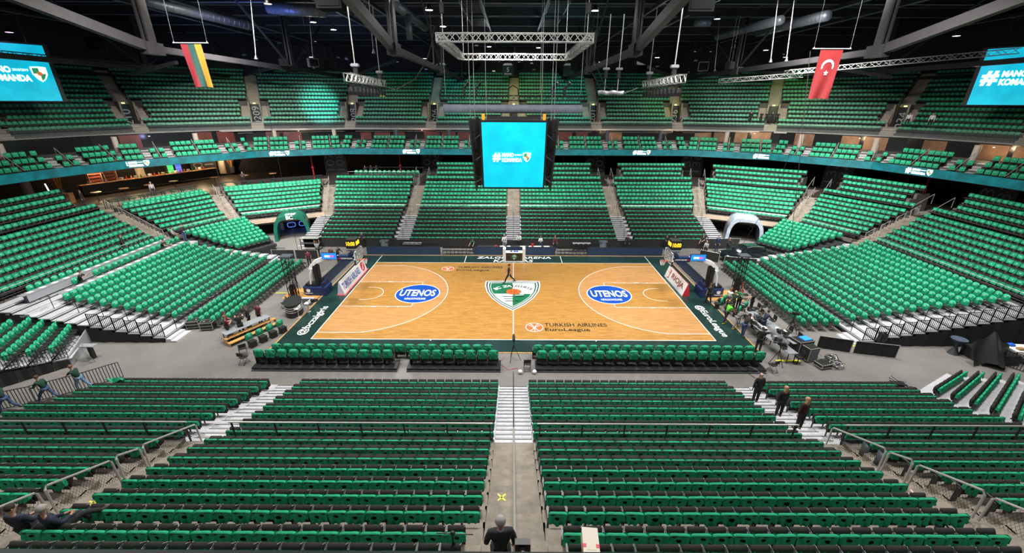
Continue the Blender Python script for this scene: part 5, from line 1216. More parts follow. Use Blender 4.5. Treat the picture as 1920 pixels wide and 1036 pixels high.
def tr(t, w, h, sk):
    m = mat('flag_turkish_red', (.115, .0018, .003), .65); b = MB(); b.grid(lambda u, v: cloth(w, h, u, v, sk), 16, 24, m); b.build('cloth', t, True)
    def onc(u, v): x, y, z = cloth(w, h, u, v, sk); return (x, y-.03, z)
    b = MB(); outer = [(.5+.27*math.cos(a), .36+.27*w/h*math.sin(a)) for a in [math.radians(50+40)+math.radians(280)*i/28-math.radians(140-140) for i in range(29)]]
    cu, cv, R1, R2 = .50, .33, .28, .22
    O = [(cu+R1*math.cos(a), cv+R1*w/h*math.sin(a)) for a in [math.radians(35-180-35*0)+math.radians(0)+math.radians(-215+250*0)*0+math.radians(145)+math.radians(250)*i/28 for i in range(29)]]
    I = [(cu+R2*math.cos(a), cv+.045+R2*w/h*math.sin(a)) for a in [math.radians(145)-PI+math.radians(35)+math.radians(250)*i/28 for i in range(29)]]
    O = [(cu+R1*math.cos(math.radians(158)+math.radians(224)*i/28), cv+R1*w/h*math.sin(math.radians(158)+math.radians(224)*i/28)) for i in range(29)]
    I = [(cu+R2*math.cos(math.radians(168)+math.radians(204)*i/28), cv+.018+R2*w/h*math.sin(math.radians(168)+math.radians(204)*i/28)) for i in range(29)]
    vs = [onc(*p) for p in O]+[onc(*p) for p in I]; b.add(vs, [(i, i+1, 30+i, 29+i) for i in range(28)], WHITE); b.build('crescent', t)
    b = MB(); st = [(cu+(.12 if i % 2 == 0 else .05)*math.sin(i*PI/5), cv+.135-(.12 if i % 2 == 0 else .05)*w/h*math.cos(i*PI/5)) for i in range(10)]
    b.add([onc(*p) for p in st]+[onc(cu, cv+.135)], [(i, (i+1) % 10, 10) for i in range(10)], WHITE); b.build('star', t)
flag('lithuanian_flag', 'red green and yellow striped flag hanging at the upper left', -22.2, 0, 18.85, 1.42, 2.7, lt, .22)
flag('turkish_flag', 'red flag with white crescent and star hanging at the upper right', 21.75, 0, 18.65, 1.55, 3.1, tr, -.35 if False else .35*0-.1)
# ---------------- court side equipment ----------------
NETM = mat('net_cord', (.8, .8, .8), .7)
BBG = mat('backboard_glass', (.5, .6, .65), .1, alpha=.25)
for s, nm in ((-1, 'left'), (1, 'right')):
    t = thing('basket_stanchion', 'basketball basket unit at the %s end, white arm, blue padded base' % nm, 'basketball hoop', (s*16.9, 0.1, .03))
    f = lambda x: s*(x-16.9)
    b = MB(); pts = [(-1.15, .62), (-1.15, -.62), (.5, -.62), (.9, -.35), (.9, .35), (.5, .62)]; b.poly([(s*(p[0]*-1)*-1, p[1]) for p in (pts if s > 0 else pts[::-1])], NAVY, .02, .72); b.build('base_pad', t)
    b = MB(); b.rbox(*sorted((f(15.95), f(16.12))), -.6, .6, .05, 1.15, mat('pad_purple_navy', (.02, .025, .10), .4), .05); b.build('front_pad', t)
    b = MB(); b.rbox(*sorted((f(16.5), f(17.6))), -.35, .35, .7, .95, BLACK, .05); b.build('ballast_box', t)
    for (px, pz, py, ry) in ((0.35, .40, -.63, 0),):
        o = MB(); o.T = Mt((-.35*1 if s < 0 else .35, -.63, .42), (PI/2, 0, 0)); o.poly([(-.16, .02), (-.16, .2), (-.06, .12), (0, .24), (.06, .12), (.16, .2), (.16, .02), (.09, -.1), (-.09, -.1)][::-1], WHITE, 0, .006); o.build('crown_mark', t)
        text('lettering', 'Husqvarna', WHITE, t, ((-.35 if s < 0 else .35), -.64, .22), (PI/2, 0, 0), width=.66, height=.12, bold=.005)
    for sy in (-1, 1):
        b = MB(); b.tube([(f(17.15), sy*.25, .7), (f(17.05), sy*.25, 1.7), (f(16.85), sy*.22, 2.3)], .075, WHITE, 8); b.build('mast_leg', t)
    b = MB(); b.rbox(*sorted((f(16.35), f(16.75))), -.3, .3, .7, 2.55, BLACK, .06); b.build('mast_pad', t)
    b = MB(); P = [(17.0, 2.15), (16.85, 2.5), (16.5, 2.85), (15.9, 3.08), (15.2, 3.2), (14.3, 3.22), (13.1, 3.2)]
    for i in range(len(P)-1): b.beam((f(P[i][0]), 0, P[i][1]), (f(P[i+1][0]), 0, P[i+1][1]), .42, .30, WHITE)
    b.build('arm', t)
    b = MB(); b.rbox(*sorted((f(13.15), f(14.55))), -.25, .25, 3.02, 3.42, NAVY, .03); b.build('arm_pad', t)
    text('lettering', 'TURKISH AIRLINES', WHITE, t, (f(13.78), -.262, 3.22), (PI/2, 0, 0), width=1.0, height=.12, bold=.004)
    b = MB(); b.T = Mt((f(14.43), -.258, 3.22), (PI/2, 0, 0)); b.poly(ellp(0, 0, .08, .08, 16), RED, 0, .004); b.build('emblem', t)
    b = MB()
    x0, x1 = sorted((f(12.8), f(12.86)))
    b.box(x0, x1, -.9, .9, 2.95, 3.0, WHITE); b.box(x0, x1, -.9, .9, 3.9, 3.95, WHITE); b.box(x0, x1, -.9, -.85, 2.95, 3.95, WHITE); b.box(x0, x1, .85, .9, 2.95, 3.95, WHITE)
    for q in ((-.3, -.26), (.26, .3)): b.box(x0, x1, q[0], q[1], 3.1, 3.55, WHITE)
    b.box(x0, x1, -.3, .3, 3.1, 3.14, WHITE); b.box(x0, x1, -.3, .3, 3.51, 3.55, WHITE); b.build('backboard_frame', t)
    b = MB(); b.box(x0+.02, x1-.02, -.88, .88, 2.97, 3.93, BBG); b.build('backboard_glass', t)
    b = MB(); b.box(x0-.02, x1+.02, -.95, .95, 2.88, 2.97, BLACK); b.box(x0-.02, x1+.02, -.96, -.88, 2.88, 3.3, BLACK); b.box(x0-.02, x1+.02, .88, .96, 2.88, 3.3, BLACK); b.build('edge_pad', t)
    b = MB(); cx = f(12.4); b.tube([(cx+.225*math.cos(2*PI*i/20), .225*math.sin(2*PI*i/20), 3.05) for i in range(21)], .013, ORANGE, 6); b.box(*sorted((cx+s*.2, f(12.8))), -.09, .09, 3.0, 3.07, ORANGE); b.build('rim', t)
    b = MB()
    for i in range(12):
        a0 = 2*PI*i/12
        for dd in (1, -1):
            b.tube([((.225-.03*k)*math.cos(a0+dd*k*.26)+cx, (.225-.03*k)*math.sin(a0+dd*k*.26), 3.04-.12*k) for k in range(4)], .008, NETM, 4)
    b.build('net', t)
    for sy in (-1, 1): b = MB(); b.beam((f(13.3), sy*.1, 3.3), (f(12.88), sy*.7, 3.75), .05, .05, WHITE); b.beam((f(13.3), sy*.1, 3.2), (f(12.88), sy*.7, 3.05), .05, .05, WHITE); b.build('board_brace', t)
    # shot clock
    c = thing('shot_clock', 'black four sided game clock reading 10:00 above the %s backboard' % nm, 'clock', (s*13.2, .1, 4.55))
    b = MB(); b.rbox(-.42, .42, -.42, .42, -.36, .36, BLACK, .02); b.build('housing', c)
    b = MB(); b.box(-.46, .46, -.46, .46, -.60, -.42, GREY); b.build('sponsor_band', c)
    DIG = mat('digit_orange', (1, .5, .03), .5, emit=(1, .45, .02), es=2.2)
    text('digits', '10:00', DIG, c, (0, -.43, .02), (PI/2, 0, 0), width=.68, height=.34, bold=.01)
    text('digits', '10:00', DIG, c, (-s*.43, 0, .02), (PI/2, 0, -s*PI/2), width=.68, height=.34, bold=.01)
    text('lettering', 'Swedbank', NAVY, c, (0, -.465, -.51), (PI/2, 0, 0), width=.6, height=.11)
    for q in (-.3, .3): b = MB(); b.box(q-.02, q+.02, -.02, .02, -.75, -.55, BLACKM); b.build('bracket', c)
    # small led advert above the arm
    g = thing('led_advert', 'small blue GYMON LED sign above the %s basket arm' % nm, 'sign', (s*15.1, -.3, 3.5))
    b = MB(); b.rbox(-.64, .64, -.02, .12, -.27, .29, BLACK, .02); b.build('housing', g)
    b = MB(); b.box(-.6, .6, -.04, -.015, -.24, .26, mat('gymon_blue', (.01, .16, .75), .5, emit=(.01, .18, .85), es=1.1)); b.build('panel', g)
    text('lettering', 'GYM', LEDW, g, (-.17, -.05, 0), (PI/2, 0, 0), width=.42, height=.17, bold=.02); text('lettering', 'ON', mat('led_red', (.9, .05, .12), .5, emit=(.9, .05, .12), es=1.2), g, (.21, -.05, 0), (PI/2, 0, 0), width=.30, height=.19, bold=.02)
    # slanted advertising board beside the baseline
    ys, ye = (-.3, 5.6) if s < 0 else (-.3, 4.2)
    a = thing('advert_board', ('white wedge shaped TURKISH AIRLINES board by the left baseline', 'white wedge shaped RIOJA board by the right baseline')[s > 0], 'advertising board', (0, 0, .035), group='slanted baseline boards')
    xb, xf, xt, zt = s*14.95, s*14.33, s*14.68, 1.12
    b = MB(); vs = [(xf, ys, 0), (xb, ys, 0), (xt+s*.06, ys, zt), (xt, ys, zt)]; vs += [(v[0], ye, v[2]) for v in vs]
    fs = [(0, 1, 2, 3), (7, 6, 5, 4), (1, 5, 6, 2), (0, 4, 5, 1), (3, 2, 6, 7)]
    b.add(vs, fs, RED if s > 0 else mat('board_lilac', (.45, .45, .6), .5)); b.build('board_body', a)
    b = MB(); b.add([(xf-s*.005, ys, .0), (xf-s*.005, ye, .0), (xt-s*.005, ye, zt), (xt-s*.005, ys, zt)], [(0, 1, 2, 3)], WHITE); b.build('printed_face', a)
    if s < 0: b = MB(); b.box(-14.98, -14.22, ys-.15, ye+.25, -.003, .004, mat('board_red_base', (.75, .04, .04), .4)); b.build('red_base_sheet', a)
    nrm = Vector((-s*zt, 0, (abs(xt)-abs(xf)))).normalized(); up_ = Vector((xt-xf, 0, zt)).normalized()
    M = Matrix((up_.cross(nrm).normalized(), up_, nrm)).transposed().to_4x4(); mid = Vector(((xf+xt)/2, (ys+ye)/2, zt/2)); M.translation = mid+nrm*.012
    me = text_mesh('TURKISH AIRLINES' if s < 0 else 'RIOJA', width=4.1 if s < 0 else 2.7, height=.62, extrude=.002, bold=.02); me.materials.clear(); me.materials.append(OVB if s < 0 else mat('rioja_wine', (.25, .02, .04), .5)); o = link('lettering', me, a); o.matrix_local = M @ Mt((-.65 if s < 0 else .45, 0, 0))
    b = MB(); b.T = M @ Mt((2.25 if s < 0 else -1.45, 0, .004))
    if s < 0:
        b.poly(ellp(0, 0, .42, .42, 24), RED, 0, .003); b.poly([(-.25, -.22), (-.05, -.3), (.25, .22), (.18, .3), (-.02, .05)], WHITE, .003, .006)
    else:
        strip(b, [(-.25, .42), (.0, .28), (.15, .38), (.05, .1), (.0, -.1), (.1, -.35), (-.2, -.42)], .09, RED, .003); strip(b, [(-.25, .15), (.12, .05)], .07, RED, .003)
    b.build('emblem', a)
    # led boards along the far part of each baseline
    d = thing('led_board', 'long dark blue LED board along the far half of the %s baseline' % nm, 'LED board', (s*16.75, 0, 0), group='dark blue LED boards')
    b = MB(); b.box(*sorted((-.0*s, s*.12)), 1.4, 9.6, .04, .88, BLACK); b.build('housing', d)
    LEDN = mat('led_navy', (.012, .024, .05), .45, emit=(.012, .028, .06), es=.5)
    b = MB(); b.box(*sorted((-.01*s, -.03*s)), 1.45, 9.55, .08, .85, LEDN); b.build('screen', d)
for i, (x0, x1) in enumerate(((-15.75, -7.85), (-4.2, 4.5), (7.9, 16.0))):
    d = thing('led_board', 'dark blue LED board along the far sideline, %s' % ('left', 'middle', 'right')[i], 'LED board', ((x0+x1)/2, 9.95, 0), group='dark blue LED boards'); h = (x1-x0)/2
    b = MB(); b.box(-h, h, 0, .12, .04, .90, BLACK); b.build('housing', d); b = MB(); b.box(-h+.03, h-.03, -.03, -.01, .06, .87, LEDN); b.build('screen', d)
    b = MB(); n = int(h); [b.box(q-.03, q+.03, .05, .5, 0, .05, GREY) for q in np.linspace(-h+.5, h-.5, n)]; b.build('feet', d)
# far side: curtain, chairs, tables
b = MB()
N = 90
for i in range(N):
    x0, x1 = -23.2+46.6*i/N, -23.2+46.6*(i+1)/N; y0, y1 = 12.42+.04*math.sin(i*2.2), 12.42+.04*math.sin((i+1)*2.2); b.add([(x0, y0, 0), (x1, y1, 0), (x1, y1, .93), (x0, y0, .93)], [(0, 1, 2, 3)], CURT)
tag(b.build('skirt_curtain'), 'long black curtain below the far telescopic seats', 'curtain')
fx = [-7.4+.42*k for k in range(8)]+[4.9+.42*k for k in range(8)]+[-12.4+.5*k for k in range(9)]+[6.4+.52*k for k in range(6)]
pr = None
for i, x in enumerate(fx):
    y = 10.25 if i < 16 else 11.3; L_ = '%s %s' % (nth(1+sum(1 for j, q in enumerate(fx) if (j < 16) == (i < 16) and q < x)), 'from the left between the LED boards' if i < 16 else 'from the left in the row by the far curtain')
    if pr is None:
        pr = thing('empty_folding_chair', 'bare black folding chair, '+L_, 'chair', (x, y, 0), PI, 'bare folding chairs on the far side')
        for pn, me in CP.items(): link(pn, me, pr)
    else: dup(pr, (x, y, 0), PI, 'bare black folding chair, '+L_)
def table(name, label, loc, rz, w, d, h, top, leg, group=None):
    t = thing(name, label, 'table', loc, rz, group); b = MB(); b.rbox(-w/2, w/2, -d/2, d/2, h-.04, h, top, .01); b.build('tabletop', t)
    for sx in (-1, 1):
        for sy in (-1, 1): b = MB(); b.box(sx*(w/2-.12)-.02, sx*(w/2-.12)+.02, sy*(d/2-.08)-.02, sy*(d/2-.08)+.02, 0, h-.04, leg); b.build('leg', t)
    return t
table('folding_table', 'grey folding table by the far curtain, left of the centre', (-11.2, 11.6, 0), 0, 2.0, .7, .75, GREY, BLACKM, 'far side tables'); table('folding_table', 'grey folding table by the far curtain, right of the centre', (7.6, 11.8, 0), 0, 2.0, .7, .75, GREY, BLACKM, 'far side tables')
table('scorer_table', 'long dark scorer table behind the middle LED board', (0.2, 10.5, 0), 0, 8.2, .6, .80, mat('table_dark', (.03, .03, .035), .4), BLACKM)
BL = mat('item_blue', (.02, .12, .6), .5)
for i, (x, m, w) in enumerate(((-1.9, RED, .25), (-1.2, WHITE, .5), (-.5, WHITE, .35), (.4, DKGREY, .4), (1.0, WHITE, .6), (1.9, WHITE, .5), (2.6, WHITE, .8), (3.6, WHITE, .6))): b = MB(); b.box(x-w/2, x+w/2, 10.35, 10.6, .80, .84 if i else .9, m); tag(b.build('document'), 'item %s lying on the scorer table' % ('red box', 'first white sheet', 'second white sheet', 'dark notebook', 'wide white sheet', 'third white sheet', 'long white sheet', 'last white sheet')[i], 'paper', 'things on the scorer table')
b = MB(); b.lathe([(.001, 0), (.1, 0), (.13, .35), (.001, .36)], RED, 14, (2.05, 10.4, .80)); tag(b.build('drink_bucket'), 'red bucket on the scorer table', 'bucket')
for i, (x, y) in enumerate(((-14.2, 11.4), (9.9, 11.5))):
    t = thing('waste_bin', 'big bin lined with clear plastic by the far curtain, %s' % ('left', 'right')[i], 'bin', (x, y, 0), group='lined bins'); b = MB(); b.lathe([(.001, .02), (.32, .02), (.42, 1.05), (.44, 1.08), (.40, 1.1)], mat('bin_clear', (.20, .22, .25), .25), 14); b.build('body', t); b = MB(); b.box(-.45, .45, -.4, .4, 1.04, 1.1, DKGREY); b.build('rim', t)
t = thing('presentation_stand', 'white framed stand with dark green screen in front of the scorer table', 'stand', (.08, 8.2, .03))
b = MB(); b.box(-1.15, -.85, -.4, .3, 0, 1.38, WHITE); b.box(.85, 1.15, -.4, .3, 0, 1.38, WHITE); b.box(-.85, .85, -.4, .3, .95, 1.0, WHITE); b.box(-.85, .85, -.42, .3, .0, .08, WHITE); b.build('frame', t)
b = MB(); b.box(-.85, .85, -.38, -.34, .08, .95, mat('screen_brown_black', (.03, .025, .02), .3)); b.build('screen', t)
b = MB(); b.T = Mt((0, -.385, .5), (PI/2, 0, 0)); b.poly(ellp(0, .05, .34, .26, 20), LGG, 0, .003); b.poly(ellp(.02, .1, .2, .16, 16), mat('screen_mint', (.35, .5, .42), .4), .003, .005); b.poly(ellp(0, -.1, .12, .16, 12), mat('screen_mint', (.35, .5, .42), .4), .003, .005); b.build('screen_image', t)
for x, m in ((-.3, DKGREY), (.05, BL), (.3, BL)): b = MB(); b.rbox(x-.12, x+.12, -.2, 0, 1.0, 1.1, m, .02); b.build('item', t)
# lattice towers with cables
for i, (x, y, hh) in enumerate(((-18.2, -1.1, 3.7), (19.4, .7, 3.3))):
    t = thing('lattice_tower', 'black lattice tower with dark box on top beside the %s basket' % ('left', 'right')[i], 'tower', (x, y, 0), group='lattice towers')
    b = MB()
    for sx in (-.28, .28):
        for sy in (-.28, .28): b.tube([(sx, sy, 0), (sx, sy, hh)], .03, BLACKM, 6)
    n = 7
    for k in range(n):
        z0, z1 = hh*k/n, hh*(k+1)/n
        for (ax, ay, bx, by) in ((-.28, -.28, .28, -.28), (.28, -.28, .28, .28), (.28, .28, -.28, .28), (-.28, .28, -.28, -.28)):
            b.beam((ax, ay, z0), (bx, by, z1), .03, .03, BLACKM); b.beam((ax, ay, z1), (bx, by, z1), .03, .03, BLACKM)
    b.build('lattice', t); b = MB(); b.box(-.35, .35, -.35, .35, 0, .06, BLACK); b.build('base_plate', t)
    b = MB(); b.rbox(-.45, .45, -.4, .4, hh, hh+.14, DKGREY, .03); b.build('top_box', t)
    b = MB(); b.rbox(-.25, .2, -.2, .25, .1, 1.3, BLACK, .1); b.tube([(.25, -.3, 1.0), (.35, -.4, .4), (.45, -.3, .1)], .02, ORANGE, 5); b.lathe([(.001, 0), (.16, 0), (.16, .3), (.001, .32)], RED if i else mat('rope_red_brown', (.35, .08, .03), .7), 10, (.38, -.2, 0)); b.build('hoist_gear', t)
b = MB(); b.tube([(19.9, 4.0, 0.5), (21.5, 2.2, 8), (21.75, 0, 18.5)], .02, BLACKM, 4); b.tube([(20.9, -3.5, 0), (20.6, -2, 9), (20.3, 0, 18.5)], .02, BLACKM, 4); tag(b.build('power_cable'), 'thin black cables rising from the right side floor to the roof', 'cable')
b = MB(); b.tube([(-20.4, 5, 0), (-20, 4, 9), (-19.5, 3, 18.5)], .018, BLACKM, 4); tag(b.build('power_cable'), 'thin black cable rising from the left side floor to the roof', 'cable')
# players' benches at the near baseline corners
def bench_seat(name, loc, rz, lab, grp):
    t = thing(name, lab, 'seat', loc, rz, grp)
    b = MB(); b.rbox(-.25, .25, .0, .48, .38, .46, BLACK, .04); b.build('cushion', t); b = MB(); b.rbox(-.25, .25, -.10, .0, .45, .75, BLACK, .03); b.build('backrest', t); b = MB(); b.box(-.22, .22, .08, .38, 0, .38, BLACK); b.rbox(.27, .31, -.02, .40, .55, .60, BLACK, .015); b.build('base', t)
    return t
BK = [cover(200+i, zt=.95, w=.52, zb=.50) for i in range(3)]
bd = math.atan2(6.15-8.7, -16.6+17.8)
for k in range(4):
    x, y = -17.65+.36*k, -8.35+.62*k; rz = -PI/2-.5
    bench_seat('corner_chair', (x, y, 0), rz, 'black bench seat at the left corner, %s from the near end' % nth(k+1), 'left corner bench seats'); tag(link('bench_cover', BK[k % 3], None, (x, y, 0), rz), 'green cover on the left corner bench seat, %s from the near end' % nth(k+1), 'cover', 'left corner bench covers')
t = thing('wooden_steps', 'two tier orange wooden bench behind the left corner seats', 'bench', (-18.15, -7.0, 0), -.53)
for k, (dx, z) in enumerate(((0, .25), (-.35, .48))): b = MB(); b.box(dx-.17, dx+.17, -1.75, 1.75, z-.05, z, WOODL); b.box(dx-.15, dx+.15, -1.75, -1.7, 0, z-.05, WOODL); b.box(dx-.15, dx+.15, 1.7, 1.75, 0, z-.05, WOODL); b.build('plank', t)
table('folding_table', 'long grey folding table behind the left corner bench', (-18.75, -6.75, 0), -.53+PI/2, 3.1, .75, .75, GREY, BLACKM)
for i, (x, y, rz, lb) in enumerate(((-16.9, -10.6, -.15, 'left of the courtside seats, nearest the stand'), (-17.4, -9.55, .7, 'left of the courtside seats, by the wooden bench'), (-18.05, -2.6, 2.4, 'beside the left lattice tower'), (.85, -11.15, 0, 'with two white balls right of the centre camera'), (15.95, -11.15, .3, 'at the right end of the courtside seats'), (19.6, -.9, 1.2, 'by the right lattice tower'))):
    t = thing('empty_folding_chair', 'bare black folding chair '+lb, 'chair', (x, y, 0), rz, 'bare folding chairs near the court')
    for pn, me in CP.items(): link(pn, me, t)
for i, x in enumerate((.42, 1.28)): b = MB(); b.ell((x, -11.35, .14), .135, .135, .135, WHITE, 16, 10); tag(b.build('white_ball', smooth=True), 'white ball on the floor %s of the bare chair at centre' % ('left', 'right')[i], 'ball', 'white balls')
t = thing('bar_counter', 'round black drinks counter with light strips left of the court', 'counter', (-17.0, -3.6, 0), .35)
b = MB(); b.poly(ellp(0, 0, .62, 1.0, 28), BLACK, .0, 1.0); b.build('body', t); b = MB(); b.poly(ellp(0, 0, .66, 1.04, 28), BLACK, 1.0, 1.05); b.build('top', t)
for z in (.45, .62, .8): b = MB(); b.poly(ellp(0, 0, .635, 1.015, 28), WHITE, z, z+.03); b.build('light_strip', t)
for i, (x, y) in enumerate(((-16.35, -4.3), (-16.0, -3.4))):
    t = thing('bar_stool', 'white bar stool by the round counter, %s' % ('nearer', 'farther')[i], 'stool', (x, y, 0), group='white bar stools'); b = MB(); b.lathe([(.001, .02), (.22, .02), (.04, .06), (.03, .72), (.001, .72)], STEEL, 14); b.build('pedestal', t); b = MB(); b.rbox(-.2, .2, -.2, .2, .72, .77, WHITE, .02); b.rbox(.16, .2, -.18, .18, .76, 1.02, WHITE, .015); b.build('seat', t)
for i, (x, y, rz) in enumerate(((-23.1, -5.95, .2), (-21.95, -6.15, .15))):
    t = thing('flight_case', 'silver edged black flight case on the floor at left, %s' % ('left', 'right')[i], 'case', (x, y, 0), rz, 'flight cases at left'); b = MB(); b.rbox(-.42, .42, -.3, .3, .12, .62, BLACK, .02); b.build('body', t)
    b = MB()
    for z in (.12, .36, .6): b.box(-.43, .43, -.31, -.29, z, z+.03, STEEL); b.box(-.43, .43, .29, .31, z, z+.03, STEEL)
    for sx in (-.42, .41): b.box(sx, sx+.02, -.31, .31, .6, .63, STEEL)
    for sx in (-.42, .40):
        for sy in (-.31, .29): b.box(sx, sx+.03, sy, sy+.02, .12, .63, STEEL)
    b.build('edging', t); b = MB(); [b.box(q, q+.1, -.05, .05, .62, .64, STEEL) for q in (-.25, .15)]; b.build('latch', t); b = MB(); [b.ell((sx, sy, .06), .05, .04, .06, DKGREY, 8, 4) for sx in (-.35, .35) for sy in (-.24, .24)]; b.build('castors', t)
b = MB(); b.box(-20.8, -16.4, -.02, .06, .0, .03, YEL); tag(b.build('cable_ramp'), 'yellow cable ramp across the floor at the left', 'cable ramp')
b = MB(); b.box(-17.9, -16.3, -2.3, -1.2, .0, .02, DARK); tag(b.build('floor_mat'), 'dark floor mat below the left basket', 'mat')
b = MB(); b.box(-17.6, -16.6, -1.2, -1.0, .05, .09, WHITE); b.box(-17.5, -16.7, -1.18, -1.12, .09, .095, BL); tag(b.build('folded_banner'), 'white and blue folded banner on the boards by the left basket', 'banner')
b = MB(); b.rbox(-16.7, -16.1, -1.75, -1.4, .02, .18, BLACK, .05); tag(b.build('equipment_bag'), 'black bag on the dark mat by the left basket', 'bag')
def tripod(b, x, y, h, r=.45, m=BLACKM):
    for k in range(3): a = PI/2+2*PI*k/3+.5; b.tube([(x+r*math.cos(a), y+r*math.sin(a), 0), (x, y, h*.75)], .02, m, 5)
    b.tube([(x, y, h*.55), (x, y, h)], .025, m, 6)
def tv_camera(name, label, x, y, z, rz, h=1.35, sc=1.):
    t = thing(name, label, 'camera', (x, y, z), rz); b = MB(); tripod(b, 0, 0, h); b.build('tripod', t)
    b = MB(); b.rbox(-.09, .09, -.25, .2, h, h+.2, BLACK, .02); b.lathe([(.001, 0), (.07, 0), (.08, .22), (.001, .22)], BLACK, 12, (0, 0, 0)) if False else None; b.build('camera_body', t)
    b = MB(); b.tube([(0, .2, h+.1), (0, .45, h+.1)], .06, BLACK, 10); b.build('lens', t); b = MB(); b.rbox(-.07, .07, -.36, -.3, h+.16, h+.27, DKGREY, .01); b.build('viewfinder', t); b = MB(); b.tube([(.1, -.2, h+.02), (.16, -.5, h-.08)], .012, BLACKM, 5); b.build('pan_handle', t); return t
tv_camera('video_camera', 'video camera on tripod in the gap between the courtside seats', 0.02, -9.9, 0, 0, 1.5)
tv_camera('video_camera', 'camera on tripod behind the monitors at right', 19.9, -6.2, 0, 1.2, 1.4)
tv_camera('video_camera', 'large television camera on tripod beyond the right courtside seats', 16.6, -10.2, 0, .9, 1.35)
b = MB(); b.tube([(-.6, -9.6, .02), (-.9, -10.3, .02), (-.3, -11.0, .02), (.3, -10.8, .02)], .012, RED, 5); tag(b.build('cable_on_floor'), 'thin red cable on the floor by the centre camera', 'cable')
b = MB(); tripod(b, -18.9, .8, 1.5, .3); tag(b.build('microphone_stand'), 'thin black stand on the floor left of the left basket', 'stand')
b = MB(); tripod(b, 18.6, -.5, 1.7, .3); tag(b.build('microphone_stand'), 'thin black stand right of the right basket', 'stand')
for i, x in enumerate((-6.2, 8.9)): b = MB(); tripod(b, x, -9.0, .45, .18); b.rbox(x-.08, x+.08, -9.04, -8.96, .45, .55, BLACK, .01); tag(b.build('floor_microphone'), 'small microphone on a low stand before the %s courtside seats' % ('left', 'right')[i], 'microphone', 'low microphones')
# bench seats and desks on the right
k = 0
for x, y, rz in ((16.5, -2.6, 1.0), (16.95, -3.3, 1.0), (17.3, -3.9, 1.0), (17.1, -1.9, .8), (17.55, -2.5, .8), (18.2, -3.1, .8)):
    k += 1; bench_seat('corner_chair', (x, y, 0), rz, 'black bench seat in the right corner group, %s' % nth(k), 'right corner bench seats'); tag(link('bench_cover', BK[k % 3], None, (x, y, 0), rz), 'green cover on a right corner bench seat, %s' % nth(k), 'cover', 'right corner bench covers')
for j, (x, y, w) in enumerate(((17.2, -6.2, 2.6), (17.4, -9.0, 2.4), (18.35, -7.3, 3.4), (17.9, -4.9, 1.8))): table('folding_table', 'grey technical table at the right baseline, %s' % ('middle by the court', 'nearest the stand', 'long one behind', 'farthest')[j], (x, y, 0), PI/2+.12, w, .65, .75, GREY, BLACKM, 'technical tables at right')
r = random.Random(9)
for i in range(26):
    tb = ((17.2, -6.2, 1.2), (17.4, -9.0, 1.0), (18.35, -7.3, 1.5), (17.9, -4.9, .8))[i % 4]; x, y = tb[0]+r.uniform(-.2, .2), tb[1]+r.uniform(-tb[2], tb[2]); w, d, h = r.uniform(.1, .22), r.uniform(.1, .2), r.uniform(.03, .3)
    b = MB(); m = (BLACK, DKGREY, BLACK, GREY, WHITE, BLACKM)[i % 6]; b.rbox(x-w, x+w, y-d, y+d, .76, .76+h, m, .015); b.box(x-w*.8, x+w*.8, y-d-.003, y-d, .77, .75+h, DKGREY)
    tag(b.build('desk_device'), '%s device on the %s technical table, %s placed' % (('black', 'dark grey', 'black', 'grey', 'white', 'metallic')[i % 6], ('middle', 'nearest', 'long rear', 'farthest')[i % 4], nth(i+1)), 'device', 'devices on the technical tables')
for i in range(9):
    x, y = ((19.2, -6.9), (19.25, -7.8), (18.6, -4.3), (19.0, -5.3), (18.0, -10.1), (19.3, -8.7), (16.9, -7.7), (18.9, -3.3), (19.6, -3.0))[i]
    b = MB(); b.rbox(x-.22, x+.22, y-.22, y+.22, .42, .48, BLACK, .03); b.rbox(x+.18, x+.24, y-.2, y+.2, .5, .88, BLACK, .02); b.tube([(x, y, .05), (x, y, .42)], .03, BLACKM, 6); [b.tube([(x, y, .06), (x+.25*math.cos(a), y+.25*math.sin(a), .03)], .02, BLACKM, 4) for a in (0, 1.26, 2.5, 3.8, 5.0)]
    tag(b.build('office_chair'), 'black chair by the technical tables at right, %s from the stand' % nth(i+1), 'chair', 'black chairs at the technical tables')
for i, (x, y, z, w, d, h) in enumerate(((19.0, -8.7, 0, 1.1, .8, .95), (18.9, -9.7, 0, .75, .6, 1.0), (19.3, -10.5, 0, .8, .6, .35))):
    t = thing('flight_case', 'black road case with metal edges at right, %s' % ('with a blue lit screen on top', 'upright rack beside the cable pile', 'low one by the cable pile')[i], 'case', (x, y, z), .25, 'road cases at right'); b = MB(); b.rbox(-w/2, w/2, -d/2, d/2, .1, h, BLACK, .02); b.build('body', t); b = MB()
    for zz in (.1, h-.04): b.box(-w/2-.01, w/2+.01, -d/2-.01, -d/2+.02, zz, zz+.04, STEEL); b.box(-w/2-.01, -w/2+.02, -d/2, d/2, zz, zz+.04, STEEL)
    for xx in (-w/2, w/2-.03): b.box(xx, xx+.03, -d/2-.01, -d/2+.02, .1, h, STEEL)
    b.build('edging', t)
    if i == 0: b = MB(); b.rbox(-.1, .45, -.25, .25, h, h+.05, mat('laptop_glow', (.02, .2, .9), .4, emit=(.02, .2, .9), es=1.2), .01); b.build('screen', t)
    if i == 1:
        b = MB(); [b.box(-w/2+.05, w/2-.05, -d/2-.012, -d/2, .2+.12*q, .27+.12*q, GREY) for q in range(6)]; b.build('rack_units', t)
b = MB(); r = random.Random(3)
for i in range(26):
    x, y = 20.1+r.uniform(-.5, .5), -10.1+r.uniform(-.5, .4); R1 = r.uniform(.12, .3); z = r.uniform(.03, .3); b.tube([(x+R1*math.cos(a), y+R1*math.sin(a), z+.05*math.sin(a*2+i)) for a in np.linspace(0, 6.2, 12)], .022, (BLACK, GREY, BLACK, STEEL)[i % 4], 5)
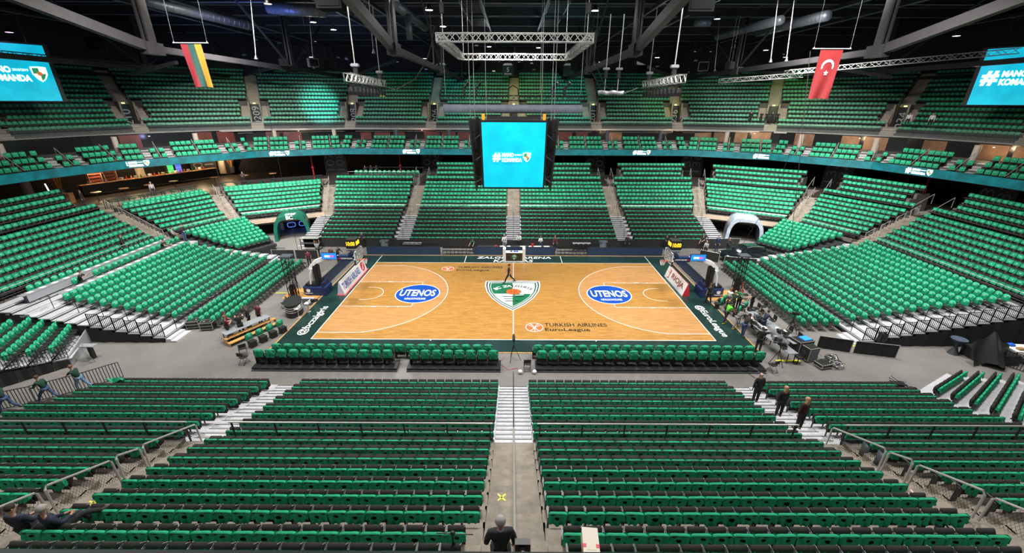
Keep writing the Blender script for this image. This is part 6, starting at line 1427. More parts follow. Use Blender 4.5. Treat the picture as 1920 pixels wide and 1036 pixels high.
tag(b.build('cable_pile'), 'heap of coiled black and silver cables by the road cases', 'cables', kind='stuff')
for i, (a, c) in enumerate((((20.2, -8.5), (21.9, -9.2)), ((22.0, -9.2), (24.6, -9.4)), ((17.6, 11.0), (21.0, 10.2)))):
    pass
def curtain_barrier(name, label, a, c, h, m=CURT):
    t = thing(name, label, 'barrier', (0, 0, 0), group='black fabric barriers'); a, c = Vector((*a, 0)), Vector((*c, 0)); n = max(6, int((c-a).length/.18)); b = MB(); nn = Vector((-(c-a).y, (c-a).x, 0)).normalized()
    for i in range(n): p, q = a.lerp(c, i/n)+nn*.02*math.sin(i*2.1), a.lerp(c, (i+1)/n)+nn*.02*math.sin((i+1)*2.1); b.add([(p.x, p.y, .03), (q.x, q.y, .03), (q.x, q.y, h), (p.x, p.y, h)], [(0, 1, 2, 3)], m)
    b.build('cloth', t); b = MB(); b.tube([tuple(a)[:2]+(h,), tuple(c)[:2]+(h,)], .02, STEEL, 6); [b.tube([(p.x, p.y, 0), (p.x, p.y, h)], .025, STEEL, 6) for p in (a, c)]; b.build('frame', t)
curtain_barrier('fabric_barrier', 'black barrier beside the cable pile, nearer the cases', (20.4, -8.3), (22.2, -8.9), .95); curtain_barrier('fabric_barrier', 'black barrier right of the cable pile, farther right', (22.35, -8.95), (24.7, -9.5), .95)
curtain_barrier('fabric_barrier', 'black barrier behind the left basket, left one', (-25.1, 8.45), (-22.75, 8.45), 1.0); curtain_barrier('fabric_barrier', 'black barrier behind the left basket, right one', (-22.65, 8.45), (-20.3, 8.4), 1.0)
curtain_barrier('fabric_barrier', 'black barrier left of the parked car', (19.6, 9.05), (21.1, 7.9), 1.0); curtain_barrier('fabric_barrier', 'black barrier before the parked car', (21.2, 7.0), (24.0, 6.2), 1.05); curtain_barrier('fabric_barrier', 'black barrier at the foot of the far right aisle', (21.6, 12.3), (25.4, 12.4), 1.2)
b = MB(); b.box(20.0, 24.5, -8.1, -8.0, 0, .03, YEL); b.box(16.8, 18.3, -9.95, -9.8, 0, .05, YEL); tag(b.build('cable_ramp'), 'yellow cable ramps on the floor at right', 'cable ramp')
b = MB(); b.rbox(24.5, 24.9, -8.35, -7.95, .0, 1.1, BLACK, .05); b.tube([(24.7, -8.2, 1.1), (24.75, -8.3, 1.25)], .05, BLACK); tag(b.build('floor_speaker'), 'black floor speaker before the right platform curtain', 'speaker')
t = thing('cocktail_table', 'tall round table in a black cloth, right of the court', 'table', (29.0, -8.9, 0)); b = MB(); b.lathe([(.001, 1.1), (.42, 1.1), (.42, 1.06), (.12, .75), (.1, .5), (.3, 0), (.001, 0)], mat('table_cloth_navy', (.02, .025, .035), .7), 20); b.build('cloth', t); b = MB(); b.lathe([(.001, 1.12), (.43, 1.12), (.43, 1.1)], mat('table_top_slate', (.05, .07, .10), .5), 24); b.build('top', t)
t = thing('covered_equipment', 'equipment draped with a big black cloth at the right edge', 'equipment', (30.3, -9.1, 0)); b = MB()
b.grid(lambda u, v: ((-1.7+2.5*u)*(1-.15*v), -.8+.3*math.sin(u*8)*v-1.2*v*.6+.0, 2.2-.6*abs(u-.45)*2*1.6-1.7*v+.12*math.sin(u*15+v*4)), 20, 10, mat('black_tarp', (.02, .022, .022), .45)); b.build('black_cloth', t)
b = MB(); b.box(-.8, 1.4, -1.2, .3, 0, .7, BLACK); b.build('base', t)
table('work_table', 'white work table with papers at the right edge', (33.2, -9.8, 0), -.1, 3.4, 1.0, .95, WHITE, BLACKM)
for i, (x, y, m) in enumerate(((31.9, -9.9, mat('paper_brown', (.30, .17, .07), .8)), (32.4, -10.1, WHITE), (33, -9.7, WHITE), (31.8, -9.4, BL))): b = MB(); b.rbox(x-.22, x+.22, y-.15, y+.15, .96, 1.08, m, .04); tag(b.build('packet'), '%s packet on the work table at the right edge' % ('brown', 'crumpled white', 'flat white', 'blue')[i], 'packet', 'packets on the work table')
def barrier(name, label, a, c, z, h=1.05, m=BLACKM, grp='crowd barriers'):
    b = MB(); picket(b, (*a, 0), (*c, 0), z, h, m, .13, .012); tag(b.build(name), label, 'barrier', grp)
for i, (a, c, z) in enumerate((((-27.6, -15.0), (-26.0, -14.2), 0), ((-26.0, -14.15), (-24.6, -13.2), 0), ((-24.6, -13.2), (-23.2, -11.9), 0), ((30.4, -9.6), (31.6, -11.4), 0), ((31.7, -11.4), (33.6, -12.0), 0), ((-26.9, 7.2), (-25.5, 8.3), 0), ((-25.3, 8.9), (-23.9, 8.9), 0), ((26.4, 8.4), (28.3, 6.4), 0), ((-18.8, 3.4), (-18.4, 5.2), 0))): barrier('crowd_barrier', 'black metal crowd barrier, %s' % ('left edge below the stand, nearest', 'left edge, second', 'left edge, ending at the floor', 'right edge by the covered equipment', 'right edge beyond it', 'before the left corner platforms', 'left of the fabric barriers', 'right of the parked car', 'behind the left basket')[i], a, c, z, m=STEEL if i == 8 else BLACKM)
b = MB(); b.grid(lambda u, v: (-27.2+.9*u, -10.0+.7*math.cos(u*3)*v*.5-.3, .05+.95*v+.06*math.sin(u*12)), 14, 5, mat('clear_film', (.45, .47, .5), .2, alpha=.5)); b.box(-27.3, -26.4, -10.1, -9.7, .9, .95, GREY); b.box(-26.9, -26.7, -10, -9.8, 0, .9, BLACK); tag(b.build('wrapped_stand'), 'small stand wrapped in clear film beside the grey panel', 'stand')
t = thing('equipment_cart', 'black two shelf cart at the foot of the far left stairs', 'cart', (-22.4, 11.6, 0)); b = MB(); [b.box(-1.0, 1.0, -.4, .4, z, z+.06, m) for z, m in ((.15, STEEL), (.75, DKGREY), (1.3, STEEL))]; b.box(-1, 1, .36, .4, .15, 1.3, BLACK); b.build('shelves', t); b = MB(); [b.box(x-.03, x+.03, y-.03, y+.03, 0, 1.3, BLACKM) for x in (-.97, .97) for y in (-.37, .37)]; b.build('posts', t)
# tunnels
def tunnel(name, label, x, y, rz, m, m2=None):
    t = thing(name, label, 'tunnel', (x, y, 0), rz); b = MB()
    def sec(u, v, ro):  # u around arch, v along depth (+y)
        a = PI*u; k = .55; X = -math.cos(a); Z = math.sin(a); X = (abs(X)**k)*(1 if X > 0 else -1); Z = Z**k if Z > 0 else 0
        return (X*(1.55+ro)*(1+.06*(1-Z)), 3.2*v+.03*math.sin(u*20), Z*(2.6+ro)+.04*math.sin(v*18+u*9))
    b.grid(lambda u, v: sec(u, v, .3), 22, 8, m); b.grid(lambda u, v: sec(1-u, v, -.05), 22, 8, m2 or m); b.grid(lambda u, v: sec(1-u, 0, .3-.35*v), 22, 1, m); b.build('cover', t, True)
    return t
t = tunnel('inflatable_tunnel', 'dark green inflatable player tunnel in the far left corner', -26.0, 14.8, .38, mat('inflatable_green', (.004, .085, .055), .45, noise=.3, nscale=2))
for i, (x, z, rr, tx) in enumerate(((0, 2.55, 0, 'BC'), (-1.72, 1.2, PI/2, 'Z'), (1.72, 1.5, -PI/2, 'K'))): text('lettering', tx, WHITE, t, (x, -.02 if i == 0 else .5, z+.2 if i == 0 else z), (PI/2 if i == 0 else PI/2, 0, 0 if i == 0 else rr), height=.45, bold=.03)
for i in range(4): b = MB(); b.add([(-.5+.28*i, .5, 2.93), (-.3+.28*i, .5, 2.93), (-.22+.28*i, 1.3+.2*(i % 2), 2.94), (-.42+.28*i, 1.3, 2.94)], [(0, 1, 2, 3)], WHITE); b.build('print_mark', t)
tunnel('covered_tunnel', 'pale grey fabric covered player tunnel in the far right corner', 26.9, 14.4, -.38, mat('grey_plastic_sheet', (.30, .34, .40), .35, noise=.25, nscale=2), mat('grey_sheet_inner', (.10, .11, .13), .6))
# corner openings under the far corner blocks: dark backing, neon digits
NEON = mat('digit_tube_grey', (.32, .34, .36), .5); NEONB = mat('digit_tube_blue', (.1, .25, 1), .5, emit=(.12, .28, 1), es=1.2)
for s in (-1, 1):
    S = SECS['left corner upper' if s < 0 else 'right corner upper']
    b = MB(); S.tread(b, 3.0, 3.2, 0, 2.2, DARK, -2); struct(b.build('wall_corner'), 'dark wall inside the %s corner opening' % ('left' if s < 0 else 'right'))
    for i in range(4 if s > 0 else 2):
        u = (1.6 if s > 0 else 5.6)+i*(1.35 if i < 2 else 2.2); b = MB()
        for zc in (.55, 1.35):
            pts = [(.45*(abs(math.cos(a))**.5)*(1 if math.cos(a) > 0 else -1), .28*(abs(math.sin(a))**.5)*(1 if math.sin(a) > 0 else -1)) for a in np.linspace(0, 2*PI, 25)]
            P = [Vector(S.pt(u+p[0], 2.9, zc+p[1])) for p in pts]; b.tube(P, .035, NEON if s > 0 else NEONB, 5)
        tag(b.build('wall_number'), 'tube outlined number on the dark wall in the far %s corner, %s' % ('right' if s > 0 else 'left', nth(i+1)), 'number', 'outlined wall numbers')
    A, B_ = Vector(S.pt(-.2, .1)), Vector(S.pt(-.2, 3.0))
    for q in (-.3, S.L+.3):
        b = MB(); x0 = Vector(S.pt(q, .0)); x1 = Vector(S.pt(q, 3.0)); b.hexa([(x0.x-.06, x0.y, 0), (x0.x+.06, x0.y, 0), (x1.x+.06, x1.y, 0), (x1.x-.06, x1.y, 0)], [(x0.x-.06, x0.y, 2.1), (x0.x+.06, x0.y, 2.1), (x1.x+.06, x1.y, 2.1), (x1.x-.06, x1.y, 2.1)], DARK); struct(b.build('wall_opening'), 'side wall of the corner opening')
b = MB(); S = SECS['left corner upper']; S2 = [S.pt(3.6, 2.85), S.pt(4.7, 2.85)]; b.add([(S2[0][0], S2[0][1], 0), (S2[1][0], S2[1][1], 0), (S2[1][0], S2[1][1], 2.1), (S2[0][0], S2[0][1], 2.1)], [(0, 1, 2, 3)], mat('wall_cream', (.45, .42, .22), .6)); struct(b.build('wall_cream'), 'cream lit wall strip in the left corner opening')
l = bpy.data.lights.new('blue_corner_light', 'POINT'); l.energy = 90; l.color = (.1, .2, 1); l.shadow_soft_size = .1; o = bpy.data.objects.new('blue_corner_light', l); COL.objects.link(o); o.location = (-28.2, 15.6, 1.2)
b = MB(); b.ell((-28.2, 15.6, .95), .1, .1, .1, NEONB, 10, 6); b.tube([(-28.2, 15.6, 0), (-28.2, 15.6, .9)], .02, BLACKM, 5); tag(b.build('stage_lamp'), 'small blue glowing lamp on a stand left of the green tunnel', 'lamp')
for x, y, e in ((26.9, 17.6, 60), (-26.5, 17.2, 30)): l = bpy.data.lights.new('corridor_lamp', 'POINT'); l.energy = e; l.color = (1, .9, .7); l.shadow_soft_size = .1; o = bpy.data.objects.new('corridor_lamp', l); COL.objects.link(o); o.location = (x, y, 2.2)
# parked car
t = thing('parked_car', 'glossy dark SUV parked behind the right basket', 'car', (23.9, 8.6, .02), math.radians(8))
CARP = mat('car_paint', (.012, .018, .022), .12, metal=.3); CARG = mat('car_glass', (.008, .01, .012), .05); TYRE = mat('tyre', (.015, .015, .015), .8)
# profile length 4.6 facing -x
prof = [(-2.3, .45), (-2.28, .75), (-2.15, .95), (-1.2, 1.08), (-.95, 1.12), (-.25, 1.58), (.2, 1.66), (1.3, 1.64), (1.95, 1.45), (2.2, 1.05), (2.3, .75), (2.28, .42)]
b = MB(); NS = 10
def carx(i, v):
    x, z = prof[i]; y = (v-.5)*1.84; e = abs(2*v-1); nar = max(0, (z-1.0))*.30; y *= (1-nar*.55) if True else 1
    return (x*(1-.05*e**4), y, z-.07*e**4*(1 if z > .9 else 0))
b.add([carx(i, j/NS) for i in range(len(prof)) for j in range(NS+1)], [(i*(NS+1)+j, i*(NS+1)+j+1, (i+1)*(NS+1)+j+1, (i+1)*(NS+1)+j) for i in range(len(prof)-1) for j in range(NS)], CARP)
for e in (0, NS):
    side = [carx(i, e/NS) for i in range(len(prof))]+[(2.2, (e/NS-.5)*1.84, .3), (-2.2, (e/NS-.5)*1.84, .3)]; b.add(side, [tuple(range(len(side)))], CARP)
b.build('body', t, True)
for sy in (-1, 1):
    b = MB(); y = sy*.905
    b.add([(-.85, sy*.915, 1.08), (1.85, sy*.915, 1.12), (1.7, sy*.845, 1.42), (.2, sy*.80, 1.58), (-.2, sy*.81, 1.52)], [(0, 1, 2, 3, 4) if sy < 0 else (4, 3, 2, 1, 0)], CARG); b.build('side_window', t)
    b = MB(); b.tube([(-.3, sy*.78, 1.66), (.3, sy*.76, 1.73), (1.6, sy*.76, 1.66)], .02, STEEL, 5); b.build('roof_rail', t)
    for wx in (-1.45, 1.4):
        b = MB(); b.T = Mt((wx, sy*.88, .36), (PI/2, 0, 0)); b.lathe([(.001, -.11), (.36, -.11), (.36, .11), (.001, .11)], TYRE, 20); b.lathe([(.001, -.12), (.22, -.12), (.22, .12), (.001, .12)], STEEL, 12); b.build('wheel', t)
    b = MB(); b.ell((-2.12, sy*.62, .80), .13, .22, .08, WHITE, 10, 5); b.build('headlight', t)
    b = MB(); b.ell((-.75, sy*1.0, 1.12), .1, .1, .07, CARP, 8, 5); b.build('mirror', t)
b = MB(); b.add([(-.98, -.72, 1.125), (-.98, .72, 1.125), (-.28, .62, 1.585), (-.28, -.62, 1.585)], [(0, 3, 2, 1)], CARG); b.build('windscreen', t)
b = MB(); b.add([(-.1, -.5, 1.672), (-.1, .5, 1.672), (1.1, .5, 1.69), (1.1, -.5, 1.69)], [(3, 2, 1, 0)][::1], CARG); b.build('sunroof', t)
# white lattice box boom and broadcast camera in the foreground
b = MB(); b.T = Matrix.Translation((1.55, -27.2, 6.65)) @ Matrix.Rotation(-.08, 4, 'Z'); b.box(-.17, .17, -1.6, 1.0, -.32, .0, mat('boom_beige', (.55, .50, .42), .6)); b.box(-.172, .172, .55, .63, -.3, .003, RED); b.box(-.10, .10, .5, .68, -.0, .004, mat('boom_beige', (.55, .50, .42), .6))
for y_ in (-1.2, .7): b.box(-.05, .05, y_-.05, y_+.05, -1.75, -.3, STEEL)
tag(b.build('camera_boom'), 'beige camera boom end with red tape marks at the bottom edge', 'camera crane')
t = thing('broadcast_camera', 'broadcast camera with blue cover beside the man at the bottom edge', 'camera', (.13, -28.1, 6.6))
b = MB(); tripod(b, 0, 0, 1.05, .5); b.build('tripod', t); b = MB(); b.rbox(-.16, .16, -.25, .3, 1.05, 1.32, BLACK, .04); b.build('body', t)
b = MB(); b.rbox(-.17, .17, -.36, -.18, 1.10, 1.30, mat('cover_teal_blue', (.01, .12, .19), .6), .03); b.box(-.13, .13, -.372, -.362, 1.02, 1.10, WHITE); b.build('blue_cover', t)
b = MB(); b.tube([(0, .3, 1.2), (0, .62, 1.2)], .09, BLACK, 14); b.build('lens', t); b = MB(); b.box(-.14, .14, .60, .72, 1.07, 1.35, BLACK); b.build('matte_box', t)
b = MB(); b.tube([(-.04, .1, 1.33), (-.07, .28, 1.42), (0, .38, 1.32)], .010, ORANGE, 5); b.tube([(.05, .1, 1.33), (.08, .28, 1.4), (.02, .38, 1.32)], .010, RED, 5); b.build('cable', t)
t = thing('boom_microphone', 'small black microphone on a stand before the nearest seats', 'microphone', (-1.35, -26.3, 5.6)); b = MB(); tripod(b, 0, 0, .95, .3); b.build('stand', t); b = MB(); b.tube([(-.35, 0, .98), (.45, 0, .94)], .015, BLACK, 6); b.ell((0, 0, .98), .06, .05, .05, BLACK, 10, 6); b.build('head', t)
# tape crosses
for i, (x, y, z, m, rz) in enumerate(((-12.6, -23.6, 4.085, YEL, .5), (-.38, -23.2, 3.74, YEL, 0), (12.75, -22.85, 3.565, mat('tape_pink_white', (.75, .45, .48), .6), .6))):
    zz = {0: FZ[5], 1: FZ[4]+.175, 2: FZ[4]}[i]; b = MB(); [b.__setattr__('T', Mt((x, y, zz+.006), (0, 0, rz+q))) or b.box(-.17, .17, -.025, .025, 0, .004, m) for q in (PI/4, -PI/4)]; tag(b.build('tape_cross'), '%s tape cross on the %s concrete stairs' % (('yellow', 'yellow', 'pinkish white')[i], ('left', 'centre', 'right')[i]), 'tape mark', 'tape crosses')
# ---------------- handrails of the bowl ----------------
def fl(y): return 2.15+(abs(y)-19.2)*.449
for s, nm in ((-1, 'left'), (1, 'right')):
    for i, (ya, yb) in enumerate(((-19.1, -21.35), (-21.45, -22.25), (-22.38, -24.15), (-24.3, -26.0))):
        t = thing('aisle_handrail', 'steel loop handrail with mesh in the near %s aisle, %s from the court' % (nm, nth(i+1)), 'handrail', (0, 0, 0), group='near aisle handrails'); x = s*13.0
        za, zb = fl(ya), fl(yb); b = MB(); b.tube([(x, ya, za), (x, ya-.02, za+.85), (x, ya-.08, za+.95), (x, yb+.08, zb+.95), (x, yb+.01, zb+.86), (x, yb, zb)], .034, STEEL, 8); b.build('rail', t)
        b = MB(); n = int(abs(yb-ya)/.085)
        for k in range(n+1):
            for d_ in (1, -1):
                y0 = ya+(yb-ya)*k/n; y1 = y0-.42*d_; p0 = [y0, fl(y0)+.08]; p1 = [y1, fl(y1)+.88]
                lo_, hi_ = min(ya, yb), max(ya, yb)
                if p1[0] < lo_: q = (lo_-y0)/(y1-y0) if y1 != y0 else 0; p1 = [lo_, p0[1]+(p1[1]-p0[1])*q]
                if p1[0] > hi_: q = (hi_-y0)/(y1-y0) if y1 != y0 else 0; p1 = [hi_, p0[1]+(p1[1]-p0[1])*q]
                b.beam((x, p0[0], p0[1]), (x, p1[0]+.001, p1[1]), .005, .005, BLACKM)
        b.build('mesh', t)
t = thing('centre_handrail', 'long handrail down the middle of the near centre aisle', 'handrail', (0, 0, 0)); b = MB(); b.tube([(0, -12.5, .1), (0, -12.5, .95), (0, -19.3, 3.05)], .022, BLACKM, 6)
for y in (-13.8, -15.4, -17, -18.6): zz = .1+(abs(y)-12.5)*.32; b.tube([(0, y, zz), (0, y, zz+.9)], .02, BLACKM, 6)
b.build('lower_rail', t); b = MB(); b.tube([(0, -19.5, 2.3), (0, -19.5, 3.25), (0, -26.2, 6.25), (0, -26.2, 5.3)], .034, STEEL, 8)
for y in (-21, -22.6, -24.2): b.tube([(0, y, fl(y)), (0, y, fl(y)+.95)], .025, STEEL, 6)
b.build('upper_rail', t)
for i, (a, c) in enumerate(((-23.2, -13.15), (-11.45, -.85), (.95, 11.4), (13.3, 22.2))):
    t = thing('section_rail', 'horizontal steel rail between telescopic and concrete rows, near side, %s' % ('outer left', 'left', 'right', 'outer right')[i], 'railing', (0, 0, 0), group='near section rails'); b = MB(); b.tube([(a, -19.3, 3.3), (c, -19.3, 3.3)], .035, STEEL, 8); b.build('top_rail', t)
    for z in (3.05, 2.8, 2.55): b = MB(); b.tube([(a, -19.3, z), (c, -19.3, z)], .016, DKGREY, 5); b.build('bar', t)
    n = int((c-a)/1.6)
    for k in range(n+1): b = MB(); x = a+.1+(c-a-.2)*k/n; b.box(x-.02, x+.02, -19.33, -19.27, 2.3, 3.3, BLACKM); b.build('post', t)
for key, S in SECS.items():
    if key.startswith('near'): continue
    a, c = S.rng(.1); t = thing('section_rail', 'horizontal pale rail at the foot of the %s' % S.name, 'railing', (0, 0, 0), group='far section rails'); b = MB(); b.tube([S.pt(a-.2, .1, 3.28), S.pt(c+.2, .1, 3.28)], .026, STEEL, 6); b.build('top_rail', t)
    b = MB(); [b.tube([S.pt(a-.1, .1, z), S.pt(c+.1, .1, z)], .014, DKGREY, 4) for z in (3.0, 2.7)]; b.build('bars', t)
    b = MB(); n = max(2, int((c-a)/1.8)); [b.tube([S.pt(a+(c-a)*k/n, .1, 2.3), S.pt(a+(c-a)*k/n, .1, 3.28)], .018, BLACKM, 4) for k in range(n+1)]; b.build('posts', t)
for nm, P, d, k in AISLES[:9]:
    T = aisle_T(P, d); long = nm in ('left side',)
    if long: segs = [(0.2, 6.2)]
    else: segs = [(.3+1.55*i, 1.2+1.55*i) for i in range(4)]
    for i, (a, c) in enumerate(segs):
        b = MB(); b.T = T; za, zc = 2.3+.449*a, 2.3+.449*c; b.tube([(0, a*k, za-.1), (0, a*k, za+.9), (0, c*k, zc+.9), (0, c*k, zc)], .028, STEEL, 6)
        if long: [b.tube([(0, y*k, 2.3+.449*y), (0, y*k, 3.2+.449*y)], .02, STEEL, 5) for y in (1.6, 3.2, 4.8)]
        tag(b.build('stair_handrail'), 'steel stair handrail in the %s aisle, %s from the court' % (nm, nth(i+1)), 'handrail', 'far aisle handrails')
    if nm.startswith('far') and nm != 'far right' or nm == 'far right':
        b = MB(); b.T = T
        for y in (-1.2, -3.0, -4.8): zz = .2+(6.6+y)*.32; b.tube([(0, y, zz), (0, y, zz+.85), (0, y-.5, zz+.7), (0, y-.5, zz-.1)], .02, BLACKM, 5)
        if abs(P.x) < 24: tag(b.build('stair_handrail'), 'black handrails on the aluminium stairs, %s aisle' % nm, 'handrail', 'black far stair handrails')
    if nm not in ('left side', 'left corner', 'far left'):
        for sg in (-1, 1):
            b = MB(); b.T = T
            for j in range(2): z = 4.6+.32*(j+1); b.box(*sorted((sg*.95, sg*1.95)), 6.35+.5*j, 7.4, z-.3, z, ALU)
            tag(b.build('white_steps'), 'pale block steps on the %s of the %s aisle top' % ('left' if sg < 0 else 'right', nm), 'steps', 'pale block steps')
            b = MB(); b.T = T; b.tube([(sg*.9, 6.3, 4.6), (sg*.9, 6.3, 5.5), (sg*.9, 8.6, 6.7), (sg*.9, 8.6, 5.7)], .028, STEEL, 6); tag(b.build('stair_handrail'), 'sloping rail on the %s at the top of the %s aisle' % ('left' if sg < 0 else 'right', nm), 'handrail', 'top stair handrails')
# portal numbers on the dark wall under the balcony
NUMG = mat('wall_number_grey', (.16, .18, .19), .6)
for nm, tx in (('far left', '107 108'), ('far left middle', '105 106'), ('far right middle', '101 102'), ('far right', '135 136'), ('right corner', '133 134'), ('right side', '131 132'), ('left corner', '109 110')):
    P, d, k = [(p, q, r_) for n_, p, q, r_ in AISLES if n_ == nm][0]; T = aisle_T(P, d)
    if nm == 'left corner': T = T @ Mt((3.2, 6.4, 0))
    b = MB(); b.T = T; b.box(-1.6, 1.6, 15.6, 15.75, 4.6, 8.25, mat('panel_number_dark', (.02, .023, .026), .5)); struct(b.build('wall_portal'), 'dark portal panel behind the %s aisle' % nm)
    for j, q in enumerate(tx.split()):
        me = text_mesh(q, width=2.7, height=1.15, extrude=.01, bold=-.004); me.materials.clear(); me.materials.append(NUMG); o = link('wall_number', me); o.matrix_world = T @ Mt((-.75+1.4*j, 15.55, 6.6), (PI/2, 0, 0)) @ Mt((0, 0, 0), (0, 0, PI/2)); tag(o, 'tall grey number %s, %s on the panel behind the %s aisle' % (q, ('left', 'right')[j], nm), 'number', 'turned wall numbers')
# red columns signs
for i, (x, y) in enumerate(((-29.5, 30.3), (-17.2, 32.5), (-.1+7.8, 33.5), (21.5, 32.5), (44.5, 13))):
    b = MB(); b.box(x-.08, x+.08, y-.08, y+.08, 4.6, 8.2, mat('red_pole', (.30, .02, .02), .5)); b.lathe([(.001, 0), (.28, 0), (.001, .05)], RED, 12, (x, y-.1, 6.2)); tag(b.build('red_post'), 'dark red post with round sign under the balcony, %s from the left' % nth(i+1), 'post', 'red posts under the balcony')
# far left platform: individual chairs on the rail, table
for i in range(14):
    x = -22.0+.66*i*1.0; t = tag(link('platform_chair', CHL, None, (x, 27.1, 5.45), PI), 'black chair on the far left platform, %s from the left' % nth(i+1), 'chair', 'platform chairs'); tag(link('platform_cover', CVS[i % 8], None, (x, 27.1, 5.45), PI), 'green cover on the platform chair, %s from the left' % nth(i+1), 'cover', 'platform chair covers')
b = MB(); b.box(-23.1, -13.0, 26.0, 30.5, 4.6, 5.45, CONCD); struct(b.build('floor_platform'), 'raised viewing platform, far left block')
b = MB(); b.tube([(-22.9, 26.4, 6.25), (-13.1, 26.4, 6.25)], .03, STEEL, 6); [b.tube([(x, 26.4, 5.4), (x, 26.4, 6.25)], .018, STEEL, 4) for x in np.linspace(-22.9, -13.1, 7)]; tag(b.build('platform_rail'), 'pale rail before the platform chairs, far left block', 'railing')
table('dark_table', 'long dark table behind the platform chairs, far left', (-17.2, 29.4, 5.45), 0, 8.5, .8, 1.0, BLACK, BLACKM)
# ---------------- bar in the left corner concourse ----------------
GOLD = mat('dried_reed', (.30, .16, .05), .8, noise=.5, nscale=20); WARM = mat('bar_top_wood', (.42, .22, .10), .4)
S = SECS['left corner lower']; S2 = SECS['left corner upper']
P0, P1 = Vector(S.pt(1.6, 18.0, 4.9)), Vector(S.pt(17.2, 18.0, 4.9)); d = (P1-P0).normalized(); n = S.n; L = (P1-P0).length; ar = math.atan2(d.y, d.x)
t = thing('bar_counter', 'long dark bar counter with lit wooden top under the left balcony', 'bar counter', tuple(P0), ar)
sgn = 1 if Vector((-d.y, d.x, 0)).dot(n) > 0 else -1
b = MB(); b.box(0, L, 0, .7, 0, 1.05, mat('bar_front_dark', (.03, .025, .025), .5)); b.build('front', t); b = MB(); b.box(-.1, L+.1, -.08, .78, 1.05, 1.12, WARM); b.build('top', t)
def onbar(u, v, z): q = P0+d*u+Vector((-d.y, d.x, 0))*v; return (q.x, q.y, q.z+z)
for i in range(26):
    u = 1.0+i*(L-2)/26; r_ = R_.random(); b = MB(); mm = (WHITE, RED, mat('bottle_amber', (.45, .18, .03), .3), STEEL, mat('bottle_green', (.02, .2, .05), .2), PLY)[i % 6]
    if i % 3: b.lathe([(.001, 0), (.07, 0), (.08, .22), (.03, .33), (.03, .42), (.001, .42)], mm, 8, onbar(u, .3, 1.12))
    else: b.lathe([(.001, 0), (.2, 0), (.22, .28), (.001, .34)], mm, 10, onbar(u, .35, 1.12))
    tag(b.build('bar_item'), '%s %s on the bar counter, %s from the left' % (('white', 'red', 'amber', 'steel', 'green', 'tan')[i % 6], 'bottle' if i % 3 else 'jar', nth(i+1)), 'bottle' if i % 3 else 'jar', 'things on the bar counter')
for i, u in enumerate((1.6, 3.1)):
    t = thing('display_cabinet', 'lit glass snack cabinet on the bar, %s' % ('left', 'right')[i], 'cabinet', onbar(u, .35, 1.12), ar, 'snack cabinets'); b = MB(); b.box(-.65, .65, -.25, .25, 0, .06, PLY); b.box(-.65, .65, -.25, .25, 1.5, 1.6, PLY); [b.box(x-.03, x+.03, y-.03, y+.03, 0, 1.5, PLY) for x in (-.62, .62) for y in (-.22, .22)]; b.build('frame', t); b = MB(); [b.box(-.58, .58, -.2, .2, z, z+.22, mat('snack_red_brown', (.35, .08, .05), .6)) for z in (.2, .6, 1.0)]; b.build('shelf_goods', t)
for i, (u, c) in enumerate(((10.2, (.02, .5, .15)), (11.2, (.05, .12, .7)))):
    t = thing('drinks_fridge', 'lit %s drinks fridge behind the bar' % ('green', 'blue')[i], 'fridge', onbar(u, 1.3, 0), ar, 'drinks fridges'); b = MB(); b.box(-.42, .42, -.3, .3, 0, 2.35, BLACK); b.build('body', t); b = MB(); b.box(-.36, .36, -.32, -.3, .5, 2.2, mat('fridge_glow_%d' % i, c, .4, emit=c, es=.9)); b.build('door', t); b = MB(); [b.box(-.36, .36, -.33, -.32, z, z+.03, WHITE) for z in (.9, 1.3, 1.7)]; b.build('shelves', t)
for i, u in enumerate((-4.0, 6.8, 17.4)):
    q = onbar(u, 1.45, 0); b = MB(); b.lathe([(.45, 0), (.45, 3.3)], COLM, 18, q); struct(b.build('wall_column'), 'round plaster column behind the bar')
for i, (u, v) in enumerate(((-1.6, 1.0), (18.6, .9), (20.2, 1.2), (23.2, 1.0), (27.0, -1.0))):
    t = thing('reed_planter', 'tall planter of dried golden reeds, %s from the left' % nth(i+1), 'plant', onbar(u, v, 0), 0, 'dried reed planters'); b = MB(); b.lathe([(.001, 0), (.35, 0), (.45, .9), (.4, .92), (.001, .8)], DKGREY, 12); b.build('pot', t); b = MB(); rr = random.Random(i)
    for k in range(70): a = rr.uniform(0, 6.28); w = rr.uniform(.1, .75); b.beam((.2*math.cos(a), .2*math.sin(a), .85), (w*math.cos(a), w*math.sin(a), rr.uniform(2.3, 3.3)), .05, .05, GOLD)
    b.build('reeds', t)
for i, (u, e) in enumerate(((1.5, 140), (5.0, 120), (9, 120), (13, 120), (17, 160), (21, 120))):
    q = onbar(u, .0, 2.85); l = bpy.data.lights.new('bar_lamp', 'POINT'); l.energy = e*2.6; l.color = (1, .68, .36); l.shadow_soft_size = .06; o = bpy.data.objects.new('bar_lamp', l); COL.objects.link(o); o.location = (q[0], q[1], q[2]-.1)
    b = MB(); b.lathe([(.001, .08), (.06, .08), (.08, 0), (.001, 0)], WHITEE, 10, q); tag(b.build('bar_downlight'), 'small warm ceiling light over the bar, %s from the left' % nth(i+1), 'lamp', 'bar ceiling lights')
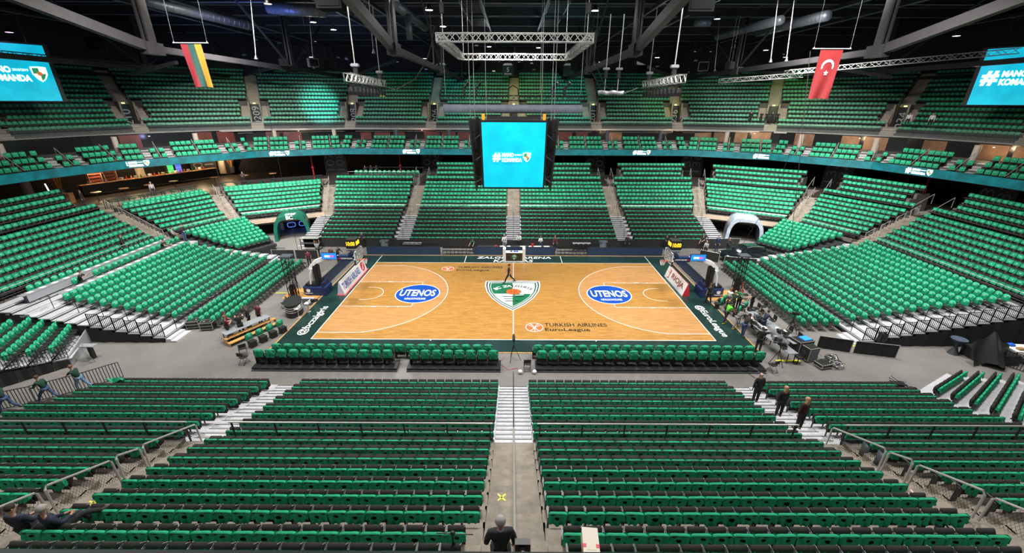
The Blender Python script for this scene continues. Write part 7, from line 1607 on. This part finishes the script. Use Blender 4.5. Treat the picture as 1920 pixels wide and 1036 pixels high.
# high tables and stools between rows and bar
k = 0
for o_, S_, us in ((14.0, S, (1.2, 3.8, 6.4, 9.2)), (13.5, S2, (-2, 1.5, 5.0))):
    for u in us:
        k += 1; q = S_.pt(u, o_, 4.58); t = thing('high_table', 'dark high table with round wooden top, %s from the left' % nth(k), 'table', q, 0, 'high tables before the bar'); b = MB(); b.lathe([(.001, 0), (.25, 0), (.05, .05), (.04, 1.05), (.001, 1.05)], BLACKM, 12); b.build('pedestal', t); b = MB(); b.lathe([(.001, 1.1), (.48, 1.1), (.48, 1.05), (.001, 1.05)], WARM, 18); b.build('top', t)
k = 0
for S_ in (S, S2):
    for o_ in (7.9, 8.7):
        t = thing('long_counter', 'dark long counter before the high tables, %s one' % ('first', 'second', 'third', 'fourth')[k], 'counter', (0, 0, 0), 0, 'long dark counters'); k += 1; b = MB(); a, c = S_.rng(o_); z = 5.62
        p = [Vector(S_.pt(a+.4, o_-.2, z)), Vector(S_.pt(c-.4, o_-.2, z)), Vector(S_.pt(c-.4, o_+.2, z)), Vector(S_.pt(a+.4, o_+.2, z))]
        if (p[1]-p[0]).cross(p[2]-p[1]).z < 0: p = p[::-1]
        b.hexa(p, [q+Vector((0, 0, .05)) for q in p], BLACK); b.build('top', t)
        b = MB(); [b.tube([S_.pt(a+.6+(c-a-1.2)*j/5, o_, 4.58), S_.pt(a+.6+(c-a-1.2)*j/5, o_, 5.62)], .03, BLACKM, 5) for j in range(6)]; b.build('legs', t)
        for j in range(9):
            q = S_.pt(a+.9+(c-a-1.8)*j/8, o_+.35, 4.58); b = MB(); b.lathe([(.001, .72), (.2, .72), (.2, .78), (.001, .78)], GREEN, 10, q); b.tube([q, (q[0], q[1], q[2]+.72)], .03, BLACKM, 5); b.lathe([(.001, .02), (.18, .02), (.18, 0)], BLACKM, 8, q)
            tag(b.build('bar_stool'), 'stool with green seat behind the %s long counter, %s from the left' % (('first', 'second', 'third', 'fourth')[k-1], nth(j+1)), 'stool', 'green topped stools')
q = Vector((-50.5, 13.2, 4.6)); t = thing('stall', 'lit stall with red sign and white glowing tube at the left edge', 'stall', tuple(q), .3); b = MB(); b.box(-1.5, 1.5, -.4, .4, 0, 1.1, WARM); b.build('counter', t); b = MB(); b.rbox(-.6, .9, -.1, .1, 2.9, 3.1, mat('sign_red_glow', (1, .05, .08), .5, emit=(1, .04, .1), es=2), .04); b.build('red_sign', t); b = MB(); b.tube([(-.1, -.45, 2.3), (0, -.5, 1.6), (.2, -.5, 1.0), (.3, -.5, .7)], .06, mat('tube_white_glow', (.9, .8, 1), .5, emit=(.8, .75, 1), es=2.5), 8); b.build('glow_tube', t)
# ---------------- people ----------------
HAIRC = {'dark': (.02, .014, .01), 'brown': (.07, .035, .018), 'grey': (.30, .28, .27), 'blond': (.38, .24, .11), 'red': (.16, .06, .03), 'bald': (.42, .24, .17)}
def skin_mesh(verts, edges, radii, m, sub=1):
    me = bpy.data.meshes.new('tmp'); me.from_pydata(verts, edges, []); o = bpy.data.objects.new('tmp', me); md = o.modifiers.new('s', 'SKIN'); md.use_smooth_shade = True
    if not me.skin_vertices: return None
    for i, r_ in enumerate(radii): me.skin_vertices[0].data[i].radius = r_ if isinstance(r_, tuple) else (r_, r_)
    me.skin_vertices[0].data[0].use_root = True
    if sub: sb = o.modifiers.new('b', 'SUBSURF'); sb.levels = sub; sb.render_levels = sub
    r = bake(o); bpy.data.meshes.remove(me)
    r.materials.clear(); r.materials.append(m); return r
def person(label, loc, rz, top=(.02, .02, .02), legs=(.02, .02, .025), hair='dark', h=1.78, bend=0, hip=(0, 0), knee=(0, 0), sh=(0, 0), abd=(.12, .12), el=(.15, .15), inw=(0, 0), head=0, long_sleeves=True, group=None, longhair=False, seatz=None, turn=0, lean=0, shoes=(.02, .02, .02), collar=None, female=False):
    k = h/1.78; sw = .19 if not female else .165
    V = Vector; pz = V((0, 0, 0)); td = V((math.sin(lean), math.sin(bend)*math.cos(lean), math.cos(bend)*math.cos(lean))).normalized()
    J = {'pel': pz, 'sp': pz+td*.18, 'ch': pz+td*.40, 'nk': pz+td*.53}
    hd = V((0, math.sin(bend*.4+head), math.cos(bend*.4+head)))
    J['hb'] = J['nk']+hd*.07; J['ht'] = J['nk']+hd*.30
    fw = V((0, math.cos(bend), -math.sin(bend)))
    for i, s in enumerate((-1, 1)):
        J['h%d' % i] = pz+V((s*.095, 0, -.04)); a = hip[i]; J['k%d' % i] = J['h%d' % i]+V((s*.015, math.sin(a)*.44, -math.cos(a)*.44)); a2 = a-knee[i]; J['a%d' % i] = J['k%d' % i]+V((0, math.sin(a2)*.42, -math.cos(a2)*.42)); J['t%d' % i] = J['a%d' % i]+V((s*.02, .16*math.cos(a2*.5), -.05+.1*math.sin(a2*.5)))
        J['s%d' % i] = J['ch']+td*.06+V((s*sw, 0, 0)); a = sh[i]; c = math.cos(abd[i])
        J['e%d' % i] = J['s%d' % i]+V((s*math.sin(abd[i]), math.sin(a)*c, -math.cos(a)*c))*.29; a2 = a+el[i]; ci = math.cos(inw[i]); J['w%d' % i] = J['e%d' % i]+V((-s*math.sin(inw[i]), math.sin(a2)*ci, -math.cos(a2)*ci))*.26
        dw = (J['w%d' % i]-J['e%d' % i]).normalized(); J['p%d' % i] = J['w%d' % i]+dw*.08
    low = min(J['a0'].z, J['a1'].z)-.085
    off = (-low) if seatz is None else seatz/k+.09
    for q in J: J[q] = (J[q]+V((0, 0, off)))*k
    t = thing('person', label, 'person', loc, rz, group)
    sk = mat('skin', (.48, .26, .18)); hc = mat('hair_'+hair, HAIRC[hair], .8); tm = mat('cloth_%.3f_%.3f_%.3f' % tuple(top), tuple(top), .85); lm = mat('cloth_%.3f_%.3f_%.3f' % tuple(legs), tuple(legs), .85); sm = mat('shoe_%.2f_%.2f' % (shoes[0], shoes[1]), tuple(shoes), .5)
    # body with fingers
    vs, es, rd = [], [], []
    def av(p, r_): vs.append(tuple(p)); rd.append(r_ if isinstance(r_, tuple) else r_*k); return len(vs)-1
    a = av(J['pel'], .075); b_ = av(J['sp'], .07); c_ = av(J['ch'], .075); n_ = av(J['nk'], .050); h0 = av(J['hb'], .055); h1 = av(J['hb'].lerp(J['ht'], .45), .088); h2 = av(J['hb'].lerp(J['ht'], .80), .082)
    es += [(a, b_), (b_, c_), (c_, n_), (n_, h0), (h0, h1), (h1, h2)]
    for i, s in enumerate((-1, 1)):
        q = a
        for nm_, r_ in (('h', .055), ('k', .045), ('a', .035), ('t', .03)): w = av(J[nm_+str(i)], r_); es.append((q, w)); q = w
        q = c_
        for nm_, r_ in (('s', .040), ('e', .036), ('w', .027), ('p', .034)): w = av(J[nm_+str(i)], r_); es.append((q, w)); q = w
        dw = (J['p%d' % i]-J['w%d' % i]).normalized(); side = dw.cross(V((0, 1, 0))); side = side.normalized() if side.length > .2 else V((1, 0, 0)); cur = dw.cross(side)
        for f_ in range(4):
            l_ = (.07, .082, .076, .06)[f_]*k; o_ = side*((f_-1.5)*.019*k); p1 = J['p%d' % i]+o_+dw*.02*k; w1 = av(p1, .0095); w2 = av(p1+dw*l_*.5+cur*.008, .0085); w3 = av(p1+dw*l_*.85+cur*.022, .0075); es += [(q, w1), (w1, w2), (w2, w3)]
        w1 = av(J['w%d' % i]+dw*.03*k+side*-.032*k, .011); w2 = av(J['w%d' % i]+dw*.075*k+side*-.055*k, .009); es += [(q, w1), (w1, w2)]
    me = skin_mesh(vs, es, rd, sk, 1); B = MB()
    if me: B.add([tuple(v.co) for v in me.vertices], [list(p.vertices) for p in me.polygons], sk)
    hm = J['hb'].lerp(J['ht'], .55); fwd = V((math.sin(turn), math.cos(turn), 0)); sd = V((fwd.y, -fwd.x, 0))
    fc = hm+fwd*.088*k
    B.ell(tuple(fc+fwd*.012*k-V((0, 0, .01*k))), .014*k, .018*k, .026*k, sk, 8, 5)
    for s in (-1, 1): B.ell(tuple(fc+sd*s*.034*k+V((0, 0, .022*k))-fwd*.006*k), .014*k, .010*k, .008*k, WHITE, 8, 4); B.ell(tuple(fc+sd*s*.034*k+V((0, 0, .022*k))+fwd*.002*k), .007*k, .006*k, .007*k, BLACK, 6, 4); B.ell(tuple(hm+sd*s*.088*k), .012*k, .02*k, .03*k, sk, 8, 5)
    B.ell(tuple(fc-V((0, 0, .045*k))-fwd*.006*k), .024*k, .008*k, .006*k, mat('lips', (.35, .10, .08), .6), 8, 4)
    B.build('body', t, True)
    # hair
    if hair != 'bald':
        b = MB(); hcn = hm+V((0, 0, .032*k))-fwd*.018*k; b.ell(tuple(hcn), .098*k, .105*k, .095*k, hc, 14, 8)
        if longhair: b.ell(tuple(hcn-fwd*.05*k-V((0, 0, .14*k))), .10*k, .065*k, .17*k, hc, 12, 8)
        b.build('hair', t, True)
    # shirt / jacket
    vs, es, rd = [], [], []
    a = av(J['pel']+V((0, 0, -.02)), .135); b_ = av(J['sp'], .135); c_ = av(J['ch'], .155); n_ = av(J['nk'].lerp(J['ch'], .2), .075); es = [(a, b_), (b_, c_), (c_, n_)]
    for i in range(2):
        q = c_; lst = [('s', .076), ('e', .058), ('w', .042)] if long_sleeves else [('s', .076)]
        for nm_, r_ in lst: w = av(J[nm_+str(i)], r_); es.append((q, w)); q = w
        if not long_sleeves: w = av(J['s%d' % i].lerp(J['e%d' % i], .75), .062); es.append((q, w))
    me = skin_mesh(vs, es, rd, tm, 1)
    if me: link('jacket' if long_sleeves else 'shirt', me, t)
    vs, es, rd = [], [], []
    a = av(J['pel']+V((0, 0, .03)), .125)
    for i in range(2):
        q = a
        for nm_, r_ in (('h', .105), ('k', .075)): w = av(J[nm_+str(i)], r_); es.append((q, w)); q = w
        w = av(J['a%d' % i].lerp(J['t%d' % i], .08), .060); es.append((q, w))
    me = skin_mesh(vs, es, rd, lm, 1)
    if me: link('trousers', me, t)
    for i in range(2):
        b = MB(); p = J['a%d' % i].lerp(J['t%d' % i], .55); b.ell((p.x, p.y, p.z-.015*k), .052*k, .14*k, .055*k, sm, 10, 6); b.build('shoe', t, True)
    if collar: b = MB(); p = J['nk']; b.lathe([(.055*k, -.03), (.062*k, .03)], collar, 12, tuple(p)); b.build('collar', t)
    return t
BLK = (.012, .012, .014); DKG = (.004, .035, .022); JEANS = (.03, .06, .13); MAR = (.11, .012, .03)
person('grey haired man in black jacket seen from behind at the bottom centre', (-.27, -27.35, 6.62), .1, (.010, .011, .015), BLK, 'grey', 1.80, hip=(0, 0), abd=(.22, .22), el=(.5, .3), sh=(.1, .1), collar=mat('collar_white', (.6, .62, .75), .7))
person('man in dark green shirt running, nearest the left edge', (-26.6, -14.9, 0), PI/2, DKG, JEANS, 'brown', 1.78, bend=.35, hip=(.7, -.4), knee=(.6, .9), sh=(.7, .3), el=(1.2, 1.2), long_sleeves=False, group='running men')
person('man in dark green shirt striding, middle of the running three', (-25.4, -14.0, 0), PI/2, DKG, JEANS, 'brown', 1.76, bend=.3, hip=(.75, -.45), knee=(.3, .6), sh=(.5, -.2), el=(.9, .9), group='running men')
person('man in dark green shirt and pale jeans, last of the running three', (-24.3, -13.2, 0), PI/2, DKG, (.10, .17, .28), 'red', 1.76, bend=.3, hip=(.4, -.5), knee=(.4, .4), sh=(.8, .2), el=(.7, 1.0), long_sleeves=False, group='running men')
person('balding man in black suit on the near right aluminium stairs', (12.4, -15.1, .98), .1, BLK, BLK, 'bald', 1.8, abd=(.2, .2))
person('long haired blond person in black on the near right stairs, nearer the court', (12.3, -17.0, 1.72), .0, BLK, BLK, 'blond', 1.7, longhair=True, female=True); person('long haired blond person with red scarf on the near right stairs, lower one', (12.35, -18.25, 2.1), .2, (.05, .01, .012), BLK, 'blond', 1.7, longhair=True, female=True)
person('man in maroon polo facing the table, left of the court group', (-20.0, -6.9, 0), -.9, MAR, (.02, .03, .025), 'brown', 1.8, abd=(.5, .5), el=(1.2, 1.2), inw=(.6, .6), long_sleeves=False, group='people by the left table'); person('man in maroon polo with folded arms, nearest the left table', (-19.6, -7.5, 0), -.7, MAR, (.02, .03, .025), 'red', 1.78, sh=(.4, .4), el=(1.5, 1.5), inw=(.8, .8), long_sleeves=False, group='people by the left table')
person('person in black with raised hands by the left table', (-18.95, -7.1, 0), .5, BLK, BLK, 'dark', 1.76, sh=(.6, .6), el=(1.6, 1.6), group='people by the left table'); person('person in black holding a hand to the head, behind the left group', (-19.1, -5.9, 0), 2.6, BLK, BLK, 'brown', 1.72, sh=(.2, 1.2), el=(.3, 2.2), group='people by the left table'); person('man in maroon polo standing apart, right of the left group', (-18.55, -5.5, 0), 2.9, MAR, BLK, 'dark', 1.76, long_sleeves=False, group='people by the left table')
person('man in black shirt walking at the right basket', (15.9, -1.7, .03), .15, BLK, BLK, 'brown', 1.8, hip=(.15, -.2), knee=(0, .2), long_sleeves=False)
person('man in lime green T-shirt bending over the right baseline', (15.75, -5.0, .03), -1.3, (.10, .50, .03), BLK, 'dark', 1.76, bend=.45, sh=(.5, .5), el=(.3, .3), hip=(.2, -.3), knee=(.2, .1), long_sleeves=False, shoes=(.4, .35, .02))
person('person in grey sweater stooping beside the green shirted man', (16.2, -5.7, .03), -1.2, (.12, .12, .13), (.14, .14, .15), 'brown', 1.76, bend=.95, hip=(.5, -.4), knee=(.3, .2), sh=(1.1, 1.1), el=(.2, .2), shoes=(.45, .35, .02))
person('man in black top and blue jeans leaning to the right monitors', (16.1, -6.9, .03), -1.2, BLK, JEANS, 'dark', 1.8, bend=.5, sh=(.8, .8), el=(.5, .5), hip=(.1, -.1)); person('man in black standing near the last courtside seat', (16.15, -8.8, .03), -.5, BLK, BLK, 'brown', 1.8, sh=(.2, .5), el=(.7, 1.0)); person('man in dark suit bending over the long rear technical table', (17.75, -6.3, 0), -1.3, (.015, .02, .05), (.015, .02, .05), 'dark', 1.8, bend=.4, sh=(.7, .7), el=(.5, .5))
person('person in dark green top reaching out in the right corner group', (17.2, -3.0, 0), -1.0, DKG, BLK, 'blond', 1.74, bend=.2, sh=(1.2, 1.1), el=(.2, .3), group='people in the right corner'); person('person in green T-shirt facing the right corner group', (17.9, -2.6, 0), 2.0, (.01, .14, .05), BLK, 'brown', 1.74, sh=(.9, .9), el=(.6, .6), long_sleeves=False, group='people in the right corner'); person('person in white T-shirt behind the right corner seats', (17.7, -1.5, 0), 2.2, (.6, .6, .6), BLK, 'red', 1.7, seatz=.45, hip=(1.4, 1.4), knee=(1.4, 1.4), long_sleeves=False, group='people in the right corner'); person('person in black stretching an arm at the right corner group', (18.7, -3.0, 0), 1.4, BLK, BLK, 'dark', 1.76, sh=(1.3, .3), el=(.1, .4), long_sleeves=False, group='people in the right corner')
person('person in black sitting at the monitors behind the jeans wearer', (17.9, -5.7, 0), 1.2, BLK, BLK, 'dark', 1.74, seatz=.45, hip=(1.4, 1.4), knee=(1.4, 1.4), sh=(.8, .8), el=(.6, .6))
person('dark figure walking across the court by the centre line', (-.4, 2.4, .04), PI/2, (.03, .02, .02), BLK, 'dark', 1.85, hip=(.55, -.5), knee=(.25, .4), sh=(-.3, .4), el=(.5, .5), long_sleeves=False, shoes=(.03, .03, .03))
person('person in green shirt leaning over the scorer table', (-4.3, 10.9, 0), PI*.9, (.006, .12, .05), BLK, 'dark', 1.74, bend=.75, sh=(.9, .9), el=(.2, .2), long_sleeves=False)
person('man in white shirt standing behind the scorer table', (-1.0, 11.6, .0), PI, (.42, .42, .44), (.25, .25, .27), 'grey', 1.78, sh=(.2, .6), el=(.3, 1.0)); person('person in pale shirt behind the scorer table, beside the white shirted man', (.6, 12.0, 0), PI, (.35, .36, .38), BLK, 'brown', 1.74, sh=(.7, .7), el=(1, 1))
person('person in white blouse holding papers, right of the scorer table', (3.0, 11.5, 0), PI*.95, (.45, .45, .47), JEANS, 'brown', 1.68, sh=(.5, .5), el=(1.3, 1.3), female=True, longhair=True); person('person in maroon top standing right of the white blouse', (4.6, 11.6, 0), PI, (.08, .015, .02), BLK, 'red', 1.7, sh=(.2, .3), el=(.7, .3), female=True, longhair=True)
person('dark suited person by the right aluminium stairs', (12.6, 11.7, 0), PI*.9, BLK, BLK, 'dark', 1.78); person('person in black beside the right game clock, left one', (17.0, 11.9, 0), PI, BLK, BLK, 'dark', 1.76, sh=(.5, .5), el=(1.2, 1.2)); person('person in black beside the right game clock, right one', (17.9, 11.9, 0), PI, BLK, BLK, 'brown', 1.74, sh=(.5, .5), el=(1.2, 1.2))
person('man in black waving an arm near the parked car', (20.9, 11.6, 0), 2.2, BLK, BLK, 'red', 1.85, sh=(.9, .3), el=(.6, .3), long_sleeves=False); person('man in blue suit near the parked car', (22.4, 11.3, 0), PI, (.01, .02, .06), (.01, .02, .06), 'bald', 1.86, collar=mat('collar_white', (.6, .62, .75), .7)); person('man in black beside the blue suited man', (23.5, 11.0, 0), PI, BLK, BLK, 'bald', 1.76, sh=(.4, .4), el=(1.4, 1.4)); person('blond woman in white top before the blue suited man', (20.7, 10.2, 0), 2.6, (.40, .42, .48), BLK, 'blond', 1.64, bend=.2, sh=(.5, .5), el=(.9, .9), female=True, longhair=True, long_sleeves=False)
person('man in grey T-shirt taking a photo near the left barrier', (-20.5, 8.9, 0), .3, (.22, .24, .26), BLK, 'brown', 1.78, sh=(1.5, 1.5), el=(1.6, 1.6), long_sleeves=False); person('person in maroon behind the left basket sign', (-20.2, 6.2, 0), .4, MAR, BLK, 'dark', 1.76, long_sleeves=False); person('person in dark cap and green jacket behind the left LED board', (-17.9, 7.6, 0), -1.8, (.01, .03, .035), BLK, 'dark', 1.74, bend=.3, sh=(.6, .6), el=(.7, .7)); person('bald person in brown seated behind the left basket', (-19.0, 8.6, 0), PI, (.09, .045, .03), BLK, 'bald', 1.7, seatz=.45, hip=(1.4, 1.4), knee=(1.4, 1.4))
person('man in black T-shirt standing behind the left game clock', (-16.9, 12.2, 0), PI, BLK, BLK, 'bald', 1.8, sh=(.5, .5), el=(1.3, 1.3), long_sleeves=False); person('person in dark clothes left of the green tunnel', (-28.3, 11.3, 0), -.7, (.012, .015, .02), BLK, 'brown', 1.76, sh=(.7, .7), el=(.8, .8))
person('dark haired person in black climbing the left side rows', (-35.5, 3.6, 2.33), -1.0, BLK, BLK, 'dark', 1.7, longhair=True, female=True); person('person in grey top near the left aisle foot', (-33.4, 6.8, 2.1), -1.2, (.22, .2, .2), BLK, 'brown', 1.66, sh=(.4, .4), el=(.8, .8), female=True, group=None); person('person in black holding green cloth at the left aisle foot', (-33.3, 8.0, 2.1), -1.8, BLK, JEANS, 'dark', 1.7, sh=(.5, .5), el=(.8, .8)); person('person in black T-shirt working at the upper end of the lower press table', (-32.75, 4.4, 2.1), -1.4, BLK, BLK, 'dark', 1.72, bend=.5, seatz=.45, hip=(1.4, 1.4), knee=(1.4, 1.4), sh=(.8, .8), el=(.5, .5), long_sleeves=False); person('man in black T-shirt leaning on the lower press table with outstretched legs', (-32.7, -3.6, 2.1), -1.2, BLK, BLK, 'dark', 1.8, bend=.3, seatz=.45, hip=(1.3, 1.3), knee=(.4, .4), sh=(.9, .9), el=(1.3, 1.3), long_sleeves=False)
person('person in pale shirt near the far left chair rows end', (-27.3, 5.4, .3), -1.0, (.5, .5, .5), (.03, .12, .08), 'red', 1.65, bend=.4, female=True, sh=(.4, .4), el=(.4, .4))
person('person in pale shirt seated among the stools before the bar', (-43.6, 18.0, 4.7), -2.2, (.35, .32, .33), BLK, 'grey', 1.76, seatz=.6, hip=(1.4, 1.4), knee=(1.3, 1.3)); person('dark clothed person standing by the left end of the bar', (-46.2, 11.9, 4.6), -1.2, BLK, BLK, 'dark', 1.8); person('person at a high table right of the bar', (-37.0, 25.4, 4.6), -2.4, (.05, .04, .05), BLK, 'dark', 1.76, sh=(.6, .6), el=(.9, .9))
person('dark haired person in navy reclining in the row at the bottom left corner', (-12.0, -25.45, 4.97), .0, (.010, .016, .035), BLK, 'dark', 1.76, seatz=.47, hip=(1.4, 1.4), knee=(1.2, 1.2), bend=-.15, head=.3, turn=.6, el=(.9, .9), inw=(.5, .5), sh=(.4, .4)); person('grey haired man in navy jacket with crossed legs at the bottom left corner', (-11.2, -25.45, 4.97), -.35, (.010, .016, .035), BLK, 'grey', 1.80, seatz=.47, hip=(1.6, 1.75), knee=(1.3, .9), bend=-.2, head=.3, turn=-.4, el=(1.1, .9), inw=(.6, .6), sh=(.4, .5))
for i, x in enumerate((36.4, 37.0, 37.6, 38.2)): person('black clothed person standing in the right corner upper portal, %s from the left' % nth(i+1), (x, 33.4-.35*i, 12.3), 2.6, BLK, BLK, ('bald', 'brown', 'dark', 'bald')[i], 1.76, sh=(.4, .4), el=(1.3, 1.3), long_sleeves=False, group='people in the upper portal')
person('person in black standing in the upper tier, right of centre', (35.0, 33.7, 12.3), 2.9, BLK, BLK, 'brown', 1.76)
person('person in white shirt seated in the upper right tier, left one', (46.9, 20.7, 12.9), 2.3, (.6, .6, .62), BLK, 'brown', 1.74, seatz=.5, hip=(1.4, 1.4), knee=(1.4, 1.4)); person('person in white shirt seated in the upper right tier, right one', (47.7, 18.6, 12.9), 2.3, (.6, .58, .6), BLK, 'brown', 1.74, seatz=.5, hip=(1.4, 1.4), knee=(1.4, 1.4))
for i, (x, y) in enumerate(((-22.3, 31.6), (-21.5, 31.9), (-20.6, 31.6))): person('black clothed person standing under the balcony behind the far left platform, %s from the left' % nth(i+1), (x, y, 4.6), PI, BLK, BLK, 'dark', 1.76, group='people under the balcony')

b = MB(); b.box(-9, 9, -32.25, -31.93, 14.12, 14.31, mat('parapet_dark_green', (.008, .02, .02), .5)); [b.box(x-.04, x+.04, -32.2, -32.0, 13.2, 14.12, BLACKM) for x in (-8.5, -5.1, 5.1, 8.5)]; tag(b.build('parapet_rail'), 'dark rail of the camera gallery along the very bottom edge', 'railing')
bpy.data.scenes.remove(TSC)
